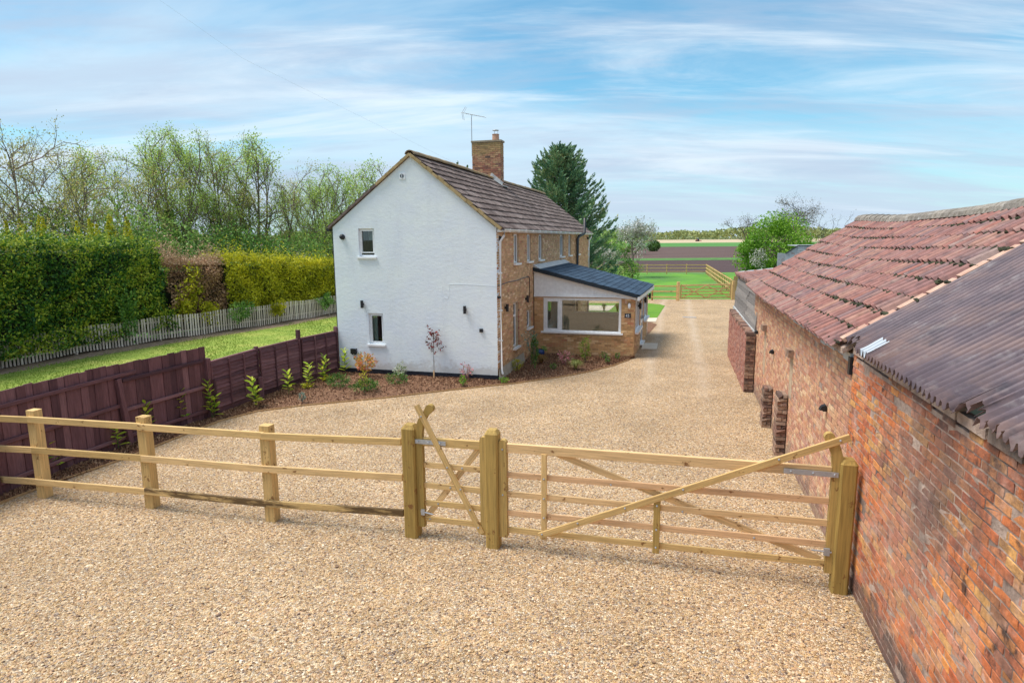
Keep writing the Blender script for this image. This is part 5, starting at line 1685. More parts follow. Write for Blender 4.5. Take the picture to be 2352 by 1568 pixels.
# ---- lean-to shed beyond the pantile barn
lean = thing('lean_to', 'small shed of low red brick and grey weathered planks beyond the pantile barn', 'shed', BARN_O, BARN_R)
ul = -0.26
panel((ul + 0.012, 15.9), PHB, 0.0, 15.9 - 10.22, -0.05, 1.58, (), 0.24).build('wall', M['mortar_old'], lean)
set_bricks(lean, lay(0, 15.9 - 10.22, 0.0, 1.60, (), L=0.228, H=0.078, seed=51), (ul + 0.012, 15.9), PHB, M['brick_low'], proud=0.010, cap=300, jit=0.005, amt=0.05)
set_bricks(lean, lay(0.0, 0.25, 0.0, 1.64, (), L=0.228, H=0.078, seed=52), (ul, 10.215), 0.0, M['brick_dark'], proud=0.02, cap=60, jit=0.012, amt=0.07, tilt=0.03)
rr = random.Random(8)
v = 10.25
while v < 15.9:
    w_ = rr.uniform(0.10, 0.24)
    me = brick_variants(M['brick_dark'], 0.07)[rr.randrange(7)][0]
    obj('coping_brick', me, lean, Matrix.Translation((ul + 0.13 + rr.uniform(-.03, .03), v + w_ / 2, 1.615 + rr.uniform(-.012, .025))) @ Matrix.Rotation(PHB + rr.uniform(-.25, .25), 4, 'Z') @ Matrix.Rotation(rr.uniform(-.1, .1), 4, 'X') @ Matrix.Diagonal((w_, 0.23, 0.07, 1)))
    v += w_ + 0.005
# planks
npl = 8
for i in range(npl):
    z0, z1 = 1.66 + i * 0.150, 1.66 + (i + 1) * 0.150
    uu = lambda z: -0.005 + 0.10 * (z - 1.6) / 1.2
    for (a, b) in ((10.35, 13.0 + 0.25 * math.sin(i * 2)), (13.02 + 0.25 * math.sin(i * 2), 17.0)):
        beam('plank', (uu(z0) - 0.012, a, (z0 + z1) / 2 + rr.uniform(-.008, .008)), (uu(z0) - 0.012 + rr.uniform(-.02, .02), b, (z0 + z1) / 2 + rr.uniform(-.015, .015)), 0.024, 0.146, M['greyplank'], lean, up=(0.12, 0, 1), c=0.004)
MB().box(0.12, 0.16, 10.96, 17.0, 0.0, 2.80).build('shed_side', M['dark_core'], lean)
MB().bar((-0.035, 10.3, 1.645), (-0.035, 16.9, 1.645), 0.05, 0.09).build('lead_apron', M['lead'], lean)
MB().bar((-0.02, 10.33, 1.66), (0.09, 10.33, 2.80), 0.05, 0.05, up=(0, 1, 0)).build('corner_board', M['greyplank'], lean)
LR = MB().prism([(0.03, 2.83), (2.6, 3.12), (2.6, 3.06), (0.03, 2.77)], 'y', 11.0, 17.1).build('roof', M['mortar_old'], lean)
dl_ = Vector((-2.57, 0, -0.29)).normalized()
nl_ = Vector((dl_.z, 0, -dl_.x))
if nl_.z < 0:
    nl_ = -nl_
pv2 = [pantile(0.21, 0.36, 90 + i) for i in range(4)]
lay_tiles(lean, lean, (2.6, 17.12, 3.125), dl_, Vector((0, -1, 0)) if dl_.cross(Vector((0, -1, 0))).dot(nl_) > 0 else Vector((0, 1, 0)), nl_, 8, 0.325, 29, 0.21, pv2, M['pantile'], 232, name='pantile', jit=0.012, rot=0.03)
MB().bar((0.0, 17.15, 2.90), (2.6, 17.15, 3.20), 0.16, 0.06).build('verge_trim', M['white'], lean)

# ---- grey sheet-metal shed behind the bush
sh = thing('metal_shed', 'grey corrugated metal shed with rust streaks behind the pantile barn roof', 'shed', (16.5, 38.0, 0), math.radians(-14))
mb = MB().prism([(0, 0), (2.4, 0), (2.4, 3.0), (1.6, 3.62), (0.62, 3.66), (0, 3.25)], 'y', 0.0, 0.05)
mb.prism([(0, 0), (2.4, 0), (2.4, 3.0), (0, 3.2)], 'y', 3.0, 3.05)
mb.build('wall', M['tin'], sh)
vs, fs = [], []
for i in range(46):
    t = i / 45
    for x, z in ((0.60, 3.70), (1.66, 3.69), (2.6, 3.0)):
        pass
c_ = MB()
for k in range(9):
    c_.box(0.60, 3.2, 0.02 + k * .36, 0.02 + k * .36 + 0.35, 3.66, 3.70)
c_.build('roof', M['tin'], sh)
for k in range(6):
    MB().bar((0.62, -0.03, 3.62 - k * 0.10), (3.2, -0.03, 3.62 - k * 0.10), 0.03, 0.075).build('side_sheet', M['tin'], sh)
MB().bar((-0.03, -0.02, 3.22), (0.62, -0.02, 3.68), 0.10, 0.05).build('bargeboard', M['black'], sh)
MB().bar((0.62, -0.02, 3.69), (3.2, -0.02, 3.69), 0.10, 0.05).build('bargeboard', M['black'], sh)

# ================================================================== GATES AND TIMBER FENCES
GO = Vector((-1.49, 8.39, 0))
GT = Vector((3.88, 6.87, 0)) - GO
GR = math.atan2(GT.y, GT.x)


def gate_post(label, s, y, w, h, depth, lean_=0.0):
    """weathered chamfered post with a four-way top"""
    t = thing('gate_post', label, 'gate post', GO + Vector((math.cos(GR), math.sin(GR), 0)) * s + Vector((-math.sin(GR), math.cos(GR), 0)) * y, GR, 'gate posts of the drive gates')
    c, hw_, hd = 0.022, w / 2, depth / 2
    sec = [(-hw_ + c, -hd), (hw_ - c, -hd), (hw_, -hd + c), (hw_, hd - c), (hw_ - c, hd), (-hw_ + c, hd), (-hw_, hd - c), (-hw_, -hd + c)]
    vs = [(x, y_, z) for z in (-0.10, h - 0.055) for x, y_ in sec] + [(x * 0.62, y_ * 0.62, h) for x, y_ in sec]
    fs = [tuple(range(8))[::-1], tuple(range(16, 24))] + [(i + 8 * k, (i + 1) % 8 + 8 * k, (i + 1) % 8 + 8 * k + 8, i + 8 * k + 8) for k in range(2) for i in range(8)]
    # grain runs along the mesh's own x axis: build lying down, then stand it up
    mb = MB().add([(z, x, y_) for x, y_, z in vs], fs)
    mb.build('post', M['wood_green'], t, Matrix(((0, 1, 0, 0), (0, 0, 1, 0), (1, 0, 0, 0), (0, 0, 0, 1))))
    return t


gate_post('square gate post joining the post and rail fence to the small gate', 0.025, 0.10, 0.20, 1.66, 0.20)
gate_post('square gate post between the small gate and the wide gate', 1.24, 0.09, 0.185, 1.68, 0.18)
gate_post('square gate post standing hard against the orange brick wall', 5.575, 0.09, 0.185, 1.66, 0.18)


def paddle(mb, poly, y0, y1):
    mb.prism(poly, 'y', y0, y1)
    return mb


def arc_pts(cx, cz, r, a0, a1, n=8):
    return [(cx + r * math.cos(a0 + (a1 - a0) * i / n), cz + r * math.sin(a0 + (a1 - a0) * i / n)) for i in range(n + 1)]


def board_obj(name, poly, y0, y1, mat, parent):
    """flat board cut to an outline in the gate's plane, grain up the board"""
    mb = MB().prism(poly, 'y', y0, y1)
    mb.v = [(z, x, y) for x, y, z in mb.v]
    return mb.build(name, M[mat], parent, Matrix(((0, 1, 0, 0), (0, 0, 1, 0), (1, 0, 0, 0), (0, 0, 0, 1))))


def bolt(parent, x, z, y):
    obj('bolt', BOLT, parent, Matrix.Translation((x, y, z)))


_b = MB().tube([(0, 0.004, 0), (0, -0.006, 0), (0, -0.010, 0)], [0.014, 0.012, 0.004], 8)
BOLT = _b.me('bolt', M['galv'])
YG = 0.085      # the gates hang this far behind the post fronts

# wide gate
g = thing('field_gate', 'wide five barred timber field gate with long diagonal brace', 'gate', GO, GR)
dz = lambda s: (s - 1.45) * 0.012           # the gate rises very slightly towards the hinge side
beam('top_rail', (1.43, YG, 1.44), (5.40, YG, 1.44 + dz(5.4)), 0.05, 0.125, M['wood_pink'], g)
for z in (1.06, 0.785, 0.515, 0.27):
    beam('rail', (1.43, YG + 0.006, z), (5.40, YG + 0.006, z + dz(5.4) * 1.3), 0.026, 0.085, M['wood_pink'] if z > 0.5 else M['wood'], g)
board_obj('closing_stile', [(1.335, 0.17), (1.445, 0.17), (1.445, 1.50)] + arc_pts(1.39, 1.50, 0.055, 0, PI, 6)[1:], YG - 0.04, YG + 0.045, 'wood_green', g)
# curved heel: an upright that sweeps over to the left at its top
heel = [(5.40, 0.23), (5.525, 0.23), (5.525, 1.52), (5.515, 1.66), (5.475, 1.80), (5.42, 1.90)] + arc_pts(5.352, 1.905, 0.058, 0.15, PI + 0.3, 7) + [(5.345, 1.80), (5.385, 1.70), (5.400, 1.58), (5.405, 1.50)]
board_obj('heel_stile', heel, YG - 0.038, YG + 0.042, 'wood_green', g)
beam('brace', (1.90, YG - 0.045, 0.26), (5.56, YG - 0.045, 1.93), 0.030, 0.085, M['wood'], g)
beam('brace', (2.12, YG + 0.040, 1.40), (5.36, YG + 0.040, 0.36), 0.028, 0.085, M['wood_pink'], g)
beam('upright', (1.96, YG - 0.024, 0.20), (1.96, YG - 0.024, 1.40), 0.028, 0.075, M['wood'], g, up=(1, 0, 0))
beam('upright', (3.43, YG - 0.026, 0.21), (3.43, YG - 0.026, 0.93), 0.030, 0.085, M['wood_green'], g, up=(1, 0, 0))
st = MB().box(4.88, 5.47, YG - 0.050, YG - 0.041, 1.435, 1.495)
sto = st.build('hinge_strap', M['galv'], g)
for s in (4.96, 5.20, 5.43):
    bolt(g, s, 1.466, YG - 0.052)
hp = MB().box(5.375, 5.44, YG - 0.06, YG - 0.038, 0.46, 0.55)
hp.tube([(5.24, YG - 0.05, 0.51), (5.46, YG - 0.05, 0.505)], 0.010, 6)
hp.build('bottom_hinge', M['galv'], g)
for s, z in ((1.96, 1.06), (1.96, .785), (1.96, .515), (1.94, 0.29), (2.42, 0.505), (3.03, 0.785), (3.74, 1.11), (4.82, 1.60), (5.46, 1.885), (3.43, .86), (3.43, .54), (3.43, .30), (5.24, 0.30)):
    bolt(g, s, z, YG - 0.063 if z not in (1.06, .785, .515) or s > 2 else YG - 0.04)
for s, z in ((2.84, 1.06), (3.74, 0.80), (4.60, 0.56), (1.39, 1.42), (1.39, .78)):
    bolt(g, s, z, YG - 0.012 if s > 2 else YG - 0.042)

# small gate
g2 = thing('pedestrian_gate', 'small crossed brace timber gate between two square posts', 'gate', GO, GR)
beam('top_rail', (0.22, YG, 1.43), (1.09, YG, 1.44), 0.05, 0.12, M['wood'], g2)
for z in (1.085, 0.785, 0.525, 0.285):
    beam('rail', (0.22, YG + 0.006, z), (1.09, YG + 0.006, z + 0.006), 0.026, 0.085, M['wood'], g2)
heel2 = [(0.115, 0.17), (0.225, 0.17), (0.225, 1.55), (0.245, 1.68), (0.31, 1.80), (0.375, 1.86)] + arc_pts(0.345, 1.91, 0.058, -0.7, PI - 0.5, 7) + [(0.24, 1.84), (0.17, 1.74), (0.128, 1.62), (0.118, 1.50)]
board_obj('heel_stile', heel2, YG - 0.036, YG + 0.042, 'wood_green', g2)
board_obj('closing_stile', [(1.065, 0.16), (1.165, 0.16), (1.165, 1.52)] + arc_pts(1.115, 1.52, 0.05, 0, PI, 6)[1:], YG - 0.036, YG + 0.045, 'wood_green', g2)
beam('brace', (0.165, YG - 0.05, 1.955), (1.085, YG - 0.05, 0.19), 0.028, 0.082, M['wood'], g2)
beam('brace', (1.05, YG + 0.036, 1.40), (0.25, YG + 0.036, 0.32), 0.028, 0.085, M['wood'], g2)
MB().box(0.12, 0.58, YG - 0.052, YG - 0.043, 1.405, 1.465).build('hinge_strap', M['galv'], g2)
hp = MB().box(0.185, 0.24, YG - 0.06, YG - 0.036, 0.36, 0.44)
hp.tube([(0.18, YG - 0.05, 0.41), (0.36, YG - 0.05, 0.385)], 0.010, 6)
hp.build('bottom_hinge', M['galv'], g2)
for s, z in ((0.17, 1.435), (0.33, 1.435), (0.50, 1.435), (0.235, 1.80), (0.60, 1.10), (0.79, .785 + .02), (0.925, .52), (1.04, .275), (0.62, .79), (0.43, .53), (0.30, .29), (0.80, 1.09)):
    bolt(g2, s, z, YG - 0.066 if s < 0.62 and z > 1.2 or (s in (0.60, 0.79, 0.925, 1.04, 0.235)) else YG - 0.012)

# post and rail fence to the left
rail_fence = thing('post_and_rail_fence', 'three rail timber fence running left from the small gate across the gravel', 'fence', (0, 0, 0))
FP = [(-11.95, 10.65), (-9.93, 10.30), (-7.84, 9.97), (-5.79, 9.53), (-3.67, 9.02)]
for x, y in FP:
    h = 1.50
    beam('post', (x, y, -0.1), (x + rnd.uniform(-.01, .01), y, h), 0.15, 0.17, M['wood'], rail_fence, up=(0.97, -0.25, 0), c=0.008)
ends = FP + [(-1.56, 8.52)]
nl_off = (-0.022, -0.095)
for i, (a, b) in enumerate(zip(ends, ends[1:])):
    last = i == len(ends) - 2
    for z, zb in ((1.36, 1.375), (0.845, 0.855), (0.30, 0.315)):
        pa = (a[0] + nl_off[0] - 0.02, a[1] + nl_off[1], z + rnd.uniform(-.008, .008))
        pb = (b[0] + nl_off[0] + (0.02 if not last else 0.0), b[1] + nl_off[1] + (0.11 if last else 0), (zb if last else z) + rnd.uniform(-.008, .008))
        if i > 0 and z < 0.4 and i >= 3:
            mt = M['wood_dirty']
        else:
            mt = M['wood']
        beam('rail', pa, pb, 0.040, 0.105, mt, rail_fence)

# brown close-boarded fence, then lapped panels
cf = thing('closeboard_fence', 'dark brown close boarded fence of upright boards beside the bed', 'fence', (0, 0, 0))


def boards(p, q, z0, h, wd, root, hh=None):
    p, q = Vector((*p, 0)), Vector((*q, 0))
    d = q - p
    n = int(d.length / wd)
    d.normalize()
    nx = Vector((-d.y, d.x, 0))
    for k in range(n):
        c = p + d * ((k + 0.5) * d.length * (q - p).length / n)
        top = h + (hh(k / n) if hh else 0) + rnd.uniform(-.012, .012)
        c = c + nx * (0.014 * (k % 2) + rnd.uniform(0, .005))
        beam('board', (c.x, c.y, z0), (c.x + rnd.uniform(-.005, .005), c.y, top), 0.018, wd * 1.12, M['brown'], root, up=d, c=0.003)


F0, F1, F2, F3 = Vector((-9.75, 6.0)), Vector((-8.66, 9.9)), Vector((-8.02, 12.55)), Vector((-7.32, 14.5))
allp = [F0, F1, F2, F3]
boards(F0, F1, 0.0, 1.76, 0.145, cf)
boards(F1, F2, 0.0, 1.76, 0.145, cf)
boards(F2, F3 + (F3 - F2).normalized() * 0.13, 0.0, 1.74, 0.16, cf)
for a, b, za, zb, ov in ((F0, F1, 1.50, 1.50, 0), (F1, F2, 1.50, 1.52, 0.35), (F2, F3, 1.40, 1.42, 0)):
    d = (b - a).normalized()
    n_ = Vector((d.y, -d.x)) * 0.035
    for z_a, z_b in ((za, zb), (za - 0.62, zb - 0.62), (0.22, 0.22)):
        e = b + d * (ov if z_a > 1 else 0)
        beam('rail', (a.x + n_.x, a.y + n_.y, z_a), (e.x + n_.x, e.y + n_.y, z_b), 0.05, 0.075, M['brown'], cf, c=0.01)
for p, h, ln in ((F1, 1.45, 0.0), (F2, 1.46, 0.10)):
    d = (F2 - F1).normalized()
    q = p + Vector((d.y, -d.x)) * 0.10
    beam('post', (q.x, q.y, -0.1), (q.x - ln * 0.8, q.y - ln, h), 0.10, 0.11, M['brown'], cf, up=(d.x, d.y, 0), c=0.008)
lp = thing('lapped_panel_fence', 'brown lapped panel fence between the close boarded fence and the house', 'fence', (0, 0, 0))
LP = [Vector((-7.26, 14.62)), Vector((-6.84, 16.5)), Vector((-6.28, 18.2)), Vector((-5.60, 19.72))]
for i, (p, h, w_) in enumerate(zip(LP, (1.46, 1.42, 1.62, 1.50), (0.14, 0.09, 0.10, 0.10))):
    d = (LP[min(i + 1, 3)] - LP[max(i - 1, 0)]).normalized()
    beam('post', (p.x, p.y, -0.1), (p.x, p.y, h), w_, w_, M['brown'], lp, up=(d.x, d.y, 0), c=0.006)
q = LP[1] + Vector((0.12, -0.12))
beam('post', (q.x, q.y, -0.1), (q.x, q.y, 0.62), 0.10, 0.10, M['brown'], lp, up=(0.9, 0.1, 0), c=0.006)
q = LP[0] + Vector((0.15, 0.02))
beam('post', (q.x, q.y, -0.1), (q.x, q.y, 0.95), 0.06, 0.05, M['brown'], lp, up=(0.9, 0.1, 0), c=0.006)
for i in range(3):
    a, b = LP[i], LP[i + 1]
    d = (b - a).normalized()
    nn = Vector((d.y, -d.x))
    A_ = a + d * 0.06
    B_ = b - d * 0.06
    H = 1.34
    for k in range(12):
        z = 0.20 + k * 0.094
        off = 0.010 + 0.012 * ((k % 2))
        wv = [rnd.uniform(-.014, .014) for _ in range(9)]
        vs = []
        Ln = (B_ - A_).length
        for s in range(9):
            x = Ln * s / 8
            for (y, zz_) in ((0.020, 0.0 + wv[s]), (0.056, 0.0 + wv[s]), (0.004, 0.116), (-0.010, 0.116)):
                vs.append((x, y, zz_))
        fs = [(s * 4 + e, s * 4 + (e + 1) % 4, s * 4 + 4 + (e + 1) % 4, s * 4 + 4 + e) for s in range(8) for e in range(4)] + [(0, 1, 2, 3)[::-1], (32, 33, 34, 35)]
        me = bpy.data.meshes.new('slat')
        me.from_pydata(vs, [], fs)
        me.materials.append(M['brown'])
        mt = Matrix((Vector((d.x, d.y, 0)), Vector((nn.x, nn.y, 0)), Vector((0, 0, 1)))).transposed().to_4x4()
        mt.translation = Vector((A_.x + nn.x * off, A_.y + nn.y * off, z))
        obj('slat', me, lp, mt)
    for t in (0.0, 0.36, 0.68, 1.0):
        c = A_ + (B_ - A_) * t + nn * 0.075
        beam('batten', (c.x, c.y, 0.18), (c.x, c.y, H), 0.035, 0.032, M['brown'], lp, up=(d.x, d.y, 0), c=0.003)
    beam('top_rail', (A_.x, A_.y, H + 0.015), (B_.x, B_.y, H + 0.015), 0.07, 0.035, M['brown'], lp, c=0.003)
    beam('gravel_board', (A_.x + nn.x * .01, A_.y + nn.y * .01, 0.11), (B_.x + nn.x * .01, B_.y + nn.y * .01, 0.11), 0.03, 0.17, M['brown'], lp, c=0.003)
# second brown fence seen through the gap at the drive's left edge stays out of frame

# pale fence along the hedge foot
pf_ = thing('pale_fence', 'long fence of thin grey upright pales at the foot of the hedges', 'fence', (0, 0, 0))


def resample(P, step):
    P = np.array(P, float)
    d = np.concatenate([[0], np.cumsum(np.linalg.norm(np.diff(P, axis=0), axis=1))])
    t = np.arange(0, d[-1], step)
    return np.stack([np.interp(t, d, P[:, 0]), np.interp(t, d, P[:, 1])], 1)


PALES = [beam_me(0.98, 0.022, 0.075, M['paling'], 0.004, 'p%d' % i) for i in range(1)]
for (x, y), (x2, y2) in zip(resample(PICKET, 0.128), resample(PICKET, 0.128)[1:]):
    h = 1.0
    p = Vector((x, y, 0.06 + 0.03 * math.sin(x * 2.1 + y)))
    d = Vector((x2 - x, y2 - y, 0)).normalized()
    obj('pale', PALES[0], pf_, frame_mtx(p, p + Vector((rnd.gauss(0, .012), rnd.gauss(0, .012), 1)), d))
for a, b in zip(PICKET, PICKET[1:]):
    for z in (0.32, 0.84):
        beam('rail', (a[0] - 0.03, a[1] + 0.02, z), (b[0] - 0.03, b[1] + 0.02, z), 0.03, 0.05, M['paling'], pf_)
    beam('post', (a[0] - 0.08, a[1] + .04, 0), (a[0] - 0.08, a[1] + .04, 1.05), 0.08, 0.08, M['paling'], pf_, up=(1, 0, 0))

# far gate, its posts and fences
far = thing('far_gate', 'distant timber gate with two crossed braces closing the end of the drive', 'gate', (11.42, 42.35, 0), math.atan2(0.32, 3.6))
FL = 3.52
beam('top_rail', (0, 0, 1.03), (FL, 0, 1.05), 0.06, 0.10, M['wood_far'], far)
for z in (0.80, 0.60, 0.40, 0.18):
    beam('rail', (0, 0, z), (FL, 0, z), 0.03, 0.075, M['wood_far'], far)
for x in (0.03, FL - 0.03):
    beam('stile', (x, 0, 0.12), (x, 0, 1.09), 0.06, 0.08, M['wood_far'], far, up=(1, 0, 0))
for a, b in (((0.1, .20), (1.75, 1.0)), ((0.1, 1.0), (1.75, .20)), ((1.8, 1.0), (3.45, .20)), ((1.8, .20), (3.45, 1.0))):
    beam('brace', (a[0], -0.035, a[1]), (b[0], -0.035, b[1]), 0.03, 0.07, M['wood_far'], far)
for (x, y), lb in (((11.25, 42.32), 'thick post at the left end of the distant gate'), ((15.12, 42.75), 'thick post at the right end of the distant gate')):
    t = thing('gate_post', lb, 'gate post', (x, y, 0), 0, 'posts of the distant gate')
    beam('post', (0, 0, -0.1), (0, 0, 1.28), 0.18, 0.18, M['wood_far'], t, up=(1, 0, 0))


def rail_run(name, label, pts, h, zs, step, group=None):
    t = thing(name, label, 'fence', (0, 0, 0), 0, group)
    for a, b in zip(pts, pts[1:]):
        a, b = Vector(a), Vector(b)
        n = max(1, round((b - a).length / step))
        for k in range(n + 1):
            p = a.lerp(b, k / n)
            beam('post', (p.x, p.y, -0.1), (p.x, p.y, h), 0.10, 0.10, M['wood_far'], t, up=(1, 0, 0))
        d = (b - a).normalized()
        nx = Vector((d.y, -d.x)) * 0.07
        for z in zs:
            for k in range(n):
                p, q = a.lerp(b, k / n), a.lerp(b, (k + 1) / n)
                beam('rail', (p.x + nx.x, p.y + nx.y, z), (q.x + nx.x, q.y + nx.y, z), 0.04, 0.09, M['wood_far'], t)
    return t


rail_run('rail_fence', 'short three rail fence between the sunroom and the distant gate', [(3.2, 43.9), (9.6, 42.75), (11.2, 42.4)], 1.12, (0.98, 0.62, 0.24), 1.9)
rail_run('rail_fence', 'far three rail fence across the back of the green paddock', [(7.0, 75.5), (22.8, 73.7)], 1.15, (1.05, 0.68, 0.30), 2.2)
rail_run('rail_fence', 'side rail fence receding along the right of the green paddock', [(22.8, 73.7), (15.9, 44.5)], 1.15, (1.08, 0.72, 0.34), 1.7)
pn = thing('boarded_panel', 'tall pale boarded panel with sloping edge beside the distant gate', 'fence panel', (15.35, 43.6, 0), math.radians(20))
for k in range(6):
    top = 1.30 + 0.60 * min(1, k / 2.5) - (0.05 * max(0, k - 3))
    beam('board', (k * 0.15, 0, 0.0), (k * 0.15, 0, top), 0.022, 0.152, M['wood_far'], pn, up=(1, 0, 0), c=0.003)


# ================================================================== HEDGES
def hedge(name, label, path, h0, h1, thick, leaf, n, size, seed, front_lump=0.22, low=0.25, top_leaf=None, top_n=0, cat='hedge', spikes=0.12, core=True):
    """clipped hedge: leaves over a lumpy front, top and back, round a dark inside"""
    P = np.array(path, float)
    t_ = thing(name, label, cat, (P[0, 0], P[0, 1], 0))
    org = np.array([P[0, 0], P[0, 1], 0])
    d = np.concatenate([[0], np.cumsum(np.linalg.norm(np.diff(P, axis=0), axis=1))])
    L = d[-1]
    r = np.random.default_rng(seed)
    at = lambda s: np.stack([np.interp(s, d, P[:, 0]), np.interp(s, d, P[:, 1])], 1)

    def nrm(s):
        a, b = at(np.clip(s - 0.3, 0, L)), at(np.clip(s + 0.3, 0, L))
        v = b - a
        v /= np.linalg.norm(v, axis=1, keepdims=True)
        return np.stack([v[:, 1], -v[:, 0]], 1)      # towards the lawn
    ht = lambda s: h0 + (h1 - h0) * s / L
    # front (70%), top (22%), end and back (8%)
    s = r.random(n) * L
    H = ht(s)
    w = r.random(n)
    z = np.where(w < 0.72, low + (H - low) * r.random(n), H)
    f = np.where(w < 0.72, 0.0, r.random(n))
    f = np.where(w > 0.93, 1.0, f)
    z = np.where(w > 0.93, H * r.random(n), z)
    lowbulge = lump(np.stack([s, z, s * 0], 1), 1.3, seed)
    dep = front_lump * lowbulge + r.normal(0, 0.06, n) - np.abs(r.normal(0, 0.12, n))
    base, nn = at(s), nrm(s)
    off = np.where(f < 0.001, dep, -f * thick + 0.05 * r.normal(size=n))
    round_ = np.clip((z - (H - 0.35)) / 0.35, 0, 1) ** 2 * 0.22
    off = off - np.where(f < 0.001, round_, 0)
    zz_ = z + np.where(f > 0.001, 0.12 * lump(np.stack([s, f * 3, s * 0], 1), 2.4, seed + 1) + r.exponential(spikes * 0.5, n), 0)
    C = np.stack([base[:, 0] + nn[:, 0] * off, base[:, 1] + nn[:, 1] * off, zz_], 1)
    V, F = leaf_quads(C - org, size, seed)
    obj('foliage', np_me('foliage', V, F, M[leaf]), t_)
    if top_n:
        s = r.random(top_n) * L
        f = r.random(top_n)
        base, nn = at(s), nrm(s)
        hh = ht(s) + 0.05 + r.exponential(spikes, top_n) * (1 + 0.8 * np.sin(s * 2.3 + seed))
        C = np.stack([base[:, 0] - nn[:, 0] * f * thick, base[:, 1] - nn[:, 1] * f * thick, hh], 1)
        V, F = leaf_quads(C - org, size, seed + 5, 0.0, 0.35)
        obj('new_growth', np_me('new_growth', V, F, M[top_leaf]), t_)
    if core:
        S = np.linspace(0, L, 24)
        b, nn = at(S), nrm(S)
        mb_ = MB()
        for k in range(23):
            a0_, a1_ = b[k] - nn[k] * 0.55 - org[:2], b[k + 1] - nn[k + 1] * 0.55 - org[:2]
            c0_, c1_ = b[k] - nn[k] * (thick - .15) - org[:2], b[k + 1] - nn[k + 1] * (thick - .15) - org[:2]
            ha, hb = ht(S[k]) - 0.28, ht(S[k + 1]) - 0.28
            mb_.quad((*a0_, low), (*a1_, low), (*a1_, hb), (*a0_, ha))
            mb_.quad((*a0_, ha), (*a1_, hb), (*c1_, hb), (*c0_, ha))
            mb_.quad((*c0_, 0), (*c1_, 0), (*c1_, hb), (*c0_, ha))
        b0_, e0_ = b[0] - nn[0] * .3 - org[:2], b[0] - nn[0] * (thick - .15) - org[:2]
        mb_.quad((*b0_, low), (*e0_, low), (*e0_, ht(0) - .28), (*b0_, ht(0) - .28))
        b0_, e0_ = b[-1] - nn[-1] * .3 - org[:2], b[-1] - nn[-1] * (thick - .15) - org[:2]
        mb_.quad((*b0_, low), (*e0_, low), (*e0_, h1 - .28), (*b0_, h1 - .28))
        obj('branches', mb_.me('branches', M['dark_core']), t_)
    return t_


hg = hedge('green_hedge', 'tall dark green leafy hedge left of the golden hedge', [(-18.2, 15.5), (-17.4, 18.2), (-16.65, 20.8), (-16.1, 23.2), (-15.65, 25.0), (-15.2, 26.6), (-15.0, 27.3)], 4.25, 3.95, 2.2, 'l_hedge', 50000, 0.115, 3, 0.30, 0.36,
      'l_hedge_top', 4200, spikes=0.26)
# ivy and bramble spilling over the pales from the green hedge
for (x, y, w_, h_, sd_, lf) in ((-15.55, 25.3, 0.9, 1.6, 5, 'l_ivy'), (-14.9, 26.9, 0.9, 0.7, 6, 'l_hedge'), (-13.0, 30.1, 1.1, 0.7, 7, 'l_ivy'), (-10.5, 35.4, 1.2, 0.6, 8, 'l_ivy'), (-12.0, 31.9, 0.8, 0.5, 9, 'l_gold')):
    C_ = blob_points(1100, 0.35, w_ * 0.85, h_ * 0.66, sd_, 0.6, 0.1) + np.array([0, 0, h_ * 0.45 + 0.55])
    V, F = leaf_quads(C_, 0.12, sd_)
    t = thing('ivy' if lf == 'l_ivy' else 'bramble', {5: 'big patch of pale green ivy on the green hedge front', 6: 'dark leafy overhang hiding the pales below the green hedge corner', 7: 'dark ivy over the pales below the brown hedge', 8: 'ivy over the pales close to the white gable', 9: 'golden shoots drooping over the pales'}[sd_], 'climber', (x, y, 0))
    obj('foliage', np_me('foliage', V, F, M[lf]), t)
hedge('brown_hedge', 'dying brown hedge with tan top between the green and golden hedges', [(-14.95, 27.3), (-14.2, 28.7), (-13.55, 30.0)], 3.15, 3.05, 1.8, 'l_dead', 7000, 0.11, 13, 0.30, 0.65, 'l_tan', 6500, spikes=0.20)
for i, (x, y, z) in enumerate(((-14.7, 27.9, 1.4), (-14.1, 29.0, 1.0), (-14.45, 28.5, 2.3))):
    C_ = blob_points(1000, 0.34, 0.85, 0.75, 30 + i, 0.6, 0.15) + np.array([0.12, 0, z])
    V, F = leaf_quads(C_, 0.12, i)
    t = thing('conifer_shoots', ('golden shoots low in the brown hedge beside the green hedge', 'golden shoots low in the brown hedge above the pales', 'golden shoots halfway up the brown hedge')[i], 'shrub', (x, y, 0))
    obj('foliage', np_me('foliage', V, F, M['l_gold']), t)
hedge('golden_hedge', 'bright golden yellow conifer hedge above the pale fence', [(-13.6, 29.95), (-12.85, 31.4), (-12.0, 33.0), (-10.75, 35.7), (-8.9, 39.5)], 3.38, 2.62, 1.8, 'l_gold', 28000, 0.12, 23, 0.26, 0.74, 'l_gold', 3000, spikes=0.22)
for i, (x, y, h) in enumerate(((-13.75, 30.3, 0.62), (-11.95, 33.6, 0.5), (-11.1, 35.5, 0.34))):
    C_ = blob_points(420, 0.34, 0.34, h, 60 + i, 0.2, 0.2, -0.2)
    C_[:, :2] *= (1.15 - np.clip(C_[:, 2:3] / h, 0, 1))
    V, F = leaf_quads(C_ + np.array([-0.35, 0, 3.25 if i == 0 else (2.98 if i == 1 else 2.8)]), 0.13, i, 0.4, 0.4, (0, 0, 1))
    o = obj('shoot', np_me('shoot', V, F, M['l_gold']))
    tag(o, ('tallest golden shoot at the left end of the golden hedge', 'golden shoot rising midway along the golden hedge', 'low golden shoot near the house end of the hedge')[i], 'hedge shoot')

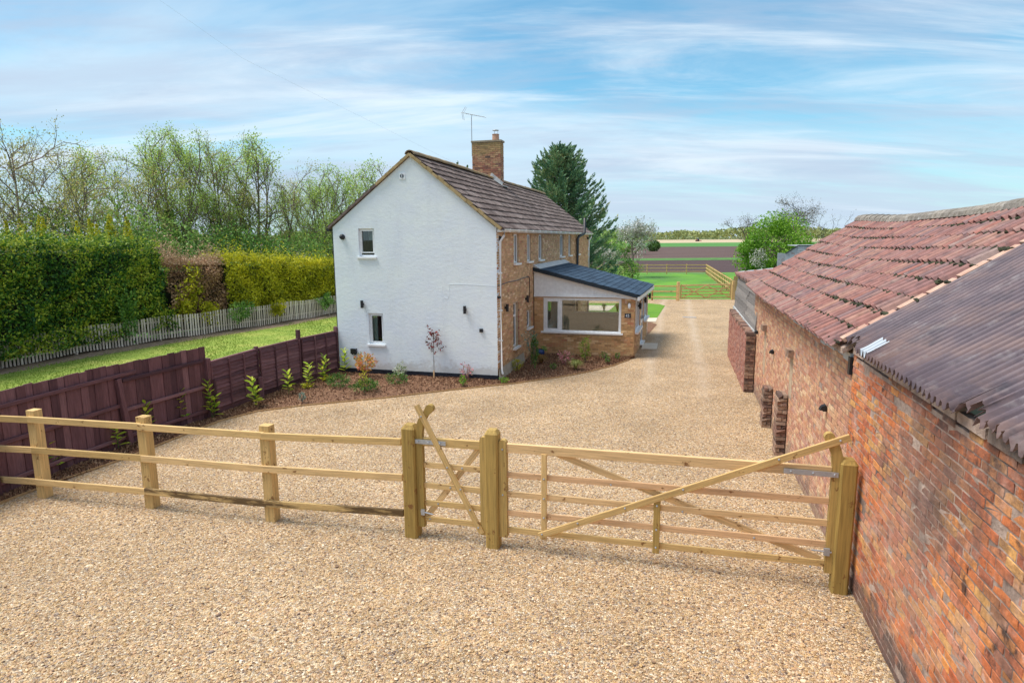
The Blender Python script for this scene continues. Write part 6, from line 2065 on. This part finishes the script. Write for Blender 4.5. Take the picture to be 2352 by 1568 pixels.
# ================================================================== TREES
TG = 'spring trees behind the hedge'
DEF = dict(stems=3, spread=0.34, levels=3, bare=0.16, r0=0.10, kids=(11, 6, 4), lift=0.5, lean=0.16, length=0.33)
protos = []
for i, (lf, n_, sz, kw) in enumerate((('l_spring', 3, 0.105, {}), ('l_spring2', 3, 0.10, dict(stems=2, lean=0.22, spread=0.40, kids=(14, 7, 4))), ('l_spring', 3, 0.105, dict(stems=4, lean=0.20, length=0.28)), ('l_spring2', 3, 0.10, dict(stems=3, r0=0.12, spread=0.44, lean=0.26, length=0.38, kids=(14, 7, 4))))):
    k = dict(DEF)
    k.update(kw)
    protos.append((lf, n_, sz, k))
TREES = [(-25.4, 32.5, 9.0, 3, 'broad bare topped tree furthest left behind the green hedge'), (-23.3, 34.0, 8.6, 1, 'reddish spring tree behind the left part of the green hedge'), (-24.5, 38.0, 8.4, 0, 'slim pale tree in the dip of the tree line'),
         (-23.3, 40.0, 9.1, 1, 'loose crowned tree right of the dip in the tree line'), (-22.5, 42.0, 10.0, 0, 'slender tree left of the ivy covered trunk'), (-21.7, 41.0, 10.7, 2, 'tallest tree standing on the ivy covered trunk'),
         (-20.6, 44.0, 10.0, 3, 'dark stemmed tree right of the ivy covered trunk'), (-19.8, 44.0, 10.5, 2, 'tall many stemmed tree above the brown hedge'), (-18.9, 46.0, 10.3, 0, 'tall leafy tree above the start of the golden hedge'),
         (-17.6, 46.0, 8.9, 1, 'tree with leaning stems above the golden hedge middle'), (-17.1, 50.0, 8.1, 2, 'thin young tree right of the leaning stems'), (-16.2, 52.0, 8.1, 0, 'small pale tree in the gap above the golden hedge'), (-14.7, 50.0, 8.3, 2, 'bushy young tree left of the gable group'),
         (-13.2, 48.0, 8.5, 0, 'upright green tree next left of the white gable'), (-11.8, 48.0, 8.7, 2, 'upright green tree partly behind the gable roof slope'), (-10.3, 47.0, 8.8, 0, 'tree whose leafy top shows above the left roof slope'), (-8.9, 46.5, 8.0, 2, 'tree hidden behind the gable save its tip')]
made = {}
for i, (x, y, h, pi_, lb) in enumerate(TREES):
    lf, n_, sz, kw = protos[pi_]
    if pi_ not in made:
        made[pi_] = (make_tree('spring_tree', lb, (x, y, 0), h, 100 + pi_ * 7, lf, sz, n_, 0.20, TG, **kw), h)
    else:
        src, h0 = made[pi_]
        copy_thing(src, 'spring_tree', lb, (x, y, 0), rnd.uniform(0, 6.28), (h / h0 * rnd.uniform(.85, 1.1), h / h0 * rnd.uniform(.85, 1.1), h / h0), TG)


def bush(name, label, loc, rx, ry, h, leaf, n, size, seed, group=None, cat='bush', stems=True, lumpi=0.28, base=0.0):
    t = thing(name, label, cat, loc, 0, group)
    C_ = blob_points(n, rx, ry, h * 0.55, seed, lumpi, 0.45) + np.array([0, 0, base + h * 0.5])
    C_ = C_[C_[:, 2] > 0.03]
    V, F = leaf_quads(C_, size, seed)
    obj('foliage', np_me('foliage', V, F, M[leaf]), t)
    if stems:
        r = random.Random(seed)
        segs = []
        for k in range(7):
            a = r.uniform(0, 6.28)
            p = np.array([0.05 * math.cos(a), 0.05 * math.sin(a), 0])
            for q in range(3):
                b = np.array([rx * .25 * (q + 1) * math.cos(a + r.uniform(-.3, .3)), ry * .25 * (q + 1) * math.sin(a), base + h * 0.25 * (q + 1)])
                segs.append((p, b, 0.05 * h / 3 * (1 - q * .25), 0.05 * h / 3 * (0.75 - q * .25)))
                p = b
        V, F = tubes_np(segs, 4)
        obj('stems', np_me('stems', V, F, M['bark']), t)
    return t


# ivy clad trunks
for i, (x, y, h, rr_) in enumerate(((-21.7, 40.7, 6.2, 0.62), (-17.5, 45.6, 4.2, 0.75), (-21.1, 43.0, 4.0, 0.6))):
    t = thing('ivy', ('tall column of dark ivy wrapped round the tallest tree', 'short dark ivy column below the leaning stems', 'small ivy column right of the tall ivy column')[i], 'ivy', (x, y, 0))
    r = np.random.default_rng(i + 40)
    n_ = 1500
    z = r.random(n_) ** 0.8 * h
    a = r.random(n_) * 6.28
    rad = rr_ * (1.05 - 0.75 * z / h) * r.uniform(0.6, 1.1, n_) * (1 + 0.3 * np.sin(z * 3 + a))
    V, F = leaf_quads(np.stack([rad * np.cos(a), rad * np.sin(a), z], 1), 0.24, i)
    obj('foliage', np_me('foliage', V, F, M['l_ivy']), t)
UG = 'undergrowth bushes behind the hedges'
UNDER = [(-26.5, 30.5, 2.4, 2.0, 4.6, 'l_under', 'pale green bush above the far left end of the green hedge'), (-24.6, 34.0, 2.6, 2.2, 5.2, 'l_under', 'twiggy pale bush behind the left of the green hedge'), (-22.0, 36.5, 2.2, 2.0, 5.4, 'l_under', 'rounded bush left of the golden conifer'), (-20.6, 38.0, 2.2, 2.0, 4.5, 'l_under', 'green bush right of the golden conifer'),
         (-19.5, 40.0, 2.2, 2.0, 4.1, 'l_under', 'green bush below the ivy covered trunk'), (-18.3, 42.0, 2.3, 2.0, 4.3, 'l_ivy', 'dark green bush above the brown hedge'), (-16.6, 43.0, 2.3, 2.0, 4.0, 'l_ivy', 'dark green bush above the start of the golden hedge'), (-15.0, 45.0, 2.4, 2.0, 4.0, 'l_under', 'mid green bush above the middle of the golden hedge'),
         (-13.0, 47.0, 2.5, 2.0, 3.7, 'l_under', 'low green bush right of the short ivy column'), (-10.8, 47.0, 2.6, 2.0, 3.9, 'l_under', 'green bush against the left edge of the gable'), (-8.2, 49.0, 2.8, 2.0, 3.9, 'l_under', 'green bush hidden just behind the gable corner')]
for i, (x, y, rx, ry, h, lf, lb) in enumerate(UNDER):
    bush('bush', lb, (x, y, 0), rx, ry, h * 1.22, lf, 3000, 0.19, 200 + i, UG, stems=False)
# golden conifers behind the green hedge
for i, (x, y, h, w_, lb) in enumerate(((-20.0, 30.8, 5.5, 0.8, 'yellow green conifer spire rising behind the middle of the green hedge'), (-19.0, 30.6, 5.35, 0.75, 'yellow green conifer spire nearest the right end of the green hedge'), (-23.2, 30.6, 5.5, 0.8, 'yellow green conifer top rising behind the far left of the green hedge'))):
    t = thing('golden_conifer', lb, 'conifer', (x, y, 0), 0, 'golden conifers behind the green hedge')
    r = np.random.default_rng(i + 80)
    n_ = 2600
    z = 2.5 + (h - 2.5) * r.random(n_)
    a = r.random(n_) * 6.28
    sp_ = np.floor(r.random(n_) * 6)
    cx_, cy_ = w_ * 0.75 * np.cos(sp_), w_ * 0.75 * np.sin(sp_ * 1.7)
    tip = h - 0.12 * sp_
    rad = 0.42 * np.clip((tip - z) / (tip - 2.0), 0.0, 1) ** 0.6 * r.uniform(.5, 1.1, n_)
    C_ = np.stack([cx_ + rad * np.cos(a), cy_ + rad * np.sin(a), np.minimum(z, tip)], 1)
    V, F = leaf_quads(C_, 0.17, i, 0.5, 0.3, (0, 0, 1))
    obj('foliage', np_me('foliage', V, F, M['l_gold']), t)
    V, F = tubes_np([(np.array([0, 0, 0.]), np.array([0, 0, h * .85]), .07, .02)], 5)
    obj('trunk', np_me('trunk', V, F, M['bark']), t)
# pale dead branch over the green hedge
mb = MB().tube([(0, 0, 3.2), (-0.35, 0.0, 3.75), (-1.0, 0.1, 4.0), (-1.8, 0.1, 4.15)], [0.03, 0.022, 0.014, 0.006], 5)
mb.tube([(-0.6, 0.05, 3.86), (-0.5, 0.1, 4.25)], [0.012, 0.005], 4).tube([(-1.1, .1, 4.02), (-1.5, .15, 3.85)], [0.012, 0.005], 4)
o = mb.build('dead_branch', M['twig'])
o.location = (-16.3, 30.5, 0)
tag(o, 'pale bare branch sticking up behind the right end of the green hedge', 'branch')


# big dark conifer behind the house
def conifer():
    t = thing('cedar_tree', 'large dark green conifer with drooping branches behind the house', 'tree', (4.2, 50.0, 0))
    r = random.Random(31)
    Htop = 11.2
    segs = [(np.array([0, 0, 0.]), np.array([0.1, 0, 4.]), .32, .25), (np.array([.1, 0, 4.]), np.array([-.1, 0, 8.]), .25, .14), (np.array([-.1, 0, 8.]), np.array([-.3, 0, Htop]), .14, .02)]
    Cs, Ds = [], []
    NB = 330
    for i in range(NB):
        z0 = 0.9 + (Htop - 1.1) * (i / NB) ** 0.92
        a = i * 2.39996 + r.uniform(-.4, .4)
        fr = (Htop - z0) / (Htop - 0.9)
        L = (5.0 * fr ** 0.74 + 0.28) * r.uniform(0.70, 1.16) if fr < 0.8 else (4.5 * r.uniform(.75, 1.05))
        up = 0.12 + 0.42 * (1 - fr) ** 1.5
        p = np.array([-.03 * z0, 0, z0])
        pts = [p]
        for k in range(6):
            t_ = (k + 1) / 6
            pts.append(p + np.array([math.cos(a) * L * t_, math.sin(a) * L * t_, L * (up * t_ - 0.26 * fr * math.sin(t_ * PI * 0.8) + 0.20 * t_ ** 3)]))
        for k in range(6):
            segs.append((pts[k], pts[k + 1], 0.05 * (1 - k / 6.5), 0.05 * (1 - (k + 1) / 6.5)))
        for k in range(int(26 + 36 * L)):
            x = r.uniform(0.16, 1.0) ** 0.75 * 6
            j = min(int(x), 5)
            d = pts[j + 1] - pts[j]
            d = d / np.linalg.norm(d)
            wdt = 0.46 * (1.06 - x / 6.2)
            sd = np.array([-math.sin(a), math.cos(a), 0.0])
            o_ = r.gauss(0, 1)
            q = pts[j] + (pts[j + 1] - pts[j]) * (x - j) + sd * o_ * wdt + np.array([0, 0, r.gauss(-0.05, 0.09)])
            Cs.append(q)
            dd = d + sd * (0.55 * np.sign(o_) + r.gauss(0, .3)) + np.array([0, 0, r.gauss(0.02, .3)])
            Ds.append(dd / np.linalg.norm(dd))
    V, F = tubes_np(segs, 5)
    obj('trunk', np_me('trunk', V, F, M['bark'], True), t)
    C_, D_ = np.array(Cs), np.array(Ds)
    rr_ = np.random.default_rng(6)
    S_ = np.cross(D_, rr_.normal(size=D_.shape))
    S_ /= np.linalg.norm(S_, axis=1, keepdims=True)
    ln = rr_.uniform(0.08, 0.19, (len(C_), 1))
    V = np.stack([C_ - D_ * ln, C_ - D_ * ln * .1 + S_ * ln * .34, C_ + D_ * ln * 1.1, C_ - D_ * ln * .1 - S_ * ln * .34], 1).reshape(-1, 3)
    obj('crown', np_me('crown', V, np.arange(len(V)).reshape(-1, 4), M['l_conifer']), t)


conifer()

# apple trees in blossom and bushes beyond the sunroom roof
BK = dict(stems=1, spread=0.55, levels=3, bare=0.42, r0=0.17, kids=(9, 5, 4), lift=0.25, lean=0.5, length=0.52)
ta = make_tree('blossom_tree', 'round headed tree in white blossom on a leaning trunk behind the sunroom', (13.0, 68.0, 0), 4.7, 301, 'l_blossom', 0.17, 7, 0.22, 'blossom trees beyond the house', **BK)
ta.rotation_euler = (0, 0, 1.1)
ta.scale = (0.95, 0.95, 1.12)
ta2 = copy_thing(ta, 'blossom_tree', 'low blossom tree close behind the far corner of the house', (9.2, 62.0, 0), 2.0, (0.75, 0.75, 0.62), 'blossom trees beyond the house')
bush('bush', 'dark twiggy bush left of the round headed blossom tree', (11.5, 66.0, 0), 1.5, 1.3, 2.9, 'l_dk', 1800, 0.16, 401, 'bushes beyond the sunroom')
bush('bush', 'leafy bush at the foot of the round headed blossom tree', (12.7, 66.5, 0), 1.2, 1.0, 1.9, 'l_bush', 900, 0.15, 402, 'bushes beyond the sunroom')
bush('bush', 'green bush under the low blossom tree', (9.4, 60.0, 0), 1.9, 1.4, 1.7, 'l_under', 1200, 0.16, 403, 'bushes beyond the sunroom')
make_tree('sapling', 'thin dark sapling standing alone in the paddock fence line', (14.75, 72.5, 0), 2.6, 311, 'l_blossom', 0.10, 2, 0.10, None, stems=1, spread=0.4, levels=2, bare=0.5, r0=0.06, kids=(7, 4), lift=0.4, lean=0.1, length=0.35)
bush('round_bush', 'neat round dark green bush standing alone in the far field', (45.6, 203.0, 0), 2.3, 2.2, 3.6, 'l_dk', 1500, 0.5, 404, None, stems=False, lumpi=0.08)
for i, (x, y, rx, h, lf, lb) in enumerate(((16, 130, 7, 4.6, 'l_under', 'mid distance green bush just right of the conifer'), (27, 165, 9, 6.5, 'l_under', 'mid distance hedge bush behind the round headed blossom tree'), (20, 190, 10, 8.5, 'l_wood_low', 'pale distant tree clump seen above the blossom tree'), (38, 260, 12, 7, 'l_wood_low', 'pale distant bushes left of the round field bush'), (4, 150, 9, 6, 'l_under', 'distant bushes behind the house end'))):
    bush('bush', lb, (x, y, 0), rx, 4, h, lf, 1500, 0.8, 420 + i, 'bushes between the house and the fields', stems=False)

# bright bush and bare crowned tree behind the barn
bt = bush('hawthorn_bush', 'big bright green bush behind the barn roof', (20.6, 50.0, 0), 2.75, 2.4, 5.9, 'l_bush', 9000, 0.19, 501, None)
for i, (dx, dz_, r_) in enumerate(((-2.0, 3.3, 0.95), (-1.3, 2.1, 1.2), (1.7, 3.2, 1.3), (0.3, 4.9, 0.8))):
    C_ = blob_points(1300, r_, r_ * 0.9, r_ * 0.8, 510 + i, 0.3, 0.4) + np.array([dx, -0.6, dz_])
    V, F = leaf_quads(C_, 0.17, i)
    obj('foliage', np_me('foliage', V, F, M['l_bush']), bt)
C_ = blob_points(520, 0.62, 0.5, 0.75, 520, 0.3, 0.3) + np.array([-1.75, -1.9, 2.6])
V, F = leaf_quads(C_, 0.15, 8)
obj('blossom', np_me('blossom', V, F, M['l_blossom']), bt)
make_tree('bare_tree', 'spreading tree with mostly bare twigs behind the bright green bush', (22.6, 54.0, 0), 6.9, 321, 'l_bud', 0.085, 2, 0.12, None, bark='bark_dark', stems=6, spread=0.5, levels=3, bare=0.15, r0=0.09, kids=(13, 6, 4), lift=0.28, lean=0.5, length=0.40)
make_tree('bare_tree', 'low thin twigs rising behind the barn roof edge', (25.8, 52.0, 0), 5.6, 331, 'l_bud', 0.085, 1, 0.10, None, bark='bark_dark', stems=5, spread=0.3, levels=2, bare=0.2, r0=0.04, kids=(7, 4), lift=0.5, lean=0.25, length=0.3)
bush('bush', 'reddish brown twiggy scrub behind the bright green bush', (24.4, 55.0, 0), 2.4, 1.6, 3.9, 'l_spring2', 1400, 0.14, 530, None)


# distant woodland
def woodland():
    r = np.random.default_rng(77)
    n = 26000
    x = r.uniform(-900, 1900, n)
    hgt = 21 + 4.5 * np.sin(x * 0.013) + 2.5 * np.sin(x * 0.05 + 1) + 1.8 * np.sin(x * 0.17)
    z = hgt * r.random(n) ** 0.7
    y = 1420 + r.uniform(-30, 90, n) + 14 * np.sin(x * 0.08)
    V, F = leaf_quads(np.stack([x, y, z], 1), 7.0, 5, 0.0, 0.7)
    o = obj('woodland', np_me('woodland', V, F, M['l_wood']))
    tag(o, 'far pale green woodland along the horizon', 'woodland', kind='stuff')
    n = 4000
    x = r.uniform(-500, 1600, n)
    k = np.floor(x / 23)
    z = (3 + 5 * np.abs(np.sin(k * 12.9))) * r.random(n)
    V, F = leaf_quads(np.stack([x, 1370 + r.uniform(-10, 10, n), z], 1), 4.0, 6, 0.0, 0.7)
    o = obj('scrub', np_me('scrub', V, F, M['l_wood_low']))
    tag(o, 'pale scrub along the foot of the far woodland', 'scrub', kind='stuff')


woodland()

# tractor out in the field
tr_ = thing('tractor', 'tiny red and blue tractor working in the far field', 'tractor', (211.0, 719.0, 0), 0.3)
MB().box(-2.2, 1.2, -0.5, 0.5, 0.9, 1.9).build('bonnet', M['redpaint'], tr_)
MB().prism([(0.1, 1.6), (1.7, 1.6), (1.5, 3.0), (0.3, 3.0)], 'y', -0.75, 0.75).build('cab', M['bluepaint'], tr_)
for x, rad in ((-1.6, 0.6), (1.0, 0.95)):
    for y in (-0.95, 0.75):
        MB().tube([(x, y, rad), (x, y + 0.35, rad)], rad, 14).build('wheel', M['rubber'], tr_)
MB().box(1.8, 4.2, -1.6, 1.6, 0.4, 1.1).build('implement', M['redpaint'], tr_)

# ================================================================== PLANTS IN THE BED
_lv = MB()
_lv.add([(0, 0, 0), (0.35, 0.20, 0.05), (0.72, 0.19, 0.03), (1.0, 0.0, -0.05), (0.72, -0.19, 0.03), (0.35, -0.20, 0.05), (0.5, 0.0, -0.02)], [(0, 6, 1), (1, 6, 2), (2, 6, 3), (3, 6, 4), (4, 6, 5), (5, 6, 0)])
LAUREL_LEAF = _lv.me('leaf', M['l_laurel'])


def bedz(x, y):
    return 0.085


def laurel(label, x, y, h, seed, stems=1):
    t = thing('laurel_plant', label, 'laurel', (x, y, 0.06), rnd.uniform(0, 6), 'young laurels along the brown fence')
    r = random.Random(seed)
    for s in range(stems):
        hh = h * (1.0 if s == 0 else 0.62)
        lean_ = Vector((r.uniform(-.10, .10) + s * .16, r.uniform(-.10, .10), 1))
        MB().tube([(s * .03, 0, 0), Vector((s * .03, 0, 0)) + lean_ * hh * .5, Vector((s * .03, 0, 0)) + lean_ * hh], [0.008, 0.006, 0.003], 5).build('stem', M['l_dk'], t)
        n = int(11 + hh * 12) if s == 0 else 9
        for k in range(n):
            f = 0.14 + 0.86 * k / n
            p = Vector((s * .03, 0, 0)) + lean_ * hh * f
            sz = (0.25 - 0.08 * f) * r.uniform(0.8, 1.15)
            mt = Matrix.Translation(p) @ Euler((r.uniform(-.4, .4), -0.18 - 0.55 * f + r.uniform(-.2, .2), k * 2.4 + r.uniform(-.4, .4))).to_matrix().to_4x4() @ Matrix.Diagonal((sz, sz, sz, 1))
            obj('leaf', LAUREL_LEAF, t, mt)
    return t


for i, (x, y, h, s, lb) in enumerate(((-8.44, 10.95, 0.58, 1, 'yellow green laurel half hidden behind the second fence post from the left'), (-8.36, 12.05, 0.50, 1, 'left of two short laurels seen between the rails of the timber fence'), (-8.02, 12.25, 0.48, 1, 'right of two short laurels seen between the rails of the timber fence'),
                                     (-7.86, 12.95, 0.78, 1, 'laurel whose tip shows above the third fence post from the left'), (-7.62, 13.85, 0.82, 1, 'tall single laurel in front of the close boarded fence'), (-7.15, 14.46, 0.88, 2, 'tall double laurel at the first lapped fence panel'),
                                     (-6.55, 15.55, 0.74, 2, 'laurel in front of the first lapped panel'), (-6.13, 16.75, 0.60, 1, 'laurel at the short post between two lapped panels'), (-5.86, 17.55, 0.68, 1, 'laurel before the middle lapped panel'),
                                     (-5.62, 18.45, 0.74, 2, 'laurel left of the last lapped panel'), (-5.25, 19.3, 0.80, 1, 'laurel tight in the corner of fence and gable'))):
    laurel(lb, x, y, h, 600 + i, s)


def shrub(name, label, x, y, w_, h, leaf, n, size, seed, zb=0.07, stem=None, cat='shrub', aspect=0.45, flat=0.0, lum=0.3):
    w_, h, n = w_ * 1.2, h * 1.15, int(n * 1.5)
    t = thing(name, label, cat, (x, y, zb))
    lo = stem or 0.0
    C_ = blob_points(n, w_, w_, (h - lo) * 0.5, seed, lum, 0.35) + np.array([0, 0, lo + (h - lo) * 0.5])
    V, F = leaf_quads(C_, size, seed, flat, aspect, (0, 0, 1))
    obj('foliage', np_me('foliage', V, F, M[leaf]), t)
    mb = MB()
    r = random.Random(seed)
    for k in range(5 if not stem else 1):
        a = k * 1.3
        q = (w_ * .5 * math.cos(a), w_ * .5 * math.sin(a), lo + (h - lo) * 0.7) if not stem else (0.02, 0.01, lo + (h - lo) * .6)
        mb.tube([(0, 0, 0), (q[0] * .4, q[1] * .4, q[2] * .5), q], [0.008 if not stem else 0.013, 0.006 if not stem else 0.011, 0.004], 5)
    mb.build('stems', M['bark'], t)
    return t


def grass_tuft(label, x, y, w_, h, leaf, n, seed, zb=0.07):
    t = thing('grass_clump', label, 'grass clump', (x, y, zb))
    r = np.random.default_rng(seed)
    V = []
    for k in range(n):
        a, l = r.uniform(0, 6.28), r.uniform(.5, 1)
        d = np.array([math.cos(a), math.sin(a), 0])
        sd = np.array([-d[1], d[0], 0]) * 0.004
        p0 = d * 0.02
        p1 = d * w_ * 0.45 * l + np.array([0, 0, h * (0.7 + .3 * r.random())])
        p2 = d * w_ * l + np.array([0, 0, h * r.uniform(.25, .8)])
        V += [p0 - sd, p0 + sd, p1 + sd, p1 - sd, p1 - sd, p1 + sd, p2 + sd * .3, p2 - sd * .3]
    V = np.array(V)
    obj('blades', np_me('blades', V, np.arange(len(V)).reshape(-1, 4), M[leaf]), t)
    return t


shrub('pieris_shrub', 'orange and pink leaved shrub in front of the white gable', -4.52, 18.85, 0.30, 0.62, 'l_pieris', 420, 0.085, 701, stem=0.14)
shrub('flowering_shrub', 'cream flowered shrub against the black plinth', -3.39, 18.62, 0.17, 0.40, 'l_white', 200, 0.07, 702)
shrub('low_conifer', 'dark feathery plant in front of the cream flowered shrub', -3.35, 17.88, 0.27, 0.26, 'l_dk', 330, 0.07, 703, flat=0.3, aspect=0.3)
shrub('low_conifer', 'spreading conifer with yellow top nearest the gravel edge', -4.08, 16.98, 0.36, 0.30, 'l_dk', 520, 0.075, 704, flat=0.3, aspect=0.3)
shrub('golden_tip', 'yellow green tuft growing from the spreading conifer', -4.12, 17.05, 0.13, 0.46, 'l_yellow', 110, 0.06, 705, cat='plant')
shrub('low_conifer', 'dark spreading conifer between the laurels and the spreading yellow topped one', -4.98, 17.5, 0.27, 0.33, 'l_dk', 420, 0.075, 706, flat=0.3, aspect=0.3)
shrub('ground_plant', 'small blue grey plant near the gravel edge', -5.48, 15.9, 0.09, 0.20, 'l_grey', 80, 0.05, 707, cat='plant')
shrub('ground_plant', 'yellow leaves at the foot of the laurels', -5.50, 18.3, 0.16, 0.14, 'l_yellow', 70, 0.09, 708, cat='plant')
shrub('ground_plant', 'golden leaves at the foot of the middle laurel', -5.82, 17.38, 0.12, 0.12, 'l_yellow', 50, 0.09, 709, cat='plant')
shrub('young_shrub', 'thin shrub with pinkish tips beside the gable corner', -1.37, 18.35, 0.20, 0.44, 'l_pink', 90, 0.07, 710)
shrub('ground_plant', 'bright green plant in front of the thin pinkish shrub', -1.42, 17.62, 0.10, 0.26, 'l_bush', 90, 0.06, 711, cat='plant')
shrub('ground_plant', 'tiny green plant at the bed edge below the gable corner', -0.25, 17.98, 0.12, 0.16, 'l_bush', 70, 0.06, 712, zb=0.04, cat='plant')
shrub('lime_shrub', 'lime yellow shrub beside the corner of the brick wall', 0.15, 19.6, 0.15, 0.34, 'l_yellow', 240, 0.05, 713)
shrub('conical_shrub', 'dark upright shrub near the small brick wall window', 0.72, 19.95, 0.12, 0.95, 'l_dk', 420, 0.06, 714)
shrub('grey_shrub', 'grey green leafy top above the dark upright shrub', 0.62, 20.4, 0.22, 1.0, 'l_grey', 120, 0.08, 715, stem=0.55)
grass_tuft('bronze grass clump beside the dark upright shrub', 0.98, 20.75, 0.32, 0.30, 'l_bronze', 260, 716)
grass_tuft('bronze grass clump against the sunroom wall', 1.68, 21.55, 0.20, 0.26, 'l_bronze', 160, 717)
grass_tuft('pale arching grass clump near the curved bed edge', 2.05, 19.85, 0.34, 0.30, 'l_stipa', 320, 718, 0.05)
grass_tuft('spiky grass clump at the patio edge, left of two seen through the sunroom', 5.35, 36.2, 0.30, 0.5, 'l_stipa', 90, 731, 0.01)
grass_tuft('spiky grass clump at the patio edge, right of two seen through the sunroom', 6.1, 36.0, 0.30, 0.5, 'l_bronze', 90, 732, 0.01)
shrub('pink_shrub', 'pink leaved shrub below the sunroom window', 1.77, 20.55, 0.24, 0.40, 'l_pink', 170, 0.09, 719)
shrub('ground_plant', 'small green plant left of the pale grass clump', 1.32, 19.75, 0.10, 0.18, 'l_dk', 90, 0.05, 720, cat='plant')
shrub('tall_shrub', 'tall leafy green shrub standing before the sunroom wall', 2.48, 20.95, 0.17, 0.76, 'l_hedge_top', 330, 0.06, 721)
shrub('ground_plant', 'dark green plant near the sunroom corner, left of two', 3.22, 21.45, 0.13, 0.22, 'l_dk', 120, 0.05, 722, cat='plant')
shrub('ground_plant', 'dark green plant near the sunroom corner, right of two', 3.66, 21.42, 0.09, 0.20, 'l_dk', 80, 0.05, 723, cat='plant')
shrub('ground_plant', 'small green plant at the bed edge below the sunroom corner', 3.22, 20.75, 0.09, 0.18, 'l_dk', 80, 0.05, 724, cat='plant')
bp_ = thing('blue_pot', 'dark blue glazed pot tucked by the sunroom corner', 'pot', (1.0, 22.0, 0.07))
MB().tube([(0, 0, 0), (0, 0, 0.12), (0, 0, 0.24), (0, 0, 0.25)], [0.11, 0.17, 0.16, 0.13], 16).build('pot', M['bluepot'], bp_, smooth=True)
V, F = leaf_quads(blob_points(80, 0.17, 0.15, 0.12, 5, 0.2, 0.2) + np.array([0.12, 0, 0.28]), 0.07, 4)
obj('foliage', np_me('foliage', V, F, M['l_ivy']), bp_)


def photinia():
    t = thing('photinia_tree', 'slim stemmed young tree with dark red leaves against the white gable', 'tree', (-2.38, 18.66, 0.06))
    tr = MB().tube([(0, 0, 0), (0.01, 0, 0.5), (0.0, 0, 0.85), (0.02, 0, 1.40)], [0.017, 0.014, 0.012, 0.005], 7)
    r = random.Random(3)
    Cs = []
    for k in range(13):
        z = 0.72 + 0.055 * k
        a = k * 2.3
        L = r.uniform(0.16, 0.32) * (1.1 - 0.035 * k)
        q = Vector((math.cos(a) * L, math.sin(a) * L * .7, z + L * 0.75))
        tr.tube([(0.005, 0, z), q * 1.0], [0.005, 0.002], 4)
        for j in range(15):
            Cs.append(np.array(Vector((0, 0, z)).lerp(q, 0.35 + 0.7 * j / 9)) + np.array([r.gauss(0, .035), r.gauss(0, .035), r.gauss(0, .03)]))
    tr.build('trunk', M['bark'], t)
    V, F = leaf_quads(np.array(Cs), 0.085, 2, 0.0, 0.42)
    obj('crown', np_me('crown', V, F, M['l_red']), t)
    MB().tube([(0.0, 0, -0.02), (0.0, 0, 0.22)], 0.022, 7).build('guard', M['wood_pink'], t)


photinia()
# low log at the far left edge of the gravel
lg = MB().tube([(-8.95, 9.55, 0.05), (-8.45, 9.75, 0.07)], [0.06, 0.05], 9).build('stone_block', M['concrete'])
tag(lg, 'pale stone lying at the left end of the mulch bed', 'stone')
